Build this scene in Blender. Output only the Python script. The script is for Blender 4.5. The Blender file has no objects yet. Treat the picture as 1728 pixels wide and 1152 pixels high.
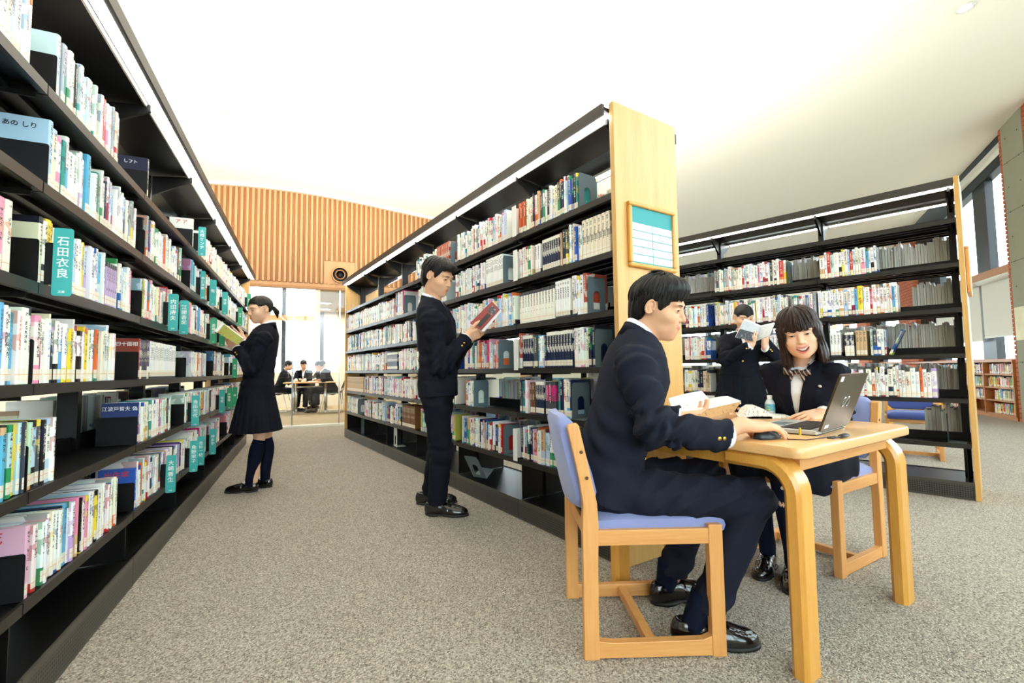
import bpy, math, random, os
import numpy as np
from mathutils import Vector, Matrix
random.seed(7); np.random.seed(7)
sc = bpy.context.scene
COL = sc.collection
# ------------------------------------------------------------------ camera
FPX, PITCH, ROLL, CAMH = 779.02, 0.0596459, -0.0130586, 0.95
_f = np.array([0, math.cos(PITCH), math.sin(PITCH)]); _r = np.array([1., 0, 0]); _u = np.cross(_r, _f)
RT = math.cos(ROLL)*_r + math.sin(ROLL)*_u
UP = -math.sin(ROLL)*_r + math.cos(ROLL)*_u
CAM = np.array([0, 0, CAMH])
cam_d = bpy.data.cameras.new('camera'); cam = bpy.data.objects.new('camera', cam_d); COL.objects.link(cam)
cam_d.sensor_width = 36; cam_d.lens = 36*FPX/1728; cam_d.clip_start = 0.02; cam_d.clip_end = 300
cam.matrix_world = Matrix(((RT[0], UP[0], -_f[0], 0), (RT[1], UP[1], -_f[1], 0), (RT[2], UP[2], -_f[2], CAMH), (0, 0, 0, 1)))
sc.camera = cam
# ------------------------------------------------------------------ world, exposure
W = bpy.data.worlds.new('world'); sc.world = W; W.use_nodes = True
_bg = W.node_tree.nodes['Background']; _bg.inputs[0].default_value = (0.86, 0.94, 1.0, 1); _bg.inputs[1].default_value = 6.0
sc.view_settings.view_transform = 'Standard'; sc.view_settings.look = 'None'
sc.view_settings.exposure = 0.68; sc.view_settings.gamma = 1.0; sc.view_settings.use_curve_mapping = False
sc.cycles.max_bounces = 7; sc.cycles.diffuse_bounces = 4; sc.cycles.glossy_bounces = 3; sc.cycles.transparent_max_bounces = 10
sc.cycles.sample_clamp_indirect = 8; sc.cycles.use_denoising = True; sc.cycles.caustics_reflective = False; sc.cycles.caustics_refractive = False
FARLIGHT = 90.    # watts of each far room lamp
UPLIGHT = 26.     # watts per metre of the uplight troughs on the stacks
# ------------------------------------------------------------------ pixel geometry
def ray(x, y): return _f + RT*(x-864)/FPX - UP*(y-576)/FPX
def atz(x, y, z=0.): d = ray(x, y); return CAM + d*(z-CAMH)/d[2]
def px(P):
    d = np.array(P, float)-CAM; w = d@_f
    return (864+FPX*(d@RT)/w, 576-FPX*(d@UP)/w, w)
def atd(x, y, dist):   # point on the pixel's line at a given horizontal distance from the camera
    d = ray(x, y); return CAM + d*dist/math.hypot(d[0], d[1])
def aty(x, y, Y): d = ray(x, y); return CAM+d*(Y/d[1])   # point on the pixel line at depth Y
AL, AM, AR, AW = -.423668, -.581549, -.771743, 1.175358     # plan angles of the three stacks and of the far wall
def dirv(a): return np.array([math.sin(a), math.cos(a), 0.])
# ------------------------------------------------------------------ tagging helpers
def tag(o, label=None, cat=None, group=None, kind=None):
    if label: o['label'] = label
    if cat: o['category'] = cat
    if group: o['group'] = group
    if kind: o['kind'] = kind
    return o
def empty(name, loc, label=None, cat=None, group=None, kind=None):
    o = bpy.data.objects.new(name, None); COL.objects.link(o); o.location = tuple(loc); o.empty_display_size = .05
    return tag(o, label, cat, group, kind)
def link(name, me, parent=None, loc=(0, 0, 0)):
    o = bpy.data.objects.new(name, me); COL.objects.link(o); o.location = tuple(loc)
    if parent: o.parent = parent
    return o
# ------------------------------------------------------------------ mesh builder
class Frame:
    def __init__(s, o=(0, 0, 0), x=(1, 0, 0), y=(0, 1, 0), z=(0, 0, 1)):
        s.o, s.x, s.y, s.z = [np.array(v, float) for v in (o, x, y, z)]
    def w(s, a, b, c): return s.o + s.x*a + s.y*b + s.z*c
    def __call__(s, P): P = np.asarray(P, float); return s.o + P[..., 0:1]*s.x + P[..., 1:2]*s.y + P[..., 2:3]*s.z
ID = Frame()
class MB:
    def __init__(s, fr=None): s.v = []; s.f = []; s.m = []; s.fr = fr or ID
    def add(s, V, Fs, m=0):
        n = len(s.v); s.v += [tuple(p) for p in s.fr(np.array(V, float))]
        for q in Fs: s.f.append(tuple(i+n for i in q)); s.m.append(m)
        return s
    def box(s, x0, x1, y0, y1, z0, z1, m=0):
        V = [(x, y, z) for z in (z0, z1) for y in (y0, y1) for x in (x0, x1)]
        return s.add(V, [(0, 2, 3, 1), (4, 5, 7, 6), (0, 1, 5, 4), (2, 6, 7, 3), (0, 4, 6, 2), (1, 3, 7, 5)], m)
    def prism(s, poly, z0, z1, m=0, axis='z'):   # poly in 2D extruded; axis z: (x,y)->z ; axis y: (x,z)->y ; axis x: (y,z)->x
        n = len(poly)
        mk = {'z': lambda p, t: (p[0], p[1], t), 'y': lambda p, t: (p[0], t, p[1]), 'x': lambda p, t: (t, p[0], p[1])}[axis]
        V = [mk(p, z0) for p in poly]+[mk(p, z1) for p in poly]
        F = [tuple(range(n))[::-1], tuple(range(n, 2*n))]+[(i, (i+1) % n, n+(i+1) % n, n+i) for i in range(n)]
        return s.add(V, F, m)
    def loft(s, rings, m=0, cap=True, closed=True):
        n = len(rings[0]); V = [p for r in rings for p in r]; F = []
        for k in range(len(rings)-1):
            for i in range(n if closed else n-1):
                j = (i+1) % n; F.append((k*n+i, k*n+j, (k+1)*n+j, (k+1)*n+i))
        if cap: F += [tuple(range(n))[::-1], tuple(range((len(rings)-1)*n, len(rings)*n))]
        return s.add(V, F, m)
    def tube(s, pts, r, n=8, m=0, cap=True, flat=1.0):
        pts = [np.array(p, float) for p in pts]; rings = []
        rs = r if hasattr(r, '__len__') else [r]*len(pts)
        up = None
        for i, p in enumerate(pts):
            t = pts[min(i+1, len(pts)-1)]-pts[max(i-1, 0)]; t /= (np.linalg.norm(t)+1e-12)
            if up is None:
                up = np.array([0, 0, 1.]) if abs(t[2]) < .9 else np.array([0, 1., 0])
            a = np.cross(up, t); a /= np.linalg.norm(a)+1e-12; b = np.cross(t, a); up = b
            rings.append([p+rs[i]*(math.cos(q)*a+flat*math.sin(q)*b) for q in [2*math.pi*k/n for k in range(n)]])
        return s.loft(rings, m, cap)
    def mesh(s, name, mats, smooth=False, org=(0, 0, 0)):
        me = bpy.data.meshes.new(name)
        V = np.array(s.v, float)-np.array(org, float)
        me.from_pydata(V.tolist(), [], s.f)
        for mm in (mats if isinstance(mats, (list, tuple)) else [mats]): me.materials.append(mm)
        if any(s.m): me.polygons.foreach_set('material_index', s.m)
        if smooth:
            me.polygons.foreach_set('use_smooth', [True]*len(s.f))
        me.update(); return me
    def build(s, name, mats, parent=None, smooth=False, loc=None, org=None, sharp=None, bevel=0):
        if loc is None: loc = (0, 0, 0)
        if org is None: org = np.array(parent.location) if parent else np.array(loc)
        me = s.mesh(name, mats, smooth, org)
        if sharp is not None and smooth: me.set_sharp_from_angle(angle=math.radians(sharp))
        o = link(name, me, parent, (0, 0, 0) if parent else loc)
        if bevel:
            b = o.modifiers.new('b', 'BEVEL'); b.width = bevel; b.segments = 2; b.limit_method = 'ANGLE'
        return o
def rrect(w, h, r, n=4, cx=0, cy=0):
    P = []
    for (sx, sy, a0) in ((1, 1, 0), (-1, 1, 90), (-1, -1, 180), (1, -1, 270)):
        for k in range(n+1):
            a = math.radians(a0+90*k/n); P.append((cx+sx*(w/2-r)+r*math.cos(a), cy+sy*(h/2-r)+r*math.sin(a)))
    return P
# ------------------------------------------------------------------ materials
def srgb(r, g, b):
    f = lambda c: (c/255/12.92) if c/255 <= .04045 else ((c/255+.055)/1.055)**2.4
    return (f(r), f(g), f(b), 1)
class NT:
    def __init__(s, m): s.t = m.node_tree; s.n = s.t.nodes; s.l = s.t.links
    def node(s, t, **k):
        n = s.n.new(t)
        for a, b in k.items(): setattr(n, a, b)
        return n
    def put(s, sock, v):
        if isinstance(v, bpy.types.NodeSocket): s.l.new(v, sock)
        elif v is not None: sock.default_value = v
    def math(s, op, a, b=None, c=None, clamp=False):
        n = s.node('ShaderNodeMath', operation=op); n.use_clamp = clamp
        for i, v in enumerate((a, b, c)):
            if v is not None: s.put(n.inputs[i], v)
        return n.outputs[0]
    def mix(s, f, a, b, blend='MIX'):
        n = s.node('ShaderNodeMix', data_type='RGBA', blend_type=blend)
        s.put(n.inputs[0], f); s.put(n.inputs[6], a); s.put(n.inputs[7], b); return n.outputs[2]
    def ramp(s, f, stops, interp='LINEAR'):
        n = s.node('ShaderNodeValToRGB'); e = n.color_ramp.elements; n.color_ramp.interpolation = interp
        while len(e) < len(stops): e.new(.5)
        for q, (p, c) in zip(e, stops): q.position = p; q.color = c
        s.put(n.inputs[0], f); return n.outputs[0]
    def noise(s, scale, detail=3, vec=None, rough=.5, col=False):
        n = s.node('ShaderNodeTexNoise'); n.inputs['Scale'].default_value = scale; n.inputs['Detail'].default_value = detail; n.inputs['Roughness'].default_value = rough
        if vec is not None: s.put(n.inputs['Vector'], vec)
        return n.outputs[1 if col else 0]
    def coord(s, k='Object', scale=None, rot=None):
        o = s.node('ShaderNodeTexCoord').outputs[k]
        if scale or rot:
            m = s.node('ShaderNodeMapping'); s.put(m.inputs[0], o)
            if scale: m.inputs['Scale'].default_value = scale
            if rot: m.inputs['Rotation'].default_value = rot
            o = m.outputs[0]
        return o
    def bump(s, h, strength=.3, dist=.01):
        n = s.node('ShaderNodeBump'); n.inputs['Strength'].default_value = strength; n.inputs['Distance'].default_value = dist
        s.put(n.inputs['Height'], h); return n.outputs[0]
def newmat(name):
    m = bpy.data.materials.new(name); m.use_nodes = True
    return m, NT(m), m.node_tree.nodes['Principled BSDF']
def mat(name, col, rough=.5, metal=0., spec=.5, emit=None, estr=0., bump=None, sheen=0., coat=0., vary=0.):
    m, t, p = newmat(name); p.inputs['Base Color'].default_value = col; p.inputs['Roughness'].default_value = rough
    p.inputs['Metallic'].default_value = metal; p.inputs['Specular IOR Level'].default_value = spec
    if emit: p.inputs['Emission Color'].default_value = emit; p.inputs['Emission Strength'].default_value = estr
    if sheen: p.inputs['Sheen Weight'].default_value = sheen; p.inputs['Sheen Roughness'].default_value = .5
    if coat: p.inputs['Coat Weight'].default_value = coat; p.inputs['Coat Roughness'].default_value = .12
    if bump: t.put(p.inputs['Normal'], t.bump(t.noise(bump[0], 3, t.coord('Object')), bump[1], bump[2]))
    if vary:
        n = t.noise(6, 3, t.coord('Object')); k = 1-vary
        t.put(p.inputs['Base Color'], t.mix(n, (col[0]*k, col[1]*k, col[2]*k, 1), (min(1, col[0]*(1+vary)), min(1, col[1]*(1+vary)), min(1, col[2]*(1+vary)), 1)))
    return m
def wood(name, c1, c2, axis='z', rough=.38, scale=1., ring=14., coat=.15):
    m, t, p = newmat(name)
    sx = {'z': (9, 9, .55), 'x': (.55, 9, 9), 'y': (9, .55, 9)}[axis]
    co = t.coord('Object', tuple(v*scale for v in sx))
    a = t.noise(2.2, 4, co, .6); b = t.noise(ring, 4, co, .7)
    f = t.math('ADD', t.math('MULTIPLY', a, .55), t.math('MULTIPLY', b, .45))
    t.put(p.inputs['Base Color'], t.ramp(f, [(.3, c1), (.7, c2)]))
    p.inputs['Roughness'].default_value = rough; p.inputs['Coat Weight'].default_value = coat; p.inputs['Coat Roughness'].default_value = .2
    t.put(p.inputs['Normal'], t.bump(b, .06, .002))
    return m
def glassmat(name, tint=(1, 1, 1, 1), refl=1.0):
    m = bpy.data.materials.new(name); m.use_nodes = True; t = NT(m)
    for n in list(t.n):
        if n.type != 'OUTPUT_MATERIAL': t.n.remove(n)
    out = t.n['Material Output']
    tr = t.node('ShaderNodeBsdfTransparent'); tr.inputs[0].default_value = tint
    gl = t.node('ShaderNodeBsdfGlossy'); gl.inputs['Roughness'].default_value = .01
    lw = t.node('ShaderNodeLayerWeight'); lw.inputs[0].default_value = .5
    fr = t.math('ADD', .03, t.math('MULTIPLY', t.math('POWER', lw.outputs['Facing'], 5.), .6))
    mx = t.node('ShaderNodeMixShader'); t.put(mx.inputs[0], t.math('MULTIPLY', fr, refl)); t.l.new(tr.outputs[0], mx.inputs[1]); t.l.new(gl.outputs[0], mx.inputs[2])
    t.l.new(mx.outputs[0], out.inputs[0]); return m
def carpet(name, c1, c2, c3):
    m, t, p = newmat(name); co = t.coord('Object')
    v = t.node('ShaderNodeTexVoronoi'); v.inputs['Scale'].default_value = 210; t.put(v.inputs['Vector'], co)
    n = t.noise(120, 3, co, .7); big = t.noise(1.3, 2, co)
    f = t.math('ADD', t.math('MULTIPLY', v.outputs['Color'], .5), t.math('MULTIPLY', n, .5))
    col = t.ramp(f, [(.28, c1), (.5, c2), (.72, c3)])
    t.put(p.inputs['Base Color'], t.mix(t.math('MULTIPLY', big, .18), col, c1))
    p.inputs['Roughness'].default_value = .95; p.inputs['Specular IOR Level'].default_value = .1; p.inputs['Sheen Weight'].default_value = .2
    t.put(p.inputs['Normal'], t.bump(t.math('SUBTRACT', n, v.outputs['Distance']), .7, .008))
    return m
M = {}
M['carpet'] = carpet('carpet', srgb(88, 79, 66), srgb(168, 156, 138), srgb(216, 207, 191))
M['carpet_tan'] = carpet('carpet_tan', srgb(150, 128, 92), srgb(190, 168, 128), srgb(215, 196, 158))
M['ceiling'] = mat('ceiling_paint', srgb(238, 234, 222), .9, spec=.2, bump=(60, .05, .004))
M['wall_beige'] = mat('wall_paint', srgb(214, 208, 188), .85, spec=.2, bump=(90, .05, .003))
M['oak'] = wood('oak', srgb(204, 152, 82), srgb(226, 182, 112), 'z')
M['oak_edge'] = wood('oak_edge', srgb(196, 130, 62), srgb(212, 150, 80), 'z')
M['beech'] = wood('beech', srgb(206, 140, 74), srgb(228, 170, 102), 'z', .4)
M['beech_x'] = wood('beech_x', srgb(206, 140, 74), srgb(228, 170, 102), 'x', .4)
M['honey'] = wood('honey_bentwood', srgb(204, 138, 52), srgb(226, 168, 76), 'z', .3, coat=.4)
M['tabletop'] = wood('table_veneer', srgb(216, 164, 104), srgb(232, 184, 126), 'x', .32, coat=.25)
M['slat'] = wood('slat_wood', srgb(196, 142, 92), srgb(214, 166, 116), 'z', .55)
M['slat_back'] = wood('slat_backing', srgb(176, 118, 68), srgb(192, 136, 84), 'z', .55)
M['case_wood'] = wood('bookcase_wood', srgb(168, 102, 48), srgb(190, 126, 66), 'x', .5)
M['black'] = mat('black_steel', srgb(13, 13, 13), .38, spec=.3)
M['black_plate'] = mat('black_plate', srgb(12, 12, 13), .5, spec=.25)
M['lip'] = mat('shelf_lip_steel', srgb(36, 32, 28), .4, .15)
M['fascia'] = mat('fascia_steel', srgb(58, 52, 45), .5, .2)
M['grey_steel'] = mat('grey_green_steel', srgb(96, 112, 116), .45, spec=.4)
M['white_steel'] = mat('white_steel', srgb(214, 214, 206), .5)
M['chrome'] = mat('chrome', srgb(200, 205, 210), .2, 1.)
M['lamp'] = mat('lamp_diffuser', (1, 1, 1, 1), .5, emit=(1, .98, .94, 1), estr=9.)
M['lamp_edge'] = mat('lamp_reflector', srgb(240, 238, 230), .3)
M['teal'] = mat('teal_plastic', srgb(64, 176, 172), .35)
M['green'] = mat('green_plastic', srgb(44, 158, 112), .35)
M['teal_board'] = mat('teal_board', srgb(30, 150, 152), .5)
M['white'] = mat('white_print', srgb(246, 246, 244), .6)
M['paper'] = mat('paper', srgb(240, 238, 230), .8)
M['glass'] = glassmat('clear_glass')
M['glass_tint'] = glassmat('window_glass', (.93, .97, .97, 1))
M['frame_dark'] = mat('window_frame_dark', srgb(58, 62, 68), .4, .3)
M['concrete'] = mat('concrete', srgb(150, 148, 128), .85, bump=(14, .25, .006), vary=.06)
M['brick'] = mat('brick_clay', srgb(176, 92, 54), .85, bump=(50, .4, .004), vary=.18)
M['mortar'] = mat('mortar', srgb(66, 54, 48), .9)
M['blue_fabric'] = mat('blue_violet_upholstery', srgb(134, 143, 190), .9, spec=.2, bump=(700, .35, .002), sheen=.3, vary=.04)
M['navy_fabric'] = mat('deep_blue_upholstery', srgb(72, 86, 146), .9, spec=.2, bump=(700, .35, .002), sheen=.2)
M['blind'] = mat('blind_fabric', srgb(226, 224, 214), .9, spec=.1)
M['rubber'] = mat('black_rubber', srgb(18, 18, 18), .6)
M['screw'] = mat('screw_dark', srgb(92, 60, 34), .4, .5)
# ================================================================== room shell
UW = dirv(AW)                                   # along the far wall, left to right
VW = np.array([-UW[1], UW[0], 0.])              # away from the camera, square to the far wall
def uv(u, v, z=0.): return UW*u + VW*v + np.array([0, 0, z])
VFAR = float(np.array([-3.931, 7.846, 0])@VW)   # far wall distance
UROOM = Frame((0, 0, 0), UW, VW)
def ceil_z(u, v):
    arch = .36*(1-np.exp(-.0463*(u+.7)**2/.36))
    return 4.12 + .2*(VFAR-np.clip(v, -1.5, 30)) - arch
floor = MB(UROOM).box(-6, 20, -5, VFAR, -.1, 0).build('floor', M['carpet']); tag(floor, kind='structure')
flo2 = MB(UROOM).box(-9, 3.2, VFAR+.12, 14.2, -.1, 0).build('floor_far_room', M['carpet_tan']); tag(flo2, kind='structure')
flo3 = MB(UROOM).box(3.2, 20, VFAR, 13, -.1, 0).build('floor_right_bay', M['carpet']); tag(flo3, kind='structure')
# ceiling: one smooth sloping vault
us = np.linspace(-6, 20, 131); vs = np.linspace(-5, 12.7, 90)
b = MB(UROOM); V = [(u, v, float(ceil_z(u, v))) for v in vs for u in us]; n = len(us)
_wo = np.array([8.546, 8.517, 0.]); _wn = np.array([.917, -.398, 0.])
_in = lambda k: float((UW*V[k][0]+VW*V[k][1]-_wo)@_wn) < .45
b.add(V, [(j*n+i, (j+1)*n+i, (j+1)*n+i+1, j*n+i+1) for j in range(len(vs)-1) for i in range(n-1) if all(_in(k) for k in (j*n+i, (j+1)*n+i+1))])
o = b.build('ceiling', M['ceiling'], smooth=True); tag(o, kind='structure')
# left wall and rear wall (behind the camera, with an unseen wide window added to let daylight in)
o = MB(UROOM).box(-6.1, -6, -5, VFAR, 0, 7.6).build('wall_left', M['wall_beige']); tag(o, kind='structure')
b = MB(UROOM); b.box(-6, -4, -5.1, -5, 0, 7.6).box(-4, 13, -5.1, -5, 0, .9).box(-4, 13, -5.1, -5, 4.6, 7.6).box(13, 20, -5.1, -5, 0, 7.6)
o = b.build('wall_rear', M['wall_beige']); tag(o, kind='structure')
w5 = empty('window_5', uv(4, -5), kind='structure'); MB(UROOM).box(-4, 13, -5.06, -5.05, .9, 4.6).build('pane', M['glass_tint'], w5)
for u in np.arange(-4, 13.1, 1.7): MB(UROOM).box(u-.05, u+.05, -5.1, -5, .9, 4.6).build('mullion', M['frame_dark'], w5)
# far wall above the glass: slatted timber
UH0, UH1, ZH = -6.0, 3.2, 2.44
Rp = Frame(uv(0, VFAR), UW, VW)
wb = MB(Rp)
uu = np.linspace(UH0, UH1, 40)
wb.loft([[(u, .02, ZH), (u, .12, ZH), (u, .12, float(ceil_z(u, VFAR))+.03), (u, .02, float(ceil_z(u, VFAR))+.03)] for u in uu])
wallb = wb.build('wall_back', M['slat_back']); tag(wallb, kind='structure')
UVENT = float(np.array(uv(0, 0)) @ UW)
ventP = None
_d = ray(574, 464); _t = (VFAR)/(_d@VW); ventP = CAM+_d*_t; UVENT = float(ventP@UW); ZVENT = float(ventP[2])
SP = .083
k = 0
for i in range(int((UH1-UH0)/SP)):
    u = UH0+SP*(i+.5); zt = float(ceil_z(u, VFAR))-.02
    z0 = ZH+.06 if abs(u-UVENT) > .27 else ZVENT+.24
    wd = .047
    b = MB(Rp); b.prism([(u-wd/2, .02), (u-wd/2+.006, -.035), (u+wd/2-.006, -.035), (u+wd/2, .02)], z0, zt)
    b.build('slat', M['slat'], wallb)
    if z0 > ZH+.1:
        MB(Rp).box(u-wd/2, u+wd/2, -.03, .02, ZH+.06, ZH+.1).build('slat', M['slat'], wallb)
b = MB(Rp).box(UH0, UH1, -.012, .02, ZH-.03, ZH+.055); b.build('wood_rail', M['slat'], wallb)
b = MB(Rp).box(UVENT-.27, UVENT+.27, -.012, .02, ZH+.05, ZVENT+.24); b.build('vent_board', M['slat'], wallb)
b = MB(Rp)
for i in range(40):
    u0, u1 = UH0+(UH1-UH0)*i/40, UH0+(UH1-UH0)*(i+1)/40
    z0, z1 = float(ceil_z(u0, VFAR)), float(ceil_z(u1, VFAR))
    b.loft([[(u0, -.06, z0-.035), (u0, .03, z0-.035), (u0, .03, z0+.02), (u0, -.06, z0+.02)], [(u1, -.06, z1-.035), (u1, .03, z1-.035), (u1, .03, z1+.02), (u1, -.06, z1+.02)]])
o = b.build('trim_1', M['ceiling']); tag(o, kind='structure')
# round air nozzle
ve = empty('air_vent', Rp.w(UVENT, -.02, ZVENT), 'round dark air nozzle set in the slatted timber wall', 'vent')
def ring(r0, r1, y0, y1, z=ZVENT, u=UVENT, n=28):
    b = MB(Rp); rings = []
    for (r, y) in ((r0, y0), (r1, y0), (r1, y1), (r0, y1)): rings.append([(u+r*math.cos(2*math.pi*q/n), y, z+r*math.sin(2*math.pi*q/n)) for q in range(n)])
    rings.append(rings[0]); return b.loft(rings, cap=False)
ring(.125, .15, -.05, -.01).build('outer_ring', M['slat'], ve, True)
ring(.085, .125, -.035, -.012).build('louvre_ring', M['black'], ve, True)
ring(.07, .085, -.06, -.012).build('inner_ring', M['slat_back'], ve, True)
ring(0.001, .07, -.02, -.014).build('throat', M['black'], ve, True)
# glass partition under the timber wall
gl = empty('window_1', uv(-1.5, VFAR), kind='structure')
_ug = lambda x: float((CAM+ray(x, 600)*(VFAR/(ray(x, 600)@VW)))@UW)
gu = [-6.0, -4.6, -3.3, _ug(410), _ug(494), _ug(573), 1.5, 2.5, 3.2]
for a0, a1 in zip(gu[:-1], gu[1:]):
    MB(Rp).box(a0+.004, a1-.004, .03, .042, .03, ZH-.03).build('pane', M['glass'], gl)
MB(Rp).box(-6, 3.2, -.03, .1, 0, .035).build('bottom_rail', M['white_steel'], gl)
MB(Rp).box(-6, 3.2, -.02, .09, ZH-.04, ZH).build('top_rail', M['slat_back'], gl)
for a0 in gu[1:-1]: MB(Rp).box(a0-.012, a0+.012, .02, .055, .03, ZH-.03).build('mullion', M['chrome'], gl)
# far room shell
VB = 14.0; ZC2 = 4.35
def u_at(x, y, v):
    d = ray(x, y); return float((CAM+d*(v/(d@VW)))@UW)
UR = u_at(531, 590, VB)
o = MB(UROOM).box(-9, 3.2, VFAR+.12, VB, ZC2, ZC2+.1).build('ceiling_far_room', M['wall_beige']); tag(o, kind='structure')
o = MB(UROOM).box(3.1, 3.2, VFAR, VB, 0, ZC2).build('wall_far_right', M['wall_beige']); tag(o, kind='structure')
o = MB(UROOM).box(-9.1, -9, VFAR, VB, 0, ZC2).build('wall_far_left', M['wall_beige']); tag(o, kind='structure')
b = MB(UROOM); b.box(-9, 3.2, VB, VB+.1, 0, .95).box(UR, 3.2, VB, VB+.1, .95, ZC2)
o = b.build('wall_far_back', M['wall_beige']); tag(o, kind='structure')
o = MB(UROOM).box(u_at(541, 520, 9.8), 3.1, 9.8, VB, 2.62, 2.7).build('ceiling_soffit', mat('soffit_board', srgb(170, 146, 100), .7)); tag(o, kind='structure')
w2 = empty('window_2', uv(-4, VB), kind='structure')
for x in (300, 390, 479, 543.5):
    u = u_at(x, 540, VB); MB(UROOM).box(u-.05, u+.05, VB-.02, VB+.06, .95, ZC2).build('mullion', M['frame_dark'], w2)
MB(UROOM).box(-9, UR, VB-.04, VB+.06, 2.36, 2.5).build('transom', M['slat'], w2)
MB(UROOM).box(-9, UR, VB+.02, VB+.03, .95, ZC2).build('pane', M['glass_tint'], w2)
ul = [u_at(x, 580, VB) for x in (300, 390, 479, 531)]
for i in range(3):
    o = MB(UROOM).box(ul[i]+.06, ul[i+1]-.06, VB-.07, VB-.064, 1.36, 2.36).build('roller_blind', M['blind'], loc=uv((ul[i]+ul[i+1])/2, VB-.07, 1.36))
    tag(o, ['pale roller blind in the glazed far room, mostly behind the left stack', 'pale roller blind in the glazed far room, behind the ponytail girl', 'pale roller blind in the glazed far room, beside the beige wall'][i], 'blind', 'blinds in the far room')
def far_light(u, v, z, label, watt):
    t = empty('downlight', uv(u, v, z), label, 'downlight', 'downlights in the far room'); n_ = 16
    c_ = lambda r, zz: [uv(u, v, zz)+A_(r*math.cos(2*math.pi*q/n_), r*math.sin(2*math.pi*q/n_)) for q in range(n_)]
    MB().loft([c_(.13, z), c_(.16, z-.02), c_(.12, z-.02)], cap=False).build('trim_ring', M['white_steel'], t, True)
    MB().loft([c_(.125, z-.012), c_(.12, z-.001)]).build('lamp', mat('far_lamp', (1, 1, 1, 1), .5, emit=(1, .96, .88, 1), estr=30), t)
    ld = bpy.data.lights.new('downlight', 'AREA'); ld.shape = 'DISK'; ld.size = .24; ld.energy = watt; ld.color = (1, .95, .86)
    lo = bpy.data.objects.new('downlight_bulb', ld); COL.objects.link(lo); lo.parent = t; lo.location = (0, 0, -.03)
A_ = lambda x, y: np.array([x, y, 0.])
for i, (u, v, z) in enumerate(((u_at(549, 540, 12.0), 12.0, 2.62), (u_at(549, 548, 13.2), 13.2, 2.62), (-2.6, 10.6, ZC2), (-4.6, 10.6, ZC2), (-2.6, 12.6, ZC2))):  # last three lamps are added out of view to brighten the far room
    far_light(u, v, z, ['recessed downlight in the far room soffit, nearer one', 'recessed downlight in the far room soffit, further one', 'added unseen lamp brightening the far room from above the folding table', 'added unseen lamp brightening the far room, behind the left stack', 'added unseen lamp brightening the far room, near the windows'][i], FARLIGHT*(.35 if z < 3 else 1))
# right bay beyond the third stack: window wall with piers
WO = np.array([8.546, 8.517, 0.]); WT = np.array([.398, .917, 0.]); WT /= np.linalg.norm(WT); WN = np.array([WT[1], -WT[0], 0.])
WF = Frame(WO, WT, WN)                            # (along, outwards, up)
WOUT, zs, ztr, TA, TB = .32, 1.0, 2.55, -14.0, 10.5
o = MB(WF).box(TA, TB, WOUT, WOUT+.15, -.02, zs).build('wall_right', M['wall_beige']); tag(o, kind='structure')
w3 = empty('window_3', WF.w(0, WOUT, 0), kind='structure')
for t_ in [.06+2.05*k for k in range(-7, 6)]:
    MB(WF).box(t_, t_+.45, WOUT+.0, WOUT+.12, zs, 6.4).build('mullion', M['frame_dark'], w3)
MB(WF).box(TA, TB, WOUT-.05, WOUT+.12, ztr-.1, ztr+.1).build('transom', M['case_wood'], w3)
MB(WF).box(TA, TB, WOUT-.06, WOUT+.14, zs-.03, zs+.02).build('sill', M['case_wood'], w3)
MB(WF).box(TA, TB, WOUT+.06, WOUT+.07, zs, 6.4).build('pane', M['glass_tint'], w3)
def cz_at(t_, out): Q = WF.w(t_, out, 0); return float(ceil_z(float(Q@UW), float(Q@VW)))
tt_ = np.linspace(-3.0, 5.0, 33)
MB(WF).loft([[(t_, WOUT-.02, cz_at(t_, WOUT)-.30), (t_, WOUT+.13, cz_at(t_, WOUT)-.30), (t_, WOUT+.13, cz_at(t_, WOUT)+.05), (t_, WOUT-.26, cz_at(t_, WOUT-.26)+.03), (t_, WOUT-.26, cz_at(t_, WOUT-.26)-.02)] for t_ in tt_]).build('head_box', M['black'], w3)
VE = 12.6
o = MB(UROOM).box(3.2, 20, VE, VE+.1, -.02, zs).build('wall_bay_end', M['wall_beige']); tag(o, kind='structure')
w4 = empty('window_4', uv(9, VE), kind='structure')
for u in np.arange(3.3, 20, 1.6): MB(UROOM).box(u, u+.16, VE-.02, VE+.1, zs, 4.6).build('mullion', M['frame_dark'], w4)
MB(UROOM).box(3.2, 20, VE+.03, VE+.04, zs, 4.6).build('pane', M['glass_tint'], w4)
MB(UROOM).box(3.2, 20, VE-.03, VE+.08, ztr-.1, ztr+.1).build('transom', M['case_wood'], w4)
def rblind(t0, t1, z0, z1, label, group='roller blinds on the tall windows'):
    t = empty('roller_blind', WF.w((t0+t1)/2, WOUT-.1, z1), label, 'blind', group)
    if z1-z0 > .15: MB(WF).box(t0, t1, WOUT-.085, WOUT-.08, z0, z1).build('cloth', M['blind'], t)
    b = MB(WF); b.tube([(t0, WOUT-.11, z1+.02), (t1, WOUT-.11, z1+.02)], .05, 12); b.build('roller', M['blind'], t, True)
    MB(WF).box(t0, t1, WOUT-.09, WOUT-.075, z0-.025, z0).build('bottom_bar', M['white_steel'], t)
rblind(-1.1, .22, 1.43, 2.42, 'white roller blind half lowered beside the brick and concrete pier')
rblind(.3, 2.2, 1.38, 2.42, 'white roller blind half lowered behind the third stack end panel')
t = empty('roller_blind', WF.w(-.2, WOUT-.16, cz_at(-.2, .2)-.12), 'rolled-up blind under the ceiling above the tall window', 'blind', 'roller blinds on the tall windows')
pa, pb = (-1.12, WOUT-.16, cz_at(-1.12, WOUT-.16)-.10), (.95, WOUT-.16, cz_at(.95, WOUT-.16)-.10)
MB(WF).tube([pa, pb], .055, 14).build('roller', M['blind'], t, True); 
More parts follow.
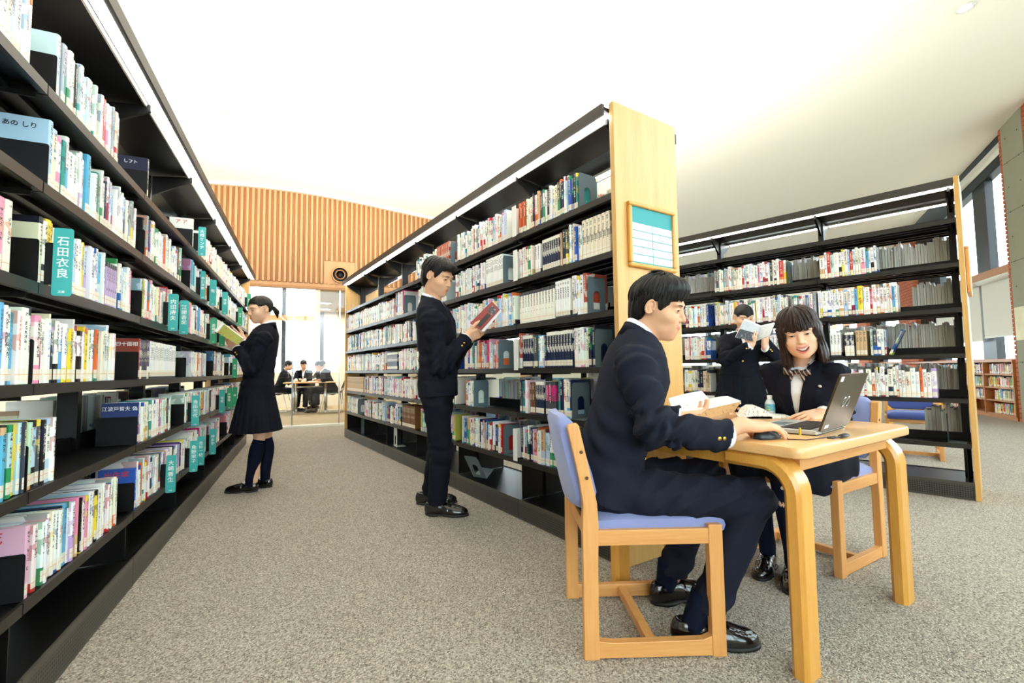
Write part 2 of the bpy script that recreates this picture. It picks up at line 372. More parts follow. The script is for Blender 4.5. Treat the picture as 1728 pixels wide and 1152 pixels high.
MB(WF).loft([[(p[0], WOUT-.2, p[2]-.11), (p[0], WOUT-.14, p[2]-.11), (p[0], WOUT-.14, p[2]-.06), (p[0], WOUT-.2, p[2]-.06)] for p in (pa, pb)]).build('bottom_bar', M['blind'], t)
def pier(t0, t1, out0, h, strips):
    t = empty('pier', WF.w((t0+t1)/2, .2, 0), kind='structure')
    MB(WF).box(t0+.012, t1-.012, out0+.014, WOUT+.1, 0, h).build('core', M['mortar'], t)
    for (a0, a1) in strips:
        MB(WF).box(a0, a1, out0-.004, out0+.05, 0, h).build('concrete_face', M['concrete'], t)
        for z in (.95, 1.75, 2.55, 3.35, 4.15): MB(WF).box(a0, a1, out0-.0048, out0+.01, z, z+.007).build('face_joint', M['mortar'], t)
        for z in np.arange(.55, 4.6, .4):
            for a in (a0+.12, a1-.12):
                MB(WF).tube([(a, out0-.006, z), (a, out0+.01, z)], .012, 8).build('tie_hole', M['mortar'], t)
    HB = .072; L = .225; (c0, c1) = strips[0]
    for r in range(int(h/HB)):
        z = r*HB+.005; MB(WF).box(c1+.006, t1, out0, out0+.09, z, z+HB-.012).build('brick', M['brick'], t)
        w_ = c0-.006-t0; cut = t0+w_*(.36 if r % 2 else .64)
        for (x0, x1) in ((t0, cut-.005), (cut+.005, c0-.006)): MB(WF).box(x0, x1, out0, out0+.09, z, z+HB-.012).build('brick', M['brick'], t)
    return t
pier(-2.12, -1.2, 0.0, 5.3, [(-1.83, -1.275)])
def pier_plain(t0, t1, out0, h):
    t = empty('pier', WF.w((t0+t1)/2, .2, 0), kind='structure')
    MB(WF).box(t0+.012, t1-.012, out0+.014, WOUT+.1, 0, h).build('core', M['mortar'], t)
    HB = .072; L = .225; b = MB(WF)
    for r in range(int(h/HB)):
        z = r*HB+.005; a = t0-(0 if r % 2 else L/2)
        while a < t1-.01:
            q0, q1 = max(a, t0), min(a+L-.011, t1)
            if q1-q0 > .02: b.box(q0, q1, out0, out0+.09, z, z+HB-.012)
            a += L
    o = b.build('brickwork', M['brick'], t); o['kind'] = 'stuff'
pier_plain(2.6, 3.7, 0.0, 4.8); pier_plain(6.4, 7.5, 0., 4.4)
# outside ground so the windows look onto something
gr = MB(UROOM).box(-60, 80, -60, 90, -.6, -.12).build('ground_outside', mat('paving_outside', srgb(190, 192, 186), .9)); tag(gr, kind='structure')
# ---------------- ceiling fittings
def downlight(x, y, label):
    P = None
    d = ray(x, y)
    for t_ in np.linspace(1, 12, 1200):
        Q = CAM+d*t_
        if Q[2] > ceil_z(float(Q@UW), float(Q@VW)): P = Q; break
    t = empty('downlight', P-np.array([0, 0, .012]), label, 'downlight')
    b = MB(Frame(P-np.array([0, 0, .012]))); n = 24
    cir = lambda r, z: [(r*math.cos(2*math.pi*q/n), r*math.sin(2*math.pi*q/n), z) for q in range(n)]
    b.loft([cir(.06, .03), cir(.09, .0), cir(.075, -.012), cir(.06, .0)], cap=False).build('trim_ring', M['white_steel'], t, True)
    MB(Frame(P-np.array([0, 0, .012]))).loft([cir(.0601, .0), cir(.06, .02)]).build('lamp', mat('downlight_lamp', (1, 1, 1, 1), .5, emit=(1, .96, .88, 1), estr=25), t)
    return P
PD = downlight(1628, 12, 'small recessed downlight in the white ceiling')
d = ray(388, 192); P = None
for t_ in np.linspace(1, 14, 1400):
    Q = CAM+d*t_
    if Q[2] > ceil_z(float(Q@UW), float(Q@VW)): P = Q; break
n = 20; cir = lambda r, z: [(r*math.cos(2*math.pi*q/n), r*math.sin(2*math.pi*q/n), z) for q in range(n)]
t = empty('smoke_detector', P, 'white smoke detector on the ceiling above the first stack', 'detector')
MB(Frame(P)).loft([cir(.065, .03), cir(.065, -.015), cir(.055, -.02)]).build('base', M['white_steel'], t, True)
MB(Frame(P)).loft([cir(.045, -.02), cir(.04, -.04), cir(.02, -.045)]).build('sensor_head', M['white_steel'], t, True)
# ================================================================== library stacks
def steel_grille():
    m, t, p = newmat('kick_grille'); co = t.coord('UV')
    sp = t.node('ShaderNodeSeparateXYZ'); t.put(sp.inputs[0], co)
    k = 75.
    fx = t.math('FRACT', t.math('MULTIPLY', sp.outputs[0], k)); fz = t.math('FRACT', t.math('MULTIPLY', sp.outputs[1], k))
    hole = t.math('MULTIPLY', t.math('LESS_THAN', t.math('ABSOLUTE', t.math('SUBTRACT', fx, .5)), .31), t.math('LESS_THAN', t.math('ABSOLUTE', t.math('SUBTRACT', fz, .5)), .31))
    inz = t.math('MULTIPLY', t.math('GREATER_THAN', sp.outputs[1], .017), t.math('LESS_THAN', sp.outputs[1], .1))
    hole = t.math('MULTIPLY', hole, inz)
    t.put(p.inputs['Base Color'], t.mix(hole, srgb(72, 68, 60), srgb(6, 6, 6)))
    p.inputs['Roughness'].default_value = .4; t.put(p.inputs['Normal'], t.bump(hole, 1., .004))
    for n in t.n:
        if n.type == 'BUMP': n.invert = True
    return m
M['grille'] = steel_grille()
DEPTH = .484
class Stack:
    pass
def make_stack(name, label, G, a, side, joints, levels, ov, near_panel=True, far_panel=True, group='library stacks'):
    S = Stack(); S.name = name; S.D = dirv(a); nrm = np.array([math.cos(a), -math.sin(a), 0.])
    S.inw = nrm*side; S.G = np.array(G); S.G[2] = 0
    xax = np.cross(S.inw, [0, 0, 1.]); S.sx = 1. if xax@S.D > 0 else -1.
    S.ang = math.atan2(xax[1], xax[0]); S.joints, S.levels = joints, levels
    S.F = Frame(S.G, S.D, S.inw); LF = Frame((0, 0, 0), (S.sx, 0, 0), (0, 1, 0)); S.LF = LF
    root = empty('library_stack', S.G, label, 'bookshelf', group); root.rotation_euler = (0, 0, S.ang); S.root = root
    def part(nm, b, m, **k): return b.build(nm, m, root, org=(0, 0, 0), **k)
    j0, j1 = joints[0], joints[-1]
    for (s0, s1, do) in ((j0-.03, j0, near_panel), (j1, j1+.03, far_panel)):
        if do:
            b = MB(LF); b.box(s0, s1, 0, DEPTH, 0, 2.29, 0)
            o = part('end_panel', b, [M['oak']], bevel=.003)
    # shared shelf mesh: board, front lip, back stop
    bl = joints[2]-joints[1]
    def shelf_mesh(Ln):
        b = MB(); h = Ln/2-.003
        b.box(-h, h, .012, .228, -.012, -.004, 0).box(-h, h, .0, .012, -.032, 0, 1).box(-h, h, .012, .018, -.032, -.012, 0)
        b.box(-h, h, .222, .228, -.004, .055, 0); b.box(-h, h, .08, .1, -.03, -.012, 0).box(-h, h, .16, .18, -.03, -.012, 0)
        b.box(-h, -h+.004, .012, .228, -.032, -.004, 0).box(h-.004, h, .012, .228, -.032, -.004, 0)
        return b.mesh('shelf', [M['black'], M['lip']])
    cache = {}
    for i in range(len(joints)-1):
        Ln = round(joints[i+1]-joints[i], 3); xc = S.sx*(joints[i]+joints[i+1])/2
        if Ln not in cache: cache[Ln] = shelf_mesh(Ln)
        for z in levels:
            o = link('shelf', cache[Ln], root, (xc, 0.004, z))
            o = link('shelf', cache[Ln], root, (xc, DEPTH-.004, z)); o.rotation_euler = (0, 0, math.pi)
    for k, s in enumerate(joints):
        c = min(max(s, j0+.03), j1-.03)
        b = MB(LF); b.box(c-.02, c+.02, DEPTH/2-.035, DEPTH/2+.035, .1, 2.2)
        for z in levels: b.box(c-.003, c+.003, .03, DEPTH-.03, z-.045, z-.004)
        b.box(c-.003, c+.003, .03, DEPTH-.03, .12, levels[-1]-.01)
        part('upright', b, M['black'])
        b = MB(LF)
        for q in (0, 1):
            yy = lambda v: v if q == 0 else DEPTH-v
            pts = [(yy(.2), 2.08), (yy(.2), 2.2), (yy(-ov+.06), 2.225), (yy(-ov+.06), 2.195)]
            b.prism(pts if q == 0 else pts[::-1], c-.008, c+.008, 0, 'x')
        part('canopy_bracket', b, M['black'])
    # base with grille panels
    for i in range(len(joints)-1):
        b = MB(LF); s0, s1 = joints[i]+.002, joints[i+1]-.002
        b.box(s0, s1, .006, DEPTH-.006, .01, .118, 0)
        part('base_deck', b, M['black'])
        for q in (0, 1):
            d0 = -.002 if q == 0 else DEPTH-.006
            b = MB(LF); b.box(s0, s1, d0, d0+.008, 0.003, .124, 0)
            o = part('kick_grille', b, M['grille'])
            me = o.data; uvl = me.uv_layers.new(name='UVMap')
            for lp in me.loops:
                co = me.vertices[lp.vertex_index].co; uvl.data[lp.index].uv = (abs(co.x-S.sx*s0), co.z)
    # canopy: fascia, hood, lamps
    b = MB(LF)
    for q in (0, 1):
        f = (lambda v: v) if q == 0 else (lambda v: DEPTH-v)
        p = [(f(-ov), 2.218), (f(-ov), 2.275), (f(-ov+.018), 2.275), (f(-ov+.018), 2.218)]
        b2 = MB(LF); b2.prism(p if q == 0 else p[::-1], j0, j1, 0, 'x'); part('fascia', b2, M['fascia'])
        p = [(f(-ov+.018), 2.262), (f(DEPTH/2), 2.262), (f(DEPTH/2), 2.205), (f(-ov+.085), 2.228), (f(-ov+.075), 2.235), (f(-ov+.018), 2.245)]
        b2 = MB(LF); b2.prism(p if q == 0 else p[::-1], j0, j1, 0, 'x'); part('hood', b2, M['black'])
        for i in range(len(joints)-1):
            s0, s1 = joints[i]+.012, joints[i+1]-.012
            p = [(f(-ov+.02), 2.214), (f(-ov+.02), 2.24), (f(-ov+.062), 2.24), (f(-ov+.066), 2.226)]
            b3 = MB(LF); b3.prism(p if q == 0 else p[::-1], s0, s1, 0, 'x'); part('lamp_diffuser', b3, M['lamp'])
        p = [(f(-ov+.076), 2.215), (f(-ov+.076), 2.236), (f(-ov+.084), 2.236), (f(-ov+.084), 2.215)]
        b2 = MB(LF); b2.prism(p if q == 0 else p[::-1], j0, j1, 0, 'x'); part('reflector_strip', b2, M['lamp_edge'])
    # uplight trough on the canopy
    b = MB(LF); b.box(j0+.05, j1-.05, DEPTH/2-.12, DEPTH/2-.11, 2.262, 2.3).box(j0+.05, j1-.05, DEPTH/2+.11, DEPTH/2+.12, 2.262, 2.3)
    part('uplight_trough', b, M['black'])
    ld = bpy.data.lights.new('uplight', 'AREA'); ld.shape = 'RECTANGLE'; ld.size = (j1-j0)-.2; ld.size_y = .16
    ld.energy = UPLIGHT*(j1-j0); ld.color = (1, .965, .9)
    lo = bpy.data.objects.new('uplight', ld); COL.objects.link(lo); lo.parent = root
    lo.location = (S.sx*(j0+j1)/2, DEPTH/2, 2.285); lo.rotation_euler = (math.pi, 0, 0)
    return S

GM_ = atz(1032, 948.6); GR_ = atz(1657.4, 847); GL_ = atz(93.4, 1151)
SM = make_stack('M', 'black steel stack with pale wood end panel holding a teal notice board', GM_, AM, 1, [-.06, .81, 1.71, 2.61, 3.51, 4.41, 5.31],
                [1.83, 1.535, 1.24, .955, .67, .375], .05)
SR = make_stack('R', 'half-empty see-through black steel stack behind the study table', GR_, AR, 1, [.03, .89, 1.77, 2.65, 3.53, 4.41],
                [1.99, 1.67, 1.345, 1.02, .70, .385], .03)
SL = make_stack('L', 'black steel stack beside the girl, full of novels with teal author dividers', GL_, AL, -1, [-1.1, -.2, .7, 1.6, 2.5, 3.4, 4.3, 5.2],
                [1.80, 1.51, 1.215, .925, .625, .325], .07, near_panel=False)
STK = {'M': (SM, 'middle'), 'R': (SR, 'third'), 'L': (SL, 'left')}
def spx(S, x, y, d=.02):      # distance along the stack of a pixel on its front plane
    n = S.inw; dd = ray(x, y); t = ((S.G+n*d-CAM)@n)/(dd@n); P = CAM+dd*t; return float((P-S.G)@S.D)
def sx_level(S, x, lev, d=.02):   # the same for a pixel column at the height of a shelf
    z = S.levels[lev]; lo, hi = (-1.1, 5.4)
    n = 240; best = min((abs(px(S.F.w(lo+(hi-lo)*k/n, d, z))[0]-x), lo+(hi-lo)*k/n) for k in range(n+1) if px(S.F.w(lo+(hi-lo)*k/n, d, z))[2] > .15)
    c = best[1]
    for st in (.01, .002):
        best = min((abs(px(S.F.w(c+st*k, d, z))[0]-x), c+st*k) for k in range(-14, 15) if px(S.F.w(c+st*k, d, z))[2] > .15); c = best[1]
    return c
# ------------------------------------------------------------------ books
def book_material():
    m, t, p = newmat('book_cover')
    def attr(n): a = t.node('ShaderNodeAttribute', attribute_name=n); return a
    c1, c2, pr = attr('c1'), attr('c2'), attr('prm')
    uvn = t.node('ShaderNodeUVMap'); sp = t.node('ShaderNodeSeparateXYZ'); t.put(sp.inputs[0], uvn.outputs[0])
    ps = t.node('ShaderNodeSeparateXYZ'); t.put(ps.inputs[0], pr.outputs['Vector'])
    u, v = sp.outputs[0], sp.outputs[1]; seed, h, size = ps.outputs
    mm = t.math
    vn = mm('DIVIDE', v, h)
    fr = lambda k: mm('FRACT', mm('MULTIPLY', seed, k))
    spine = mm('LESS_THAN', mm('ABSOLUTE', u), .5)
    bh = mm('MULTIPLY', mm('MULTIPLY', fr(13.7), .55), mm('GREATER_THAN', fr(31.1), .45))
    band = mm('LESS_THAN', vn, bh)
    tb = mm('MULTIPLY', mm('GREATER_THAN', vn, .9), mm('GREATER_THAN', fr(17.3), .75))
    col = t.mix(mm('MAXIMUM', band, tb), c1.outputs['Color'], c2.outputs['Color'])
    # soft picture patches on covers
    nz = t.noise(9, 2, uvn.outputs[0], col=True)
    nv = t.noise(14, 2, uvn.outputs[0])
    art = mm('MULTIPLY', mm('GREATER_THAN', nv, .56), mm('GREATER_THAN', fr(41.3), .45))
    col = t.mix(mm('MULTIPLY', art, .55), col, c2.outputs['Color'])
    # title strokes
    cu = mm('DIVIDE', u, size); cv = mm('DIVIDE', v, size)
    incol = mm('LESS_THAN', mm('ABSOLUTE', cu), .45)
    r0 = mm('ADD', .34, mm('MULTIPLY', fr(7.9), .2))
    inr = mm('MULTIPLY', mm('GREATER_THAN', vn, r0), mm('LESS_THAN', vn, .94))
    gap = mm('LESS_THAN', mm('ABSOLUTE', mm('SUBTRACT', mm('FRACT', cv), .5)), .42)
    wn = t.node('ShaderNodeTexWhiteNoise', noise_dimensions='3D'); cx = t.node('ShaderNodeCombineXYZ')
    t.put(cx.inputs[0], mm('FLOOR', mm('MULTIPLY', mm('ADD', cu, 20.), 5.))); t.put(cx.inputs[1], mm('FLOOR', mm('MULTIPLY', cv, 5.))); t.put(cx.inputs[2], mm('FLOOR', mm('MULTIPLY', seed, 977.)))
    t.put(wn.inputs['Vector'], cx.outputs[0])
    st = mm('GREATER_THAN', wn.outputs[0], .48)
    wl = t.node('ShaderNodeTexWhiteNoise', noise_dimensions='2D'); cx2 = t.node('ShaderNodeCombineXYZ')
    t.put(cx2.inputs[0], mm('FLOOR', cv)); t.put(cx2.inputs[1], mm('FLOOR', mm('MULTIPLY', seed, 977.))); t.put(wl.inputs['Vector'], cx2.outputs[0])
    blank = mm('GREATER_THAN', wl.outputs[0], .16)
    tm = mm('MULTIPLY', mm('MULTIPLY', incol, inr), mm('MULTIPLY', mm('MULTIPLY', gap, st), mm('MULTIPLY', blank, spine)))
    lum = t.node('ShaderNodeRGBToBW'); t.put(lum.inputs[0], c1.outputs['Color'])
    dark = mm('LESS_THAN', lum.outputs[0], .16)
    ink = t.mix(dark, t.mix(mm('GREATER_THAN', fr(23.7), .72), srgb(36, 36, 40), c2.outputs['Color']), srgb(228, 222, 200))
    col = t.mix(tm, col, ink)
    # shelf-mark sticker
    sk = mm('MULTIPLY', mm('MULTIPLY', mm('GREATER_THAN', v, .010), mm('LESS_THAN', v, .042)), spine)
    sl = mm('MULTIPLY', sk, mm('LESS_THAN', mm('ABSOLUTE', mm('SUBTRACT', mm('FRACT', mm('MULTIPLY', v, 56.)), .5)), .07))
    col = t.mix(mm('MULTIPLY', sk, .85), col, srgb(240, 232, 214)); col = t.mix(sl, col, srgb(230, 182, 138))
    t.put(p.inputs['Base Color'], col); p.inputs['Roughness'].default_value = .35; p.inputs['Specular IOR Level'].default_value = .4
    return m
M['book'] = book_material()
def page_material():
    m, t, p = newmat('book_pages'); co = t.coord('UV', (1, 1, 1)); a = t.node('ShaderNodeAttribute', attribute_name='prm')
    sp = t.node('ShaderNodeSeparateXYZ'); t.put(sp.inputs[0], a.outputs['Vector'])
    s2 = t.node('ShaderNodeSeparateXYZ'); t.put(s2.inputs[0], co)
    w = t.node('ShaderNodeTexWhiteNoise', noise_dimensions='1D'); t.put(w.inputs['W'], t.math('FLOOR', t.math('MULTIPLY', s2.outputs[0], 900.)))
    b = t.math('ADD', t.math('MULTIPLY', w.outputs[0], .22), t.math('MULTIPLY', sp.outputs[0], .3))
    t.put(p.inputs['Base Color'], t.ramp(b, [(0, srgb(196, 188, 172)), (.5, srgb(238, 234, 222))])); p.inputs['Roughness'].default_value = .85
    return m
M['pages'] = page_material()
PAL = {
 'white': (244, 243, 240), 'cream': (236, 226, 200), 'ivory': (240, 236, 222), 'pale blue': (190, 214, 232), 'sky blue': (96, 172, 218), 'blue': (36, 84, 168), 'navy': (24, 34, 66),
 'black': (28, 26, 28), 'charcoal': (70, 72, 78), 'grey': (170, 172, 174), 'red': (200, 44, 44), 'crimson': (168, 40, 66), 'pink': (232, 150, 178), 'magenta': (216, 40, 130), 'orange': (226, 112, 52),
 'yellow': (240, 208, 58), 'olive': (178, 180, 84), 'green': (52, 142, 92), 'teal': (44, 142, 146), 'lilac': (188, 166, 208), 'purple': (102, 62, 124), 'brown': (112, 74, 46), 'tan': (206, 170, 124), 'rust': (176, 74, 52), 'mint': (196, 226, 212)}
STY = {
 'novel': [('white', 62), ('ivory', 10), ('cream', 6), ('pale blue', 11), ('grey', 4), ('sky blue', 5), ('pink', 4), ('black', 4), ('navy', 3), ('red', 3), ('olive', 2), ('lilac', 3), ('mint', 4), ('charcoal', 3), ('orange', 2), ('yellow', 2), ('purple', 1), ('teal', 2)],
 'pale': [('white', 60), ('ivory', 22), ('cream', 12), ('pale blue', 5), ('mint', 3), ('red', 1), ('grey', 2)],
 'refs': [('white', 30), ('ivory', 12), ('navy', 14), ('blue', 9), ('cream', 10), ('teal', 5), ('charcoal', 6), ('rust', 2), ('pale blue', 6), ('tan', 5), ('red', 2), ('green', 2)],
 'bright': [('white', 78), ('ivory', 12), ('pale blue', 6), ('sky blue', 3), ('blue', 2), ('red', 2), ('yellow', 2), ('pink', 2), ('mint', 3), ('magenta', 1), ('orange', 1), ('charcoal', 2), ('grey', 3), ('teal', 1)],
 'navy_set': [('navy', 1)], 'cream_set': [('cream', 1)], 'ivory_set': [('ivory', 1)], 'white_set': [('white', 1)], 'orange_set': [('orange', 3), ('rust', 1)], 'red_set': [('rust', 1)], 'brown_set': [('brown', 1)], 'pink_set': [('pink', 2), ('magenta', 1), ('crimson', 1)], 'lilac_set': [('lilac', 1)], 'tan_set': [('tan', 1)], 'purple_set': [('purple', 1), ('charcoal', 1)], 'yellow_set': [('yellow', 1), ('navy', 1)],
 'child': [('yellow', 8), ('orange', 6), ('red', 6), ('white', 14), ('green', 4), ('sky blue', 4), ('pink', 3), ('teal', 3), ('mint', 3)],
 'mag': [('grey', 3), ('white', 3), ('charcoal', 1), ('ivory', 2)]}
ACC = ['sky blue', 'red', 'blue', 'yellow', 'green', 'pink', 'teal', 'orange', 'black', 'navy', 'lilac', 'crimson', 'pale blue', 'tan']
rng = random.Random(11)
def pick(st):
    L = STY[st]; return rng.choices([a for a, _ in L], [w for _, w in L])[0]
def jit(c, k=10): return srgb(*[max(0, min(255, v+rng.uniform(-k, k))) for v in PAL[c]])
BOOKS = []
class Bk: pass
def fill(sk, lev, s0, s1, style='novel', back=False, hh=None, tt=None, ww=None, order=None, zbase=None, d0=None):
    S = STK[sk][0] if isinstance(sk, str) else sk
    s = min(s0, s1); e = max(s0, s1); out = []
    zl = S.levels[lev] if zbase is None else zbase
    isset = style.endswith('_set'); base = None
    if isset: base = (rng.uniform(.175, .225) if hh is None else hh, rng.uniform(.016, .03) if tt is None else tt)
    while True:
        if isset: h, tk = base[0]+rng.uniform(-.001, .001), base[1]+rng.uniform(-.001, .001)
        else:
            h = rng.choice([.173, .188, .19, .19, .195, .21, .215]) + rng.uniform(-.004, .004) if hh is None else rng.uniform(hh[0], hh[1]) if isinstance(hh, tuple) else hh+rng.uniform(-.004, .004)
            tk = rng.choice([.010, .013, .016, .018, .02, .022, .025, .03, .034]) if tt is None else rng.uniform(tt[0], tt[1])
        if s+tk > e: break
        b = Bk(); b.S = S; b.lev = lev; b.s = s+tk/2; b.t = tk-.0008; b.h = h; b.w = min(.2, h*rng.uniform(.68, .74)) if ww is None else ww
        b.d = (rng.uniform(.012, .026) if not isset else .018) if d0 is None else d0; b.z = zl; b.back = back
        cn = pick(style); b.cn = cn; b.c1 = jit(cn, 5 if isset else 9); an = rng.choice(ACC); b.an = an; b.c2 = jit(an)
        if isset: b.seed = .137+.61*(sum(map(ord, style)) % 13)/13; b.c2 = srgb(*PAL['ivory'] if cn in ('navy', 'brown', 'rust', 'purple') else PAL['charcoal'])
        else: b.seed = rng.random()
        b.lean = 0.; out.append(b); s += tk
    BOOKS.extend(out); return out
def px_fill(sk, lev, x0, x1, style, **k):
    S = STK[sk][0]; a, c = sx_level(S, x0, lev), sx_level(S, x1, lev)
    return fill(sk, lev, a, c, style, **k)
def bay_fill(sk, bay, lev, style, f0=0., f1=1., **k):
    S = STK[sk][0]; a, c = S.joints[bay]+.008, S.joints[bay+1]-.008
    return fill(sk, lev, a+(c-a)*f0, a+(c-a)*f1, style, **k)
# --- book ends, dividers
def bookend_mesh(h=.2, w=.13, th=.002, arch=True):
    b = MB(); r = .018
    out = [(0, 0), (w, 0), (w, h-r)]+[(w-r+r*math.cos(q), h-r+r*math.sin(q)) for q in (.4, .8, 1.2)]+[(w-r, h), (r, h)]+[(r+r*math.cos(q), h-r+r*math.sin(q)) for q in (1.95, 2.35, 2.75)]+[(0, h-r)]
    if not arch:
        b.prism(out, -th/2, th/2, 0, 'x'); b.box(-.0, .1, 0, w, 0, th, 0)
    else:
        n = 14; hw, hb, ht = .024, .025, h*.62; c = w/2
        inner = [(c+hw, hb), ]+[(c+hw*math.cos(q*math.pi/n), ht-hw+hw*math.sin(q*math.pi/n)) for q in range(n+1)]+[(c-hw, hb)]
        # ring strip between arch opening and a matched outer outline
        def outer_at(p):
            dx, dz = p[0]-c, p[1]-h*.45; k = min((w/2)/abs(dx) if abs(dx) > 1e-6 else 9, ((h*.55) if dz > 0 else (h*.45))/abs(dz) if abs(dz) > 1e-6 else 9)
            return (c+dx*k, h*.45+dz*k)
        outer = [outer_at(p) for p in inner]
        outer[0] = (w, 0); outer[-1] = (0, 0)
        N = len(inner)
        for (x, sgn) in ((-th/2, 1), (th/2, -1)):
            V = [(x, p[0], p[1]) for p in inner]+[(x, p[0], p[1]) for p in outer]
            b.add(V, [(i, (i+1) % N, N+(i+1) % N, N+i)[::sgn] for i in range(N)])
        # fill corners left by the projected outline
        b.box(-th/2, th/2, 0, w, 0, .003); b.box(-th/2, th/2, c-.02, c+.02, h*.97, h)
        b.box(0, .1, 0, w, 0, .002)
    return b.mesh('bookend', [M['grey_steel']])
BE_ARCH = bookend_mesh(); 
b = MB(); b.prism(rrect(.15, .128, .006, 2, .075, .064), -.0012, .0012, 0, 'x').box(0, .09, 0, .15, 0, .0015); BE_BLACK = b.mesh('bookend', [M['black_plate']])
b = MB(); b.prism(rrect(.15, .128, .006, 2, .075, .064), -.0012, .0012, 0, 'x').box(-.09, 0, 0, .15, 0, .0015); BE_BLACK2 = b.mesh('bookend', [M['black_plate']])
ORD = ['zeroth', 'first', 'second', 'third', 'fourth', 'fifth', 'sixth', 'seventh']
SHN = ['top', 'second', 'third', 'fourth', 'fifth', 'lowest']
def bayname(S, s):
    for i in range(len(S.joints)-1):
        if S.joints[i]-.02 <= s <= S.joints[i+1]+.02: return i
    return 0
ENDS = []
def bookend(sk, lev, s, kind='black', d=.012, cover=None, z=None):
    S, nm = STK[sk]; zz = S.levels[lev] if z is None else z
    me = {'black': BE_BLACK, 'arch': BE_ARCH}[kind]
    o = link('bookend', me, None, S.F.w(s, d, zz)); o.rotation_euler = (0, 0, S.ang)
    if S.sx < 0 and kind == 'arch': pass
    ENDS.append((o, sk, lev, s, kind)); return o
# ------------------------------------------------------------------ what stands on the shelves (pixel columns of the photograph, shelf from the top)
def XL(lev, x): return sx_level(SL, x, lev)
def XM(lev, x): return sx_level(SM, x, lev)
def XR(lev, x): return sx_level(SR, x, lev)
# left stack, near bays
s_edge = -.55
fill('L', 0, s_edge, XL(0, 46), 'novel'); bookend('L', 0, XL(0, 88)); fill('L', 0, XL(0, 89), XL(0, 202), 'novel', hh=(.19, .215))
bookend('L', 0, XL(0, 244)); bookend('L', 0, XL(0, 322)); fill('L', 0, XL(0, 337), XL(0, 388), 'pale'); fill('L', 0, XL(0, 389), 5.17, 'pale')
bookend('L', 1, XL(1, 74)); fill('L', 1, XL(1, 76), XL(1, 229), 'novel'); bookend('L', 1, XL(1, 240)); fill('L', 1, XL(1, 242), XL(1, 304), 'novel')
bookend('L', 1, XL(1, 318)); fill('L', 1, XL(1, 319), 5.17, 'novel')
fill('L', 2, s_edge, XL(2, 18), 'novel'); bookend('L', 2, XL(2, 57)); fill('L', 2, XL(2, 60), XL(2, 176), 'novel', hh=(.185, .205)); fill('L', 2, XL(2, 177), XL(2, 195), 'lilac_set', hh=.175); fill('L', 2, XL(2, 196), XL(2, 222), 'novel')
bookend('L', 2, XL(2, 235)); fill('L', 2, XL(2, 236), XL(2, 301), 'novel'); bookend('L', 2, XL(2, 314)); fill('L', 2, XL(2, 315), XL(2, 352), 'novel'); bookend('L', 2, XL(2, 359)); fill('L', 2, XL(2, 360), 5.17, 'novel')
fill('L', 3, s_edge, XL(3, 47), 'novel', hh=(.19, .215)); bookend('L', 3, XL(3, 48)); fill('L', 3, XL(3, 50), XL(3, 192), 'novel'); bookend('L', 3, XL(3, 229)); fill('L', 3, XL(3, 230), XL(3, 251), 'purple_set', hh=.188)
fill('L', 3, XL(3, 252), XL(3, 296), 'white_set', hh=.188, tt=.02); bookend('L', 3, XL(3, 311)); fill('L', 3, XL(3, 324), XL(3, 347), 'novel', hh=(.17, .18)); bookend('L', 3, XL(3, 357)); fill('L', 3, XL(3, 358), XL(3, 378), 'novel'); bookend('L', 3, XL(3, 384)); fill('L', 3, XL(3, 385), 5.1, 'novel')
fill('L', 4, s_edge, XL(4, 93), 'novel', hh=(.188, .195)); bookend('L', 4, XL(4, 38)); bookend('L', 4, XL(4, 227)); fill('L', 4, XL(4, 228), XL(4, 285), 'bright', hh=(.176, .19)); bookend('L', 4, XL(4, 308)); fill('L', 4, XL(4, 309), XL(4, 388), 'bright', hh=(.18, .195)); fill('L', 4, XL(4, 389), 4.9, 'novel')
bookend('L', 5, XL(5, 33)); fill('L', 5, XL(5, 34), XL(5, 195), 'novel', hh=(.183, .2)); bookend('L', 5, XL(5, 222)); fill('L', 5, XL(5, 223), XL(5, 262), 'novel'); fill('L', 5, XL(5, 263), XL(5, 306), 'novel', hh=(.18, .195)); fill('L', 5, XL(5, 307), XL(5, 347), 'bright'); fill('L', 5, XL(5, 348), XL(5, 371), 'novel'); bookend('L', 5, XL(5, 381)); fill('L', 5, XL(5, 382), 4.9, 'novel')
# books seen from behind through the gaps of the left stack
for bay, lev in ((1, 4), (2, 4), (3, 4), (1, 5), (2, 5), (3, 5), (4, 4), (2, 3), (3, 3)): bay_fill('L', bay, lev, 'mag', .04, .8 if bay != 2 else .95, back=True)
# middle stack
px_fill('M', 0, 873, 888, 'orange_set', hh=.205); px_fill('M', 0, 889, 974, 'refs', hh=(.19, .22)); bookend('M', 0, XM(0, 979), 'arch')
px_fill('M', 0, 770, 857, 'pale', hh=(.19, .23)); px_fill('M', 0, 701, 736, 'pale'); px_fill('M', 0, 737, 758, 'red_set', hh=.215); bookend('M', 0, XM(0, 762), 'arch')
px_fill('M', 1, 874, 899, 'pale', hh=(.19, .2)); px_fill('M', 1, 900, 912, 'white_set'); px_fill('M', 1, 913, 945, 'navy_set', hh=.195, tt=.021); px_fill('M', 1, 946, 981, 'refs', hh=(.195, .225)); px_fill('M', 1, 982, 1030, 'cream_set', hh=.215, tt=.03)
px_fill('M', 1, 769, 818, 'pale', hh=(.18, .21)); px_fill('M', 1, 819, 849, 'white_set', hh=.215, tt=.018); bookend('M', 1, XM(1, 851), 'arch')
fill('M', 1, 1.9, 2.55, 'pale'); px_fill('M', 1, 584, 664, 'pale', hh=(.185, .225)); px_fill('M', 1, 667, 682, 'bright', hh=(.24, .255), tt=(.01, .02)); bookend('M', 1, XM(1, 683), 'arch')
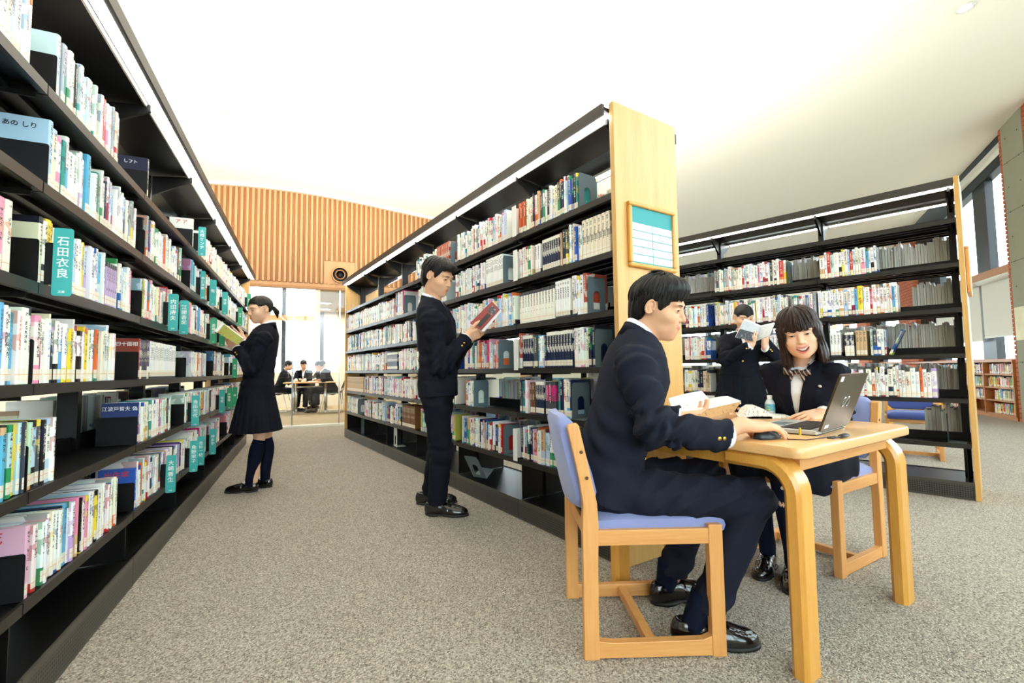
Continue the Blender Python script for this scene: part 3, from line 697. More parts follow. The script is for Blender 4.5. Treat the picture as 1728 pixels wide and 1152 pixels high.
px_fill('M', 2, 873, 936, 'ivory_set', hh=.2, tt=.03); px_fill('M', 2, 937, 962, 'white_set', hh=.215, tt=.022); px_fill('M', 2, 963, 984, 'pale', hh=(.215, .225)); px_fill('M', 2, 985, 991, 'red_set', hh=.22); bookend('M', 2, XM(2, 994), 'arch')
px_fill('M', 2, 766, 869, 'pale', hh=(.18, .23)); fill('M', 2, 1.75, 2.58, 'pale'); fill('M', 2, 2.63, 3.48, 'refs'); fill('M', 2, 3.53, 4.38, 'pale'); fill('M', 2, 4.43, 5.28, 'refs')
px_fill('M', 3, 875, 880, 'red_set', hh=.225); px_fill('M', 3, 881, 899, 'navy_set', hh=.205); px_fill('M', 3, 900, 921, 'refs', hh=(.19, .21)); px_fill('M', 3, 922, 966, 'navy_set', hh=.21, tt=.026); px_fill('M', 3, 967, 1004, 'refs', hh=(.2, .225)); bookend('M', 3, XM(3, 1007), 'arch')
px_fill('M', 3, 784, 841, 'bright', hh=(.18, .215)); bookend('M', 3, XM(3, 843), 'arch'); fill('M', 3, 1.75, 2.58, 'refs'); fill('M', 3, 2.63, 3.1, 'pale'); fill('M', 3, 3.13, 3.48, 'navy_set', hh=.19); fill('M', 3, 3.53, 4.38, 'pale'); fill('M', 3, 4.43, 5.28, 'pale')
px_fill('M', 4, 875, 890, 'refs', hh=(.2, .21)); px_fill('M', 4, 891, 903, 'brown_set', hh=.195); px_fill('M', 4, 904, 918, 'navy_set', hh=.2); px_fill('M', 4, 919, 938, 'pink_set', hh=.2); px_fill('M', 4, 939, 964, 'refs', hh=(.205, .23)); bookend('M', 4, XM(4, 968), 'arch')
px_fill('M', 4, 786, 799, 'bright'); bookend('M', 4, XM(4, 801), 'arch'); fill('M', 4, 1.75, 2.58, 'refs'); fill('M', 4, 2.63, 3.48, 'bright'); fill('M', 4, 3.53, 4.38, 'novel'); fill('M', 4, 4.43, 5.28, 'tan_set', hh=.2)
px_fill('M', 5, 876, 950, 'refs', hh=(.19, .22)); px_fill('M', 5, 780, 848, 'refs', hh=(.18, .21)); bookend('M', 5, XM(5, 852), 'arch'); fill('M', 5, 0.0, XM(5, 952), 'ivory_set', hh=.2)
fill('M', 5, 1.75, 2.5, 'novel'); fill('M', 5, 2.63, 3.0, 'brown_set', hh=.22); fill('M', 5, 3.02, 3.48, 'refs'); fill('M', 5, 3.53, 4.38, 'novel'); fill('M', 5, 4.7, 5.28, 'pale'); bookend('M', 5, 4.66, 'arch')
for bay in range(0, 4):
    for lev in (0, 2, 3, 4, 5): bay_fill('M', bay, lev, 'bright', .05, rng.uniform(.6, .95), back=True, hh=(.18, .2) if lev < 4 else (.17, .22))
# third stack
px_fill('R', 1, 1382, 1480, 'bright', hh=(.19, .225)); px_fill('R', 1, 1203, 1327, 'bright', hh=(.2, .235)); bookend('R', 1, XR(1, 1331), 'arch')
px_fill('R', 2, 1382, 1516, 'bright', hh=(.2, .235)); px_fill('R', 2, 1206, 1330, 'bright', hh=(.19, .24)); px_fill('R', 2, 1333, 1378, 'mag', hh=(.2, .22))
px_fill('R', 3, 1398, 1420, 'white_set', hh=.195); px_fill('R', 3, 1421, 1442, 'yellow_set', hh=.19, tt=.03); px_fill('R', 3, 1443, 1464, 'tan_set', hh=.2, tt=.024); px_fill('R', 3, 1465, 1497, 'bright', hh=(.19, .21))
px_fill('R', 4, 1392, 1583, 'bright', hh=(.18, .24)); px_fill('R', 3, 1290, 1376, 'bright', hh=(.19, .22)); px_fill('R', 3, 1155, 1200, 'bright', hh=(.2, .23)); px_fill('R', 4, 1290, 1376, 'bright', hh=(.19, .22)); px_fill('R', 2, 1156, 1196, 'bright', hh=(.19, .22))
px_fill('R', 4, 1155, 1200, 'refs', hh=(.2, .22))
for bay in range(0, 4):
    for lev in (1, 2, 3, 4):
        bay_fill('R', bay, lev, 'mag', .02, .98 if not (bay == 0 and lev == 2) else .33, back=True, hh=(.2, .265), tt=(.006, .026), ww=.19)
fill('R', 5, .06, .3, 'mag', back=True, hh=(.2, .27), tt=(.008, .022), ww=.2)
# keep the places of the cover-out volumes free
for lev, x in ((0, 89), (0, 245), (0, 323), (1, 75), (3, 230), (4, 228), (5, 34), (5, 223)):
    c0 = XL(lev, x)+.001; c1 = c0+.025
    BOOKS = [b for b in BOOKS if not (b.S is SL and b.lev == lev and not b.back and b.s+b.t/2 > c0 and b.s-b.t/2 < c1)]
# ------------------------------------------------------------------ realise the books
def book_arrays(b, Fm):
    t, h, w = b.t, b.h, b.w; z1 = h-.003; e = .0035 if t > .012 else .0015
    V = [(-t/2, w), (-t/2, e), (-t/4, 0), (t/4, 0), (t/2, e), (t/2, w)]
    P = [(x, y, 0) for x, y in V]+[(x, y, h) for x, y in V]+[(x, min(y, w-.003), z1) for x, y in V]+[(-t/2, w-.003, 0), (t/2, w-.003, 0)]
    Fc = [(0, 1, 7, 6), (1, 2, 8, 7), (2, 3, 9, 8), (3, 4, 10, 9), (4, 5, 11, 10)]
    Fp = [(12, 13, 14, 15, 16, 17), (18, 12, 17, 19)]
    uvs = []
    for q in Fc:
        for i in q:
            x, y, z = P[i]
            if q in (Fc[0], Fc[4]): uvs.append((1.+y, z))
            else: uvs.append((x, z))
    for q in Fp:
        for i in q: uvs.append((P[i][0], P[i][1]))
    size = min(max(t*.6, .006), .0125)
    fa = [(b.c1, b.c2, (b.seed, h, size))]*7
    return [Fm(p) for p in P], Fc+Fp, [0]*5+[1]*2, uvs, fa
def make_book_mesh(name, parts):
    V, F, MI, UVs, FA = [], [], [], [], []
    for (P, f, mi, uvs, fa) in parts:
        n = len(V); V += P; F += [tuple(i+n for i in q) for q in f]; MI += mi; UVs += uvs; FA += fa
    me = bpy.data.meshes.new(name); me.from_pydata([tuple(p) for p in V], [], F)
    me.materials.append(M['book']); me.materials.append(M['pages']); me.polygons.foreach_set('material_index', MI)
    ul = me.uv_layers.new(name='UVMap'); ul.data.foreach_set('uv', np.array(UVs, np.float32).ravel())
    for k, nm in ((0, 'c1'), (1, 'c2')):
        at = me.attributes.new(nm, 'FLOAT_COLOR', 'FACE'); at.data.foreach_set('color', np.array([f[k] for f in FA], np.float32).ravel())
    at = me.attributes.new('prm', 'FLOAT_VECTOR', 'FACE'); at.data.foreach_set('vector', np.array([f[2] for f in FA], np.float32).ravel())
    me.update(); return me
HIDE = [(392, 490, 470, 840), (697, 430, 790, 885), (1005, 455, 1230, 930), (1210, 500, 1300, 800), (1285, 512, 1440, 830), (940, 690, 1010, 930)]
for b in BOOKS:
    S = b.S; dd = b.d if not b.back else DEPTH-b.d
    P0 = S.F.w(b.s, dd, b.z+.001); b.P0 = P0
    c0 = px(S.F.w(b.s-b.t/2, dd, b.z)); c1 = px(S.F.w(b.s+b.t/2, dd, b.z)); c2 = px(S.F.w(b.s, dd, b.z+b.h))
    cen = px(S.F.w(b.s, dd, b.z+b.h/2))
    b.pix = cen; b.area = abs(c0[0]-c1[0])*abs(c2[1]-(c0[1]+c1[1])/2) if cen[2] > .2 else 0
    if b.back or not (2 < cen[0] < 1724 and 2 < cen[1] < 1150) or any(h[0] < cen[0] < h[2] and h[1] < cen[1] < h[3] for h in HIDE): b.area = 0
    b.inframe = cen[2] > .1 and -60 < cen[0] < 1790 and -120 < cen[1] < 1270
BOOKS = [b for b in BOOKS if b.inframe]
big = sorted([b for b in BOOKS if b.area > 0], key=lambda b: -b.area)[:300]
bigs = set(map(id, big))
cnt = {}
def ordn(n): return f"{n}{'th' if 10 <= n % 100 <= 20 else {1: 'st', 2: 'nd', 3: 'rd'}.get(n % 10, 'th')}"
byshelf = {}
for b in BOOKS:
    if b.area > 0: byshelf.setdefault((b.S.name, b.lev, bayname(b.S, b.s)), []).append(b)
for k, L in byshelf.items():
    L.sort(key=lambda b: b.pix[0])
    for i, b in enumerate(L): b.idx = i+1
for b in big:
    S = b.S
    if b.back: continue
    parts = book_arrays(b, lambda p: np.array((p[0]*1., p[1], p[2])))
    me = make_book_mesh('book', [parts]); o = link('book', me, None, b.P0); o.rotation_euler = (0, 0, S.ang)
    bay = bayname(S, b.s)
    bn = {'L': ['front', 'nearest', 'second', 'third', 'fourth', 'fifth', 'sixth'], 'M': ['nearest', 'second', 'third', 'fourth', 'fifth', 'sixth'], 'R': ['nearest', 'second', 'third', 'fourth', 'fifth']}[S.name][bay]
    tag(o, f"{b.cn} book, {ordn(b.idx)} from left, {SHN[b.lev]} shelf, {bn} bay of the {STK[S.name][1]} stack", 'book', f"books on the {STK[S.name][1]} stack")
rest = [b for b in BOOKS if id(b) not in bigs]
parts = []
for b in rest:
    S = b.S; A = Frame(b.P0, S.D if not b.back else -S.D, S.inw if not b.back else -S.inw)
    if S.sx < 0: A.x = -A.x
    parts.append(book_arrays(b, lambda p, A=A: A.w(*p)))
me = make_book_mesh('books', parts); o = link('books', me); tag(o, 'smaller and partly hidden books filling the remaining shelves of all the stacks', 'books', kind='stuff')
print('BOOKS', len(BOOKS), 'big', len(big), 'smallest', big[-1].area)
ENDN = {}
for (o, sk, lev, s, kind) in ENDS:
    S, nm = STK[sk]; bay = bayname(S, s); k = (sk, lev, bay); ENDN.setdefault(k, []).append((px(S.F.w(s, 0, S.levels[lev]))[0], o, kind))
for (sk, lev, bay), L in ENDN.items():
    L.sort(key=lambda q: q[0]); S, nm = STK[sk]
    bn = {'L': ['front', 'nearest', 'second', 'third', 'fourth', 'fifth', 'sixth'], 'M': ['nearest', 'second', 'third', 'fourth', 'fifth', 'sixth'], 'R': ['nearest', 'second', 'third', 'fourth', 'fifth']}[sk][bay]
    for i, (x, o, kind) in enumerate(L):
        w = 'black plate' if kind == 'black' else 'grey arched steel'
        pos = '' if len(L) == 1 else f", {['leftmost', 'second from left', 'third from left', 'fourth from left'][min(i, 3)]}"
        tag(o, f"{w} bookend{pos} on {SHN[lev]} shelf, {bn} bay of {nm} stack", 'bookend', 'bookends')
# ================================================================== signs on the stacks
_tc = {}
def text_mesh(body, size, mat_, vertical=False, align='CENTER', ext=.0004, bold=.009):
    c = bpy.data.curves.new('lettering', 'FONT'); c.body = '\n'.join(body) if vertical else body; c.size = size; c.align_x = align; c.align_y = 'CENTER'; c.extrude = ext; c.space_line = 1.08
    c.resolution_u = 3; c.offset = size*bold
    o = bpy.data.objects.new('lettering', c); COL.objects.link(o)
    dg = bpy.context.evaluated_depsgraph_get(); me = bpy.data.meshes.new_from_object(o.evaluated_get(dg)); COL.objects.unlink(o); bpy.data.objects.remove(o)
    me.materials.clear(); me.materials.append(mat_); return me
def text_on(name, body, size, mat_, parent, origin, xdir, zdir, **k):   # lettering standing in the plane (xdir, zdir)
    me = text_mesh(body, size, mat_, **k); x = np.array(xdir, float); z = np.array(zdir, float); n = np.cross(x, z)
    O = np.array(origin, float)-np.array(parent.location)
    M4 = Matrix(((x[0], z[0], n[0], O[0]), (x[1], z[1], n[1], O[1]), (x[2], z[2], n[2], O[2]), (0, 0, 0, 1)))
    me.transform(M4); o = bpy.data.objects.new(name, me); COL.objects.link(o); o.parent = parent; return o
def divider(lev, x, text, mt='teal', w=.046, h=.205, words='', dz=-.03, tsz=.03):
    S = SL; s = sx_level(S, x, lev); z = S.levels[lev]+dz
    t = empty('author_divider', S.F.w(s, -.008, z), f"{mt} author divider, {words}", 'divider', 'author dividers')
    b = MB(Frame(S.F.w(s, 0, z), S.D, S.inw)); b.prism(rrect(w, h, .007, 3, -.004-w/2, h/2), -.0012, .0012, 0, 'x'); b.build('plate', M[mt], t)
    b = MB(Frame(S.F.w(s, 0, S.levels[lev]), S.D, S.inw)); b.box(-.001, .001, -.01, .12, .002, .128).build('slip', M['black_plate'], t)
    if text:
        c = S.F.w(s-.0016, -.004-w/2, z)
        text_on('lettering', text, tsz, M['white'], t, c+np.array([0, 0, h*.56]), -S.inw, (0, 0, 1), vertical=True)
        text_on('footer_print', '文庫', .008, M['white'], t, c+np.array([0, 0, .012]), -S.inw, (0, 0, 1))
divider(2, 69, '石田衣良', words='largest, beside the black plate on the third shelf')
divider(2, 274, '内田康夫', words='on the third shelf before a second teal plate', tsz=.028)
divider(2, 294, '江國香織', words='second of a pair on the third shelf', tsz=.028)
divider(2, 348, '遠藤周', 'green', words='on the third shelf before the girl\'s book', tsz=.026)
divider(2, 364, '大沢', 'green', words='lower, half behind the girl\'s open book', tsz=.026)
divider(0, 327, '大槻ケンヂ', words='only one on the top shelf of the second bay', tsz=.026)
divider(1, 331, '赤川次郎', words='narrow, leftmost on the second shelf', w=.03, tsz=.022)
divider(1, 347, '有', words='wide, second from left on the second shelf', tsz=.03)
divider(1, 369, '池波', words='third from left on the second shelf', tsz=.026)
divider(1, 397, '伊坂', 'green', words='on the second shelf near the wood end panel', tsz=.022)
divider(0, 413, '阿川', 'green', words='on the top shelf near the wood end panel', tsz=.022)
divider(3, 387, '奥田', 'green', words='on the fourth shelf beside the girl\'s sleeve', tsz=.026)
divider(4, 315, '角田光代', words='leftmost on the fifth shelf', tsz=.028)
divider(4, 364, '垣根', words='second from left on the fifth shelf', tsz=.026)
divider(4, 377, '海堂尊', 'green', words='third from left on the fifth shelf', tsz=.026)
divider(4, 387, '神', 'green', words='on the fifth shelf against the girl\'s jacket', tsz=.026)
divider(5, 270, '大崎善生', words='largest on the lowest shelf', tsz=.028)
divider(5, 312, '角野栄子', words='second from left on the lowest shelf', tsz=.028)
divider(5, 325, '金城一紀', words='third from left on the lowest shelf', tsz=.026)
divider(5, 347, '神永学', words='fourth from left on the lowest shelf', tsz=.026)
# books shown cover-out against the black plates
def cover_book(sk, lev, x, col, label, t=.022, h=.19, w=.135, txt=None, tcol='white', cap=None, d=.014, dz=0., col2=None, tz=.04):
    S, nm = STK[sk]; s = sx_level(S, x, lev)+.002+t/2
    b = Bk(); b.S = S; b.t = t; b.h = h; b.w = w; b.c1 = srgb(*col); b.c2 = srgb(*(col2 or col)); b.seed = .02; 
    P0 = S.F.w(s, d, S.levels[lev]+.001)
    root = empty('book', P0, label, 'book', f'books on the {nm} stack')
    Fm = Frame((0, 0, 0), S.D*1., S.inw); 
    me = make_book_mesh('volume', [book_arrays(b, lambda p: Fm.w(p[0], p[1], p[2]))]); o = link('volume', me, root)
    if txt: text_on('cover_print', txt, tz*.62, M[tcol], root, S.F.w(s-t/2-.0006, d+w/2, S.levels[lev]+h-.018), S.inw*-1., (0, 0, 1)) if False else text_on('cover_print', txt, tz*.62, M[tcol], root, S.F.w(s-t/2-.0006, d+w/2, S.levels[lev]+h-.026), -S.inw if S.sx < 0 else -S.inw, (0, 0, 1))
    return root
M['red_ink'] = mat('red_print', srgb(210, 60, 60), .6); M['ink'] = mat('dark_print', srgb(40, 40, 44), .6)
cover_book('L', 0, 89, (196, 226, 224), 'pale mint book shown cover-out over the black plate, top shelf of left stack', h=.2)
cover_book('L', 0, 245, (30, 32, 56), 'dark navy book shown cover-out near the gap on the left stack top shelf', txt='しフト', h=.195, tz=.03)
cover_book('L', 0, 323, (238, 236, 226), 'white book with red marks shown cover-out on the left stack top shelf', h=.205, txt='ア ア', tcol='red_ink', tz=.05)
cover_book('L', 1, 75, (176, 208, 230), 'light blue book shown cover-out on the second shelf of the left stack', h=.205, txt='あの しり', tcol='ink', tz=.03)
cover_book('L', 3, 230, (150, 62, 44), 'brick-red book shown cover-out on the fourth shelf of the left stack', h=.19, txt='怪奇四十面相', tz=.034)
cover_book('L', 4, 228, (26, 54, 118), 'dark blue book with a big white character on its cover, fifth shelf', h=.19, txt='江波戸哲夫 偽', tz=.034)
cover_book('L', 5, 34, (228, 178, 204), 'pink book with a violet plant picture shown cover-out on the lowest shelf', h=.2, txt='花', tcol='red_ink', tz=.06)
cover_book('L', 5, 223, (46, 92, 186), 'bright blue book with red letters shown cover-out on the lowest shelf', h=.19, txt='出生率', tcol='red_ink', tz=.05)
# a blue book leaning in a gap of the third stack, a book end on its lowest shelf
_b = Bk(); _b.S = SR; _b.t = .016; _b.h = .205; _b.w = .14; _b.c1 = srgb(40, 74, 140); _b.c2 = srgb(196, 206, 80); _b.seed = .31
_s = sx_level(SR, 1502, 3); me = make_book_mesh('book', [book_arrays(_b, lambda p: np.array(p, float))]); o = link('book', me, None, SR.F.w(_s, .015, SR.levels[3]+.004))
o.rotation_euler = (0, math.radians(24), SR.ang); tag(o, 'dark blue book leaning over in a gap on the fourth shelf of the third stack', 'book', 'books on the third stack')
_e = loose_be = link('bookend', BE_ARCH, None, SR.F.w(sx_level(SR, 1600, 5), .03, SR.levels[5])); _e.rotation_euler = (0, 0, SR.ang); tag(_e, 'grey bookend standing on the lowest shelf of the third stack', 'bookend', 'bookends')
# white paper shelf tabs on the middle stack
def shelf_tab(lev, x, i, h=.19):
    S = SM; s = sx_level(S, x, lev); t = tag(MB(Frame(S.F.w(s, 0, S.levels[lev]), S.D, S.inw)).box(-.045, .0, -.012, -.009, -.012, h).box(-.001, .0, -.009, .06, 0, h).build('shelf_tab', M['paper'], loc=S.F.w(s, 0, S.levels[lev])),
        f"white card shelf tab on {SHN[lev]} shelf at the first joint of the middle stack", 'shelf tab', 'white shelf tabs')
for i, (lev, x) in enumerate(((0, 871), (1, 873), (3, 874), (5, 873))): shelf_tab(lev, x, i)
# loose book ends on the base decks
def loose_bookend(P, ez, ex, label, mt='grey_steel', ey=0):
    me = BE_ARCH.copy(); me.materials[0] = M[mt]; o = link('bookend', me, None, P); o.rotation_euler = (ex, ey, ez); tag(o, label, 'bookend', 'bookends'); return o
s_ = spx(SM, 822, 795); loose_bookend(SM.F.w(s_+.06, .05, .152), SM.ang+1.9, 0, 'grey arched bookend tipped over on the base deck behind the standing boy', ey=-.55)
s_ = spx(SM, 664, 732); loose_bookend(SM.F.w(s_, .06, .12), SM.ang+1.5, 0, 'white arched bookend standing on the middle stack base deck', 'white_steel')
s_ = spx(SM, 607, 722); loose_bookend(SM.F.w(s_, .04, .12), SM.ang+.3, 0, 'dark grey bookend on the base deck near the far end panel')
# notice board on the end panel
EP = Frame(SM.F.w(-.09, 0, 0), SM.inw, -SM.D)            # x across the panel, y out towards the camera
nb = empty('notice_board', EP.w(.25, .012, 1.62), 'teal notice board with white label grid in a wooden frame', 'notice board')
x0, x1, z0, z1 = .075, .435, 1.455, 1.79
def strip(poly_a, nm): pass
for (a0, a1, c0, c1) in ((x0, x1, z1-.022, z1), (x0, x1, z0, z0+.022), (x0, x0+.022, z0+.022, z1-.022), (x1-.022, x1, z0+.022, z1-.022)):
    MB(EP).box(a0, a1, 0, .022, c0, c1).build('frame_bar', M['honey'], nb, bevel=.007)
MB(EP).box(x0+.02, x1-.02, 0, .01, z0+.02, z1-.02).build('teal_panel', M['teal_board'], nb)
cw = (x1-x0-.044-.012)/2; ch = (z1-z0-.044)*.70/5
for r in range(5):
    for c in range(2):
        xa = x0+.022+.003+c*(cw+.006); za = z0+.022+.006+r*ch
        o = MB(EP).box(xa, xa+cw, .009, .0112, za+.002, za+ch-.003).build('label_strip', M['white'], nb)
# poster on the concrete pier and small notice on the third stack's end panel
p_ = tag(MB(WF).box(-1.75, -1.3, -.012, -.006, 1.3, 1.82).build('poster', mat('poster_print', srgb(226, 220, 186), .7, vary=.25), loc=WF.w(-1.5, -.01, 1.3)), 'pale poster with small coloured pictures on the concrete pier', 'poster')
ER = Frame(SR.F.w(0, 0, 0), SR.inw, -SR.D)
nb2 = empty('notice_board', ER.w(.25, .01, 1.6), 'wood-framed notice board seen edge-on on the third stack end panel', 'notice board')
for (a0, a1, c0, c1) in ((.075, .435, 1.77, 1.79), (.075, .435, 1.455, 1.475), (.075, .095, 1.475, 1.77), (.415, .435, 1.475, 1.77)): MB(ER).box(a0, a1, 0, .024, c0, c1).build('frame_bar', M['beech'], nb2, bevel=.006)
MB(ER).box(.09, .42, 0, .01, 1.47, 1.775).build('teal_panel', M['teal_board'], nb2)
# ================================================================== chairs
def make_chair(name, P, fwd, label, fabric, group='wooden library chairs'):
    ang = math.atan2(fwd[1], fwd[0]); root = empty(name, (P[0], P[1], 0), label, 'chair', group); root.rotation_euler = (0, 0, ang)
    def part(nm, b, m, **k): return b.build(nm, m, root, org=(0, 0, 0), **k)
    for sgn in (-1, 1):
        y0, y1 = (sgn*.22, sgn*.185) if sgn < 0 else (.185, .22); y0, y1 = min(y0, y1), max(y0, y1)
        prof = [(-.235, 0), (-.185, 0), (-.183, .30), (-.178, .42), (-.182, .5), (-.198, .58), (-.236, .755), (-.243, .765), (-.272, .76), (-.276, .75), (-.24, .58), (-.229, .5), (-.232, .42)]
        o = part('rear_post', MB().prism(prof, y0, y1, 0, 'y'), M['beech'], bevel=.003)
        for (xx, zz) in ((-.215, .585), (-.232, .67)):
            yy = y0-.001 if sgn < 0 else y1+.001
            MB().tube([(xx, yy-.001, zz), (xx, yy+.001, zz)], .006, 8).build('screw', M['screw'], o, org=(0, 0, 0))
        part('front_post', MB().box(.188, .235, y0, y1, 0, .425), M['beech'], bevel=.003)
        part('side_rail', MB().box(-.186, .19, y0+.004, y1-.004, .362, .412), M['beech_x'], bevel=.002)
        part('floor_rail', MB().prism([(-.187, 0.004), (.189, .004), (.189, .066), (.16, .055), (-.14, .052), (-.187, .058)], y0+.003, y1-.003, 0, 'y'), M['beech_x'], bevel=.002)
    part('stretcher', MB().box(-.02, .012, -.188, .188, .012, .046), M['beech'], bevel=.002)
    part('cross_rail', MB().box(.19, .212, -.186, .186, .355, .405), M['beech']); part('cross_rail', MB().box(-.21, -.188, -.186, .186, .355, .405), M['beech'])
    # seat pad
    rings = []
    for k in range(13):
        y = -.198+.396*k/12; e = 1-abs(2*k/12-1)**6*.35; rg = []
        prof = [(-.185, .402), (-.188, .44), (-.17, .458), (-.1, .462), (0, .46), (.1, .463), (.2, .466), (.235, .462), (.252, .445), (.256, .425), (.25, .40), (.23, .39), (.0, .396)]
        rings.append([(x, y, .40+(z-.40)*(e if z > .41 else 1)) for x, z in prof])
    part('seat_pad', MB().loft(rings), M[fabric], smooth=True, sharp=50)
    rings = []
    for k in range(13):
        y = -.183+.366*k/12; cv = .022*(1-(2*k/12-1)**2); e = 1-abs(2*k/12-1)**8*.25
        prof = [(-.182, .47), (-.176, .5), (-.19, .58), (-.222, .72), (-.24, .77), (-.262, .79), (-.286, .785), (-.296, .76), (-.272, .62), (-.252, .52), (-.24, .475), (-.215, .46)]
        rings.append([(x-cv, y, .62+(z-.62)*e) for x, z in prof])
    part('back_pad', MB().loft(rings), M[fabric], smooth=True, sharp=50)
    return root
ch1 = make_chair('library_chair', (.452, 1.785), (1, .025), 'wooden chair with blue-violet pads on which the boy sits', 'blue_fabric')
CH2 = np.array([1.535, 2.415, 0]); F2 = np.array([-.85, -.526, 0.]); F2 /= np.linalg.norm(F2)
ch2 = make_chair('library_chair', CH2, F2, 'wooden chair with blue pads under the smiling girl', 'blue_fabric')
C3 = (atz(1546, 757)+atz(1475, 757))/2
ch3 = make_chair('library_chair', aty(1538, 700, 4.85), (-.62, -.78), 'empty wooden chair with deep blue seat seen through the third stack', 'navy_fabric')
ch4 = make_chair('library_chair', aty(1545, 700, 7.6), (-1, .1), 'empty wooden chair further off behind the laptop, seen through the stack', 'navy_fabric')
# ================================================================== tables
def make_table(P, a, label, hx=.455, hy=.43, group='study tables', top='tabletop'):
    a = np.array(a)/np.linalg.norm(a); ang = math.atan2(a[1], a[0]); root = empty('study_table', (P[0], P[1], 0), label, 'table', group); root.rotation_euler = (0, 0, ang)
    def part(nm, b, m, **k): return b.build(nm, m, root, org=(0, 0, 0), **k)
    b = MB(); rings = []
    for (dz, off) in ((.662, -.006), (.666, -.001), (.674, .0), (.690, .0), (.697, -.0025), (.700, -.008)):
        rings.append([(x, y, dz) for x, y in rrect(2*hx+2*off, 2*hy+2*off, .045, 6)])
    part('table_top', b.loft(rings), M[top], smooth=True, sharp=40)
    for sx in (-1, 1):
        xc = sx*(hx-.055); w = .044
        for sy in (-1, 1):
            yl = sy*(hy-.02); R_ = .12; th = .052; rings = []
            sec = lambda c, n_: [(xc-w, c[0]-n_[0]*th*.0, c[1]-n_[1]*th*.0)]
            path = [((yl, z), (-sy, 0.)) for z in (0, .2, .4, .665-R_)]
            for k in range(1, 8):
                q = math.pi/2*k/7; path.append(((yl-sy*R_*(1-math.cos(q)), .665-R_+R_*math.sin(q)), (-sy*math.cos(q), -math.sin(q))))
            path.append(((yl-sy*(R_+.12), .665), (0., -1.)))
            for (c, nn) in path:
                ch = .012
                loc = [(-w+ch, 0), (w-ch, 0), (w, ch), (w, th-ch), (w-ch, th), (-w+ch, th), (-w, th-ch), (-w, ch)]
                rings.append([(xc+lx, c[0]+nn[0]*ld, c[1]+nn[1]*ld) for lx, ld in loc])
            part('leg', MB().loft(rings), M['honey'], smooth=True, sharp=35)
        part('side_rail', MB().box(xc-.03, xc+.03, -hy+.27, hy-.27, .613, .664), M['honey'])
    for sy in (-1, 1): part('apron', MB().box(-hx+.1, hx-.1, sy*(hy-.07)-.012, sy*(hy-.07)+.012, .61, .663), M['beech_x'])
    part('apron', MB().box(-hx+.035, -hx+.06, -hy+.1, hy-.1, .61, .663), M['beech'])
    return root
TC = np.array([1.016, 2.017, 0]); TA_ = np.array([.836, .549, 0]); TB_ = np.array([-.549, .836, 0])
make_table(TC, TA_, 'honey wood study table with bentwood legs, laptop on top')
make_table(aty(1500, 700, 6.9), (1, .12), 'second wooden study table, seen through the shelves of the third stack')
def T(a, b, z=.70): return TC+TA_*a+TB_*b+np.array([0, 0, z])
# ================================================================== low bookcases under the windows
def low_bookcase(t0, n, label, name='low_bookcase', w=.9):
    root = empty('low_bookcase', WF.w(t0+w*n/2, .15, 0), label, 'bookcase', 'low window bookcases')
    P = lambda b, nm, m: b.build(nm, m, root)
    P(MB(WF).box(t0, t0+w*n, -.0, .3, .96, .995), 'top_board', M['case_wood'])
    P(MB(WF).box(t0, t0+w*n, .02, .3, 0, .06), 'plinth', M['case_wood'])
    P(MB(WF).box(t0, t0+w*n, .285, .3, .06, .96), 'back_board', M['case_wood'])
    for k in range(n+1): P(MB(WF).box(t0+w*k-.014, t0+w*k+.014, 0, .29, .06, .96), 'side_panel', M['case_wood'])
    for k in range(n):
        for z in (.06, .29, .51, .735): P(MB(WF).box(t0+w*k+.014, t0+w*(k+1)-.014, .01, .29, z, z+.022), 'shelf', M['case_wood'])
low_bookcase(-1.1, 5, 'low wooden bookcase of colourful books under the window by the pier')
class FS: pass
lb = FS(); lb.name = 'W'; lb.F = WF; lb.D = WT; lb.inw = WN; lb.sx = 1.; lb.levels = [.757, .532, .312, .082]; lb.joints = [-1.1+.9*k for k in range(6)]
BK0 = len(BOOKS)
for k in range(5):
    for lev in range(4):
        if k == 1 and lev == 3: continue
        fill(lb, lev, lb.joints[k]+.02, lb.joints[k]+.02+rng.uniform(.6, .85), 'child', hh=(.15, .19), ww=.14)
parts = [book_arrays(b, lambda p, A=Frame(WF.w(b.s, b.d+.02, b.z), WT, WN): A.w(*p)) for b in BOOKS[BK0:]]
me = make_book_mesh('books', parts); o = link('picture_books', me); tag(o, 'colourful picture books filling the low bookcase under the window', 'books', kind='stuff')
# ================================================================== things on the table
M['mouse'] = mat('mouse_plastic', srgb(30, 32, 38), .35); M['laptop_lid'] = mat('laptop_lid', srgb(84, 70, 50), .3, .75); M['laptop_base'] = mat('laptop_silver', srgb(196, 196, 194), .35, .4)
M['key'] = mat('laptop_key', srgb(52, 44, 42), .5); M['screen'] = mat('screen_glass', srgb(16, 18, 24), .1); M['page_white'] = mat('page_white', srgb(246, 245, 240), .75); M['cover_brown'] = mat('cover_board_brown', srgb(196, 150, 96), .6)
M['yellow'] = mat('yellow_tag', srgb(226, 200, 40), .5)
H0 = atz(1380, 729.5, .714); hd = atz(1427, 716, .714)-H0; hd[2] = 0; hd /= np.linalg.norm(hd); bd = np.array([-hd[1], hd[0], 0.])
LW, LD = .335, .23
lt = empty('laptop', H0+hd*LW/2, 'open laptop, its bronze lid with a pale looped emblem towards us', 'laptop')
LF_ = Frame(np.array([H0[0], H0[1], .7005]), hd, bd)
MB(LF_).box(0, LW, .004, LD, .003, .018).build('base', M['laptop_base'], lt, bevel=.003)
MB(LF_).box(.005, LW-.005, .008, LD-.004, .0, .004).build('underside', M['rubber'], lt)
kb = MB(LF_).box(.018, LW-.018, .03, .135, .0178, .0185).build('keyboard', M['rubber'], lt)
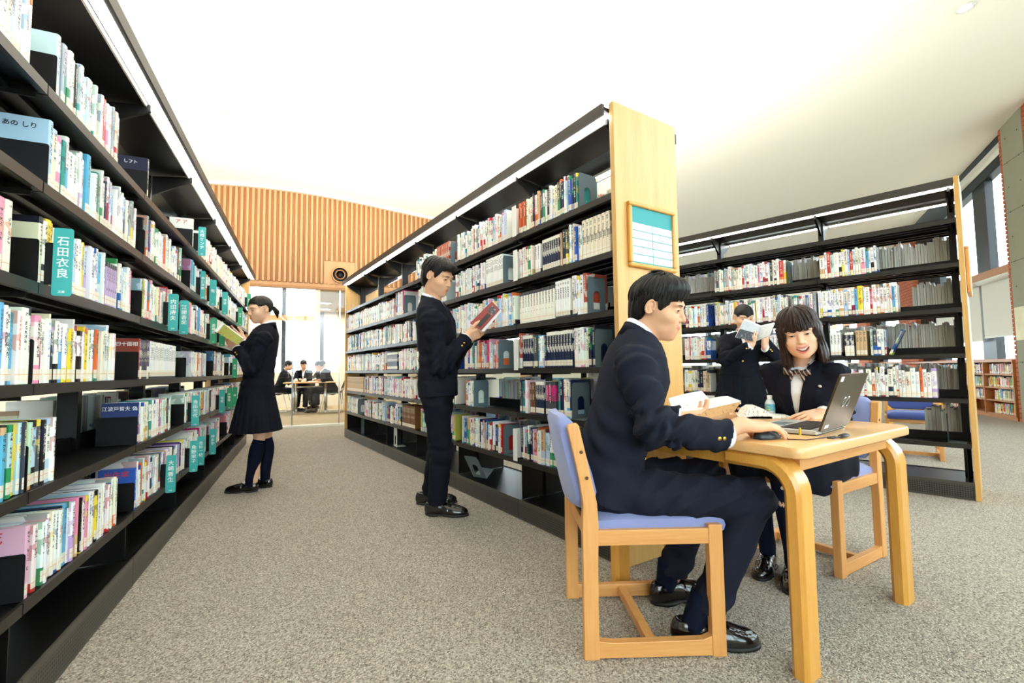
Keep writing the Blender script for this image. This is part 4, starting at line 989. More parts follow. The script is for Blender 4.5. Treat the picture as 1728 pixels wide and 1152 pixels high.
for r in range(6):
    for c in range(15):
        MB(LF_).box(.022+c*.0194, .022+c*.0194+.0165, .034+r*.0165, .034+r*.0165+.014, .0185, .0205).build('key', M['key'], kb, org=np.array(lt.location))
MB(LF_).box(.115, .215, .15, .21, .0176, .0184).build('touchpad', M['grey_steel'], lt)
tgt = np.array([1415.7, 633.5]); best = None
for ph in np.linspace(.0, .9, 91):
    for hh in (.215, .225, .235):
        q = LF_.w(0, 0, .018)+(np.array([0, 0, 1])*math.cos(ph)-bd*math.sin(ph))*hh; e = np.hypot(px(q)[0]-tgt[0], px(q)[1]-tgt[1])
        if best is None or e < best[0]: best = (e, ph, hh)
_, ph, LH = best; lu = np.array([0, 0, 1])*math.cos(ph)-bd*math.sin(ph); ln = np.cross(hd, lu)
print('LAPTOP', best)
LL = Frame(LF_.w(0, 0, .016), hd, ln, lu)      # y: towards us
s_out = 1. if ln@(CAM-LL.o) > 0 else -1.
lid = MB(LL).prism(rrect(LW, LH, .012, 4, LW/2, LH/2), 0, s_out*.007, 0, 'y').build('lid', M['laptop_lid'], lt)
MB(LL).box(.006, LW-.006, -s_out*.001, 0, .012, LH-.006).build('screen', M['screen'], lt)
MB(LL).box(.03, LW-.03, -.006, .006, -.004, .008).build('hinge', M['rubber'], lt)
for (cx, cz, w_, h_) in ((.028, LH-.017, .03, .018), (.05, .018, .04, .012)): MB(LL).box(cx-w_/2, cx+w_/2, s_out*.007, s_out*.0076, cz-h_/2, cz+h_/2).build('sticker', M['white'], lid, org=np.array(lt.location))
pts = []
for k in range(41):
    q = -2.5+5.0*k/40; x_ = .034*math.sin(q)/(1+math.cos(q)**2)*1.1; z_ = .034*math.sin(q)*math.cos(q)/(1+math.cos(q)**2)*1.5
    pts.append((LW*.5+x_, s_out*.0078, LH*.5+z_))
MB(LL).tube(pts, .0022, 6).build('emblem', M['chrome'], lid, org=np.array(lt.location))
# mouse, cord, adapter
MS = atz(1294, 735, .71); MS[2] = .7005; mdir = np.array([.93, .25, 0]); mdir /= np.linalg.norm(mdir); MF = Frame(MS, mdir, np.array([-mdir[1], mdir[0], 0]))
ms = empty('computer_mouse', MS, 'black computer mouse under the seated boy\'s right hand', 'mouse')
rings = []
for k in range(11):
    f = k/10; x = -.05+.1*f; hw = .029*math.sqrt(max(.02, 1-(2*f-1)**2*.93))*(1.05 if f < .5 else .97); hz = .034*math.sqrt(max(.02, 1-(2*f-.9)**2*.8))
    rings.append([(x, hw*math.cos(q), max(0.001, hz*math.sin(q))) for q in [math.pi*j/10 for j in range(11)]]+[(x, -hw, 0.001), (x, hw, .001)])
MB(MF).loft(rings).build('shell', M['mouse'], ms, True)
MB(MF).tube([(.025, 0, .0315), (.04, 0, .026)], .004, 8).build('scroll_wheel', M['rubber'], ms, True)
DG = atz(1424, 735.5, .705)
cp = [MF.w(.05, 0, .008), MF.w(.075, -.005, .003), atz(1330, 741, .703), atz(1360, 742, .703), atz(1392, 738, .703), DG+np.array([-.03, 0, 0])]
cs = []
for i in range(len(cp)-1):
    for k in range(6): cs.append(cp[i]*(1-k/6)+cp[i+1]*k/6)
tag(MB().tube(cs+[cp[-1]], .0018, 6).build('mouse_cord', M['rubber'], smooth=True, loc=MS), 'thin black cord lying on the table from mouse to adapter', 'cord')
ad = empty('usb_adapter', DG, 'black oval adapter lying on the table behind the laptop', 'adapter')
MB(Frame(np.array([DG[0], DG[1], .701]), hd, bd)).loft([[(x_, .014*w_*math.cos(q), .006+.006*w_*math.sin(q)) for q in [2*math.pi*j/12 for j in range(12)]] for x_, w_ in ((-.035, .35), (-.025, .8), (0, 1), (.022, .9), (.034, .4))]).build('body', M['mouse'], ad, True)
MB(Frame(np.array([DG[0], DG[1], .701]), hd, bd)).tube([(-.035, 0, .006), (-.08, .01, .004), (-.1, .02, .006)], .003, 6).build('lead', M['rubber'], ad, True)
tg = atz(1350, 728, .712); tag(MB(Frame(tg)).box(-.002, .002, -.004, .004, -.011, .014).build('cable_tag', M['yellow'], loc=tg), 'tiny yellow tag hanging at the laptop edge', 'tag')
# ================================================================== figures: signed-distance modelling helpers
A3 = lambda *v: np.array(v, float)
def nrmz(v): v = np.array(v, float); return v/(np.linalg.norm(v)+1e-12)

def cap(P, a, b, ra, rb=None):
    rb = ra if rb is None else rb; a = np.array(a, float); b = np.array(b, float); ba = b-a; q = P-a
    h = np.clip((q@ba)/(ba@ba+1e-12), 0, 1); d = q-h[:, None]*ba
    return np.sqrt(np.einsum('ij,ij->i', d, d))-(ra+(rb-ra)*h)
def ell(P, c, r, B=None):
    q = P-np.array(c, float)
    if B is not None: q = q@B            # columns of B are the axes
    r = np.array(r, float); k0 = np.linalg.norm(q/r, axis=1); k1 = np.linalg.norm(q/(r*r), axis=1)+1e-9
    return k0*(k0-1)/k1
def box(P, c, r, B=None, rd=.005):
    q = P-np.array(c, float)
    if B is not None: q = q@B
    q = np.abs(q)-(np.array(r, float)-rd)
    return np.linalg.norm(np.maximum(q, 0), axis=1)+np.minimum(q.max(1), 0)-rd
def smin(a, b, k):
    h = np.clip(.5+.5*(b-a)/k, 0, 1); return b*(1-h)+a*h-k*h*(1-h)
def smax(a, b, k): return -smin(-a, -b, k)
def wob(P, f, seed=0.):
    x, y, z = P[:, 0]*f+seed, P[:, 1]*f+1.7*seed, P[:, 2]*f-.6*seed
    return (np.sin(x+1.3*np.sin(.8*y+seed))*np.cos(.9*y+np.sin(1.1*z))+np.sin(1.7*z+.7*np.cos(x)+1.1*np.sin(y)))*.5
def sdf_mesh(f, lo, hi, h, name='m', mats=(), smooth=True, matf=None):
    lo = np.array(lo, float); hi = np.array(hi, float); K = 4
    n = np.maximum(2, np.ceil((hi-lo)/(h*K)).astype(int))          # coarse blocks
    N = n*K+1
    g = [lo[i]+h*np.arange(N[i]) for i in range(3)]
    cc = np.stack(np.meshgrid(*[lo[i]+h*K*(np.arange(n[i])+.5) for i in range(3)], indexing='ij'), -1).reshape(-1, 3)
    dc = f(cc).reshape(n); act = np.abs(dc) < h*K*1.35
    val = np.repeat(np.repeat(np.repeat(np.where(dc < 0, -1., 1.), K, 0), K, 1), K, 2)
    val = np.pad(val, ((0, 1), (0, 1), (0, 1)), mode='edge')
    I = np.argwhere(act)
    if len(I):
        off = np.stack(np.meshgrid(*[np.arange(K+1)]*3, indexing='ij'), -1).reshape(-1, 3)
        idx = (I[:, None, :]*K+off[None]).reshape(-1, 3)
        flat = np.unique(np.ravel_multi_index(idx.T, tuple(N)))
        ijk = np.stack(np.unravel_index(flat, tuple(N)), 1)
        pts = lo+h*ijk
        out = np.concatenate([f(pts[k:k+200000]) for k in range(0, len(pts), 200000)])
        val.ravel()[flat] = out
    s = val < 0
    c = np.zeros(tuple(N-1), np.int8)
    for a in (0, 1):
        for b_ in (0, 1):
            for d in (0, 1): c += s[a:N[0]-1+a, b_:N[1]-1+b_, d:N[2]-1+d]
    actc = (c > 0) & (c < 8); ci = np.argwhere(actc)
    vid = -np.ones(tuple(N-1), int); vid[actc] = np.arange(len(ci))
    acc = np.zeros((len(ci), 3)); cnt = np.zeros(len(ci))
    cor = [np.array(q) for q in [(0, 0, 0), (1, 0, 0), (0, 1, 0), (1, 1, 0), (0, 0, 1), (1, 0, 1), (0, 1, 1), (1, 1, 1)]]
    for (a, b_) in ((0, 1), (2, 3), (4, 5), (6, 7), (0, 2), (1, 3), (4, 6), (5, 7), (0, 4), (1, 5), (2, 6), (3, 7)):
        ia = ci+cor[a]; ib = ci+cor[b_]; va = val[tuple(ia.T)]; vb = val[tuple(ib.T)]
        m = (va < 0) != (vb < 0); t = np.where(m, va/(va-vb+1e-12), 0)
        p = cor[a]+t[:, None]*(cor[b_]-cor[a]); acc += p*m[:, None]; cnt += m
    V = lo+h*(ci+acc/np.maximum(cnt, 1)[:, None])
    F = []
    for ax in range(3):
        o1, o2 = [k for k in range(3) if k != ax]
        sl = [slice(None)]*3; s0 = list(sl); s1 = list(sl); s0[ax] = slice(0, N[ax]-1); s1[ax] = slice(1, N[ax])
        ch = s[tuple(s0)] != s[tuple(s1)]
        e = np.argwhere(ch); e = e[(e[:, o1] > 0) & (e[:, o2] > 0) & (e[:, o1] < N[o1]-1) & (e[:, o2] < N[o2]-1)]
        ins = s[tuple(e.T)]
        d1 = np.zeros(3, int); d1[o1] = 1; d2 = np.zeros(3, int); d2[o2] = 1
        q = np.stack([vid[tuple((e-d1-d2).T)], vid[tuple((e-d2).T)], vid[tuple(e.T)], vid[tuple((e-d1).T)]], 1)
        fl = ins if ax != 1 else ~ins
        q = np.where(fl[:, None], q, q[:, ::-1]); F.append(q)
    F = np.concatenate(F); F = F[(F >= 0).all(1)]
    return V, F
def np_mesh(name, VF, mats, matidx=None, org=(0, 0, 0)):
    V, F = VF; me = bpy.data.meshes.new(name); V = V-np.array(org)
    me.vertices.add(len(V)); me.vertices.foreach_set('co', V.astype(np.float32).ravel())
    me.loops.add(len(F)*4); me.loops.foreach_set('vertex_index', F.astype(np.int32).ravel())
    me.polygons.add(len(F)); me.polygons.foreach_set('loop_start', np.arange(0, len(F)*4, 4, dtype=np.int32))
    try: me.polygons.foreach_set('loop_total', np.full(len(F), 4, np.int32))
    except Exception: pass
    for m in mats: me.materials.append(m)
    if matidx is not None: me.polygons.foreach_set('material_index', np.asarray(matidx, np.int32))
    me.polygons.foreach_set('use_smooth', np.ones(len(F), bool)); me.update(); me.validate(); return me
def joinVF(L):
    V, F, n = [], [], 0
    for v, f in L: V.append(v); F.append(f+n); n += len(v)
    return np.concatenate(V), np.concatenate(F)
def cloth(name, c, rough=.85, bump=.25, sc=900, sheen=.0):
    m, t, p = newmat(name); co = t.coord('Object'); n = t.noise(sc, 2, co); b2 = t.noise(14, 3, co)
    t.put(p.inputs['Base Color'], t.mix(t.math('MULTIPLY', b2, .5), c, tuple(min(1, v*1.5) for v in c[:3])+(1,)))
    p.inputs['Roughness'].default_value = rough; p.inputs['Specular IOR Level'].default_value = .12; p.inputs['Sheen Weight'].default_value = sheen; p.inputs['Sheen Roughness'].default_value = .45
    t.put(p.inputs['Normal'], t.bump(t.math('ADD', t.math('MULTIPLY', n, .12), b2), bump, .004)); return m
M['suit'] = cloth('navy_wool', srgb(27, 29, 41)); M['suit2'] = cloth('navy_wool_dark', srgb(20, 21, 30)); M['skirt'] = cloth('navy_pleats', srgb(19, 21, 30)); M['sock'] = cloth('navy_knit', srgb(14, 19, 36), sc=1400)
M['shirt'] = cloth('white_shirt', srgb(240, 242, 246), .8, .1, sheen=.02); M['shoe'] = mat('black_leather', srgb(14, 13, 14), .16, spec=.6, coat=.5); M['sole'] = mat('shoe_sole', srgb(20, 19, 20), .6)
M['gold'] = mat('gold_button', srgb(214, 172, 84), .25, 1.); M['silver'] = mat('silver_pin', srgb(210, 210, 214), .25, 1.); M['crest'] = mat('sock_crest', srgb(190, 176, 140), .5)
def skin_mat(name, c):
    m, t, p = newmat(name); co = t.coord('Object'); n = t.noise(22, 3, co)
    t.put(p.inputs['Base Color'], t.mix(t.math('MULTIPLY', n, .35), c, (c[0]*.98, c[1]*.86, c[2]*.82, 1)))
    p.inputs['Roughness'].default_value = .48; p.inputs['Specular IOR Level'].default_value = .35
    p.inputs['Subsurface Weight'].default_value = .12; p.inputs['Subsurface Radius'].default_value = (.012, .005, .003); p.inputs['Subsurface Scale'].default_value = .6
    t.put(p.inputs['Normal'], t.bump(t.noise(500, 2, co), .05, .001)); return m
M['skin_b'] = skin_mat('skin_tan', srgb(224, 174, 138)); M['skin_g'] = skin_mat('skin_fair', srgb(236, 190, 158))
M['lip'] = M['lip']
M['lips_g'] = mat('lips_rose', srgb(214, 120, 112), .4); M['lips_b'] = mat('lips_tan', srgb(206, 128, 110), .45)
M['eye'] = mat('eye_white', srgb(240, 236, 230), .2); M['iris'] = mat('eye_iris', srgb(38, 24, 18), .15); M['teeth'] = mat('teeth', srgb(246, 242, 232), .3)
def hair_mat(name, c, c2):
    m, t, p = newmat(name); co = t.coord('Object', (1, 1, 1)); n = t.noise(260, 3, t.coord('Object', (1, 1, .12)))
    t.put(p.inputs['Base Color'], t.mix(n, c, c2)); p.inputs['Roughness'].default_value = .42; p.inputs['Specular IOR Level'].default_value = .28
    t.put(p.inputs['Normal'], t.bump(n, .5, .004)); return m
M['hair_k'] = hair_mat('hair_black', srgb(12, 10, 10), srgb(28, 24, 23)); M['hair_kb'] = hair_mat('hair_soft_black', srgb(14, 11, 10), srgb(34, 26, 23)); M['hair_br'] = hair_mat('hair_dark_brown', srgb(25, 14, 11), srgb(56, 33, 26))
def fold(P, joint, axis, width, freq, amp, ph=0.):
    q = P-np.array(joint, float); ax = nrmz(axis); s_ = q@ax; e1 = nrmz(np.cross(ax, (.31, .22, .92))); e2 = np.cross(ax, e1); phi = np.arctan2(q@e2, q@e1)
    return amp*np.exp(-np.einsum('ij,ij->i', q, q)/width**2)*(np.sin(freq*s_+2.4*np.sin(phi+ph)+ph)+.5*np.sin(1.9*freq*s_-1.7*np.sin(phi*2-ph)+2*ph))
def frame_from(fwd, up=(0, 0, 1)):
    """columns: right-hand side x, forward y, up z"""
    y = nrmz(fwd); z = np.array(up, float); z = nrmz(z-y*(z@y)); x = np.cross(y, z); return np.stack([x, y, z], 1)
def rot_to(B, yaw=0, pitch=0, roll=0):
    cy, sy = math.cos(yaw), math.sin(yaw); cp, sp = math.cos(pitch), math.sin(pitch); cr, sr = math.cos(roll), math.sin(roll)
    Rz = np.array([[cy, -sy, 0], [sy, cy, 0], [0, 0, 1]]); Rx = np.array([[1, 0, 0], [0, cp, -sp], [0, sp, cp]]); Ry = np.array([[cr, 0, sr], [0, 1, 0], [-sr, 0, cr]])
    return B@Rz@Rx@Ry
# ------------------------------------------------------------------ head
EARB = frame_from((-.42, 1, -.16))
HELIX = [A3(.0795, -.010, -.002)+EARB@A3(.0025, .0152*math.cos(a), .0262*math.sin(a)*(1 if math.sin(a) > 0 else .92)) for a in [math.radians(20+25*k) for k in range(13)]]
def head_sdf(smile=0., open_=0., female=False, sc=1., lid=0.):
    jw = .040 if female else .044
    def f(P):
        Q = P/sc; X = np.abs(Q[:, 0]); S = np.stack([X, Q[:, 1], Q[:, 2]], 1)
        d = ell(Q, (0, -.012, .030), (.0735, .094, .084))
        d = smin(d, ell(Q, (0, .022, -.028 if female else -.030), (.0655 if female else .0625, .064, .076 if female else .082)), .03)
        d = smin(d, ell(Q, (0, .030, -.064 if female else -.072), (jw+.010, .052, .040)), .03)
        d = smin(d, ell(Q, (0, .066, -.092 if female else -.099), (.020, .018 if female else .021, .015)), .028)
        d = smin(d, ell(S, (.036, .052, -.030+.004*smile), (.029, .030+.003*smile, .025)), .022)       # cheeks
        d = smin(d, ell(S, (.024, .074, .026), (.030, .014, .010)), .02)          # brow
        d = smin(d, ell(Q, (0, .070, -.058), (.032, .024, .026)), .022)           # muzzle
        d = smax(d, -ell(S, (.032, .099, .006), (.020, .016, .012)), .014)        # sockets
        d = smin(d, cap(Q, (0, .080, .016), (0, .1035, -.026), .0068, .0098), .012)
        d = smin(d, ell(S, (.0115, .0905, -.031), (.0085, .0095, .0075)), .006)
        d = smin(d, ell(S, (.031, .0735, .0045), (.0155, .0145, .0125)), .004)    # lids
        sl = .0047*(1-.35*smile)*(1-.55*lid)
        slit = ell(S-np.stack([0*X, 0*X, .0025-.0032*lid+.05*(X-.031)-smile*(9.*(X-.031)**2-.0004)], 1), (.0315, .092, .002), (.0140, .020, sl))
        d = smax(d, -slit, .0015)
        up, lo, yb, zc = lip_fields(Q, X, smile, open_)
        d = smin(d, up, .003); d = smin(d, lo, .003)
        if open_ > 0:
            cav = ell(np.stack([X, Q[:, 1]-(yb-.0925), Q[:, 2]-(zc+.0605)], 1), (0, .089, -.0620-.0015*open_), (.0185+.0085*smile, .02, .0062*open_))
            d = smax(d, -cav, .0015)
        # ears
        e = ell(S, (.0775, -.010, -.003), (.0042, .0143, .0248), EARB)
        for k in range(len(HELIX)-1): e = smin(e, cap(S, HELIX[k], HELIX[k+1], .0036, .0036 if k < 9 else .0042), .0022)
        e = smin(e, cap(S, (.0755, .0025, -.009), (.0755, .002, .000), .0034, .003), .003)
        e = smin(e, cap(S, (.0812, -.008, -.014), (.0822, -.0155, .005), .0025, .0021), .002)
        e = smax(e, -ell(S, (.0815, -.0035, -.006), (.005, .006, .0095), EARB), .002)
        d = smin(d, e, .005)
        return d*sc
    return f
def lip_fields(Q, X, smile, open_):
    zc = -.0605+smile*.011*(X/.026)**2
    yb = .0925-(5.5+2.5*smile)*X*X
    xw = .0175+.0095*smile
    tp = np.sqrt(np.clip(1-(X/(xw+.006))**2, .03, 1))
    up = np.sqrt((Q[:, 1]-yb+.0005)**2+((Q[:, 2]-zc-.0036-open_*.0032*tp)*1.15)**2+np.maximum(X-xw, 0)**2)-.0047*tp
    lo = np.sqrt((Q[:, 1]-yb+.0010)**2+(Q[:, 2]-zc+.0046+open_*.0062*tp)**2+np.maximum(X-xw+.002, 0)**2)-.0056*tp
    return up, lo, yb, zc
def lip_mask(V, smile, open_):
    up, lo, yb, zc = lip_fields(V, np.abs(V[:, 0]), smile, open_)
    m = (np.minimum(up, lo) < .0016)
    if open_ == 0:
        m |= (np.abs(V[:, 2]-zc) < .0035) & (np.abs(V[:, 0]) < .012+.008*smile) & (np.abs(V[:, 1]-yb) < .006)
        m &= np.abs(V[:, 2]-zc) < .0095
    return m & (V[:, 1] > .07)
def make_head(root, C, B, sc=1., skin='skin_g', lips='lips_g', smile=0., open_=0., female=True, neck_to=None, h=.0021, lash=True, gaze=(0, 0), brow_c='hair_k', extra=None, lid=0.):
    """C centre of the head, B axes; returns vertices and faces of the skin; adds eyes, brows, lashes, teeth as children"""
    f = head_sdf(smile, open_, female, 1., lid); nk = None
    if neck_to is not None: nk = ((np.array(neck_to)-C)@B)/sc
    def g(P):
        d = f(P)
        if nk is not None:
            r0 = .0365 if female else .046
            d = smin(d, cap(P, (0, -.034, -.045), nk, r0, r0+.004), .022)
        return d
    lo = [-.098, -.12, -.135]; hi = [.098, .125, .125]
    if nk is not None: lo = np.minimum(lo, nk-.075); hi = np.maximum(hi, nk+.075)
    V, F = sdf_mesh(g, lo, hi, h)
    fm = lip_mask(V[F].mean(1), smile, open_)
    R = np.array(root.location)
    loc = lambda p: C+B@(np.array(p)*sc)
    Fm = Frame(C, B[:, 0]*sc, B[:, 1]*sc, B[:, 2]*sc)
    for s in (-1, 1):
        b = MB(Fm); c = np.array((s*.031, .0725, .0045)); r = .0122; rings = []
        gz = nrmz((gaze[0]+s*.02, 1, gaze[1])); gb = frame_from(gz)
        for k in range(9):
            q = math.pi*(k+.02)/8.04; rings.append([c+gb@(r*np.array((math.sin(q)*math.cos(w), math.cos(q), math.sin(q)*math.sin(w)))) for w in [2*math.pi*j/14 for j in range(14)]])
        o = b.loft(rings).build('eye', M['eye'], root, True)
        b = MB(Fm); rings = []
        for (q, rr) in ((.01, r*1.025), (.25, r*1.03), (.48, r*1.02), (.58, r*1.0)): rings.append([c+gb@(rr*np.array((math.sin(q)*math.cos(w), math.cos(q), math.sin(q)*math.sin(w)))) for w in [2*math.pi*j/14 for j in range(14)]])
        b.loft(rings).build('iris', M['iris'], o, True, org=R)
        if lash:
            sl = .0047*(1-.35*smile)*(1-.55*lid); pts = []
            for k in range(9):
                a = math.pi*(k/8); x_ = s*(.0315-s*0+.0135*math.cos(a)*s*s); zz = .0045-.0032*lid+.05*(abs(x_)-.031)+sl*math.sin(a)+.0004-smile*(9.*(abs(x_)-.031)**2-.0004)
                yy = .0725+math.sqrt(max(0, .0146**2-(zz-.0045)**2-((abs(x_)-.031)*.75)**2)); pts.append((x_, yy-.0002, zz))
            MB(Fm).tube(pts, [.0005]+[.0011]*7+[.0005], 6).build('eyelash', M['iris'], root, True)
        pts = []; zb = .0215 if female else .022
        for k in range(8):
            u = k/7; x_ = s*(.013+.037*u); z_ = zb+.0045*math.sin(u*2.4)-.003*u*u
            t = np.linspace(.06, .11, 60); dd = f(np.stack([np.full(60, x_), t, np.full(60, z_)], 1)); ys = t[np.argmin(np.abs(dd))]; pts.append((x_, ys+.0003, z_))
        bt = 1.0 if female else 1.35
        MB(Fm).tube(pts, [.0014*bt, .0022*bt, .0024*bt, .0024*bt, .0022*bt, .0019*bt, .0014*bt, .0006], 6, flat=.8).build('eyebrow', M[brow_c], root, True)
    if open_ > 0:
        pts = [(x_, .0895-(6+2*smile)*x_*x_, -.0575+smile*.011*(x_/.026)**2) for x_ in np.linspace(-.0245, .0245, 13)]
        b = MB(Fm); b.loft([[(p[0], p[1]-.004, p[2]+.003), (p[0], p[1]-.001, p[2]+.003), (p[0], p[1]-.0005, p[2]-.0075*open_*(1-(abs(p[0])/.028)**2)), (p[0], p[1]-.004, p[2]-.0075*open_*(1-(abs(p[0])/.028)**2))] for p in pts]).build('teeth', M['teeth'], root, True)
    W = C+(V*sc)@B.T
    return (W, F, fm)
# ------------------------------------------------------------------ hand
FING = {'index': (.030, .0255, .088), 'middle': (.0095, .0265, .093), 'ring': (-.0105, .0255, .089), 'little': (-.029, .0225, .081)}
FLEN = {'index': (.043, .025, .021), 'middle': (.047, .029, .022), 'ring': (.044, .027, .022), 'little': (.035, .021, .019)}
def make_hand(W, B, curl=.4, thumb=(.6, .3), side=1, sc=1., h=.0023, spread=.05, wrist_to=None, curls=None, tcurl=.4):
    """W wrist point, B axes (columns: across towards the thumb, along the fingers, out of the back of the hand)"""
    caps = []
    for nm, (ax, _, ay) in FING.items():
        c = (curls or {}).get(nm, curl); p = A3(ax, ay, .002-.004*abs(ax)/.03); dirx = spread*ax/.03
        r = {'index': .0088, 'middle': .0091, 'ring': .0086, 'little': .0076}[nm]; ang = c*.55
        for k, L in enumerate(FLEN[nm]):
            d = A3(dirx*math.cos(ang), math.cos(ang), -math.sin(ang)); q = p+d*L; caps.append((p, q, r*(1-.08*k), r*(1-.08*(k+1)))); p = q; ang += c*(1.0 if k == 0 else .8)
    tb = A3(.026, .028, -.006); d1 = nrmz((math.sin(thumb[0]), math.cos(thumb[0]), -thumb[1])); t1 = tb+d1*.042
    d2 = nrmz(d1+A3(-.55*tcurl, .45*tcurl, -.25*tcurl)); t2 = t1+d2*.032; d3 = nrmz(d2+A3(-.5*tcurl, .4*tcurl, -.2*tcurl)); t3 = t2+d3*.026
    th = [(tb, t1, .0135, .0115), (t1, t2, .0112, .0098), (t2, t3, .0098, .008)]
    wl = None if wrist_to is None else ((np.array(wrist_to)-W)@B)/sc
    def f(P):
        d = box(P, (0, .055, -.002), (.039, .043, .0135), None, .0125)
        d = smin(d, ell(P, (.022, .04, -.009), (.017, .03, .013)), .012); d = smin(d, ell(P, (-.024, .04, -.008), (.014, .032, .011)), .01)
        for a, b_, ra, rb in th: d = smin(d, cap(P, a, b_, ra, rb), .007)
        fd = None
        for a, b_, ra, rb in caps:
            e = cap(P, a, b_, ra, rb); fd = e if fd is None else np.minimum(fd, e)
        d = smin(d, fd, .005)
        q = wl if wl is not None else A3(0, -.06, 0)
        d = smin(d, ell(P, (0, .004, -.001), (.029, .03, .019)), .02); d = smin(d, cap(P, (0, .0, 0), q, .024, .03), .02)
        return d
    pts = np.array([c[0] for c in caps]+[c[1] for c in caps]+[t1, t2, t3, A3(-.04, 0, 0), A3(.04, 0, 0)]+([wl] if wl is not None else [A3(0, -.06, 0)]))
    V, F = sdf_mesh(f, pts.min(0)-.034, pts.max(0)+.034, h)
    V = V*sc
    if side < 0: pass
    Bm = B.copy()
    return W+V@Bm.T, F if np.linalg.det(Bm) > 0 else F[:, ::-1]
# ------------------------------------------------------------------ garments
def torso_fn(P0, P1, Rb, Rt, prof):
    P0 = np.array(P0, float); P1 = np.array(P1, float); A = P1-P0; L = np.linalg.norm(A); az = A/L
    tt = np.array([p[0] for p in prof]); ww = np.array([p[1] for p in prof]); dd = np.array([p[2] for p in prof]); yy = np.array([p[3] for p in prof])
    Rb = nrmz(Rb); Rt = nrmz(Rt)
    def f(P, grow=0.):
        q = P-P0; t = (q@az)/L; k = np.clip(t, 0, 1)[:, None]; R = Rb*(1-k)+Rt*k; R = R-(R@az)[:, None]*az; R /= np.linalg.norm(R, axis=1)[:, None]
        Fv = np.cross(np.broadcast_to(az, R.shape), R); q = q-(t*L)[:, None]*az
        x = np.einsum('ij,ij->i', q, R); y = np.einsum('ij,ij->i', q, Fv)-np.interp(t, tt, yy)
        w = np.interp(t, tt, ww)+grow; d = np.interp(t, tt, dd)+grow
        k0 = np.sqrt((x/w)**2+(y/d)**2)+1e-9; k1 = np.sqrt((x/w**2)**2+(y/d**2)**2)+1e-9
        s = k0*(k0-1)/k1; s = np.maximum(s, (t-tt[-1])*L); s = np.maximum(s, (tt[0]-t)*L)
        return s, x, y, t
    f.L = L; f.P0 = P0; f.az = az
    return f
def add_part(root, nm, VF, mats, matidx=None):
    me = np_mesh(nm, VF, mats, matidx, org=np.array(root.location)); o = bpy.data.objects.new(nm, me); COL.objects.link(o); o.parent = root; return o
def bounds(pts, m): pts = np.array(pts); return pts.min(0)-m, pts.max(0)+m
PROF_M = [(-.16, .178, .125, .0), (0, .175, .125, 0), (.3, .162, .116, .004), (.55, .176, .122, .008), (.75, .190, .122, .004), (.88, .178, .10, -.006), (.96, .128, .082, -.012), (1.02, .085, .07, -.014), (1.06, .055, .055, -.012)]
PROF_F = [(-.16, .172, .130, .0), (0, .165, .125, 0), (.3, .142, .106, .004), (.55, .155, .118, .014), (.72, .165, .118, .014), (.88, .155, .094, -.004), (.96, .112, .076, -.01), (1.02, .075, .064, -.012), (1.06, .05, .05, -.01)]
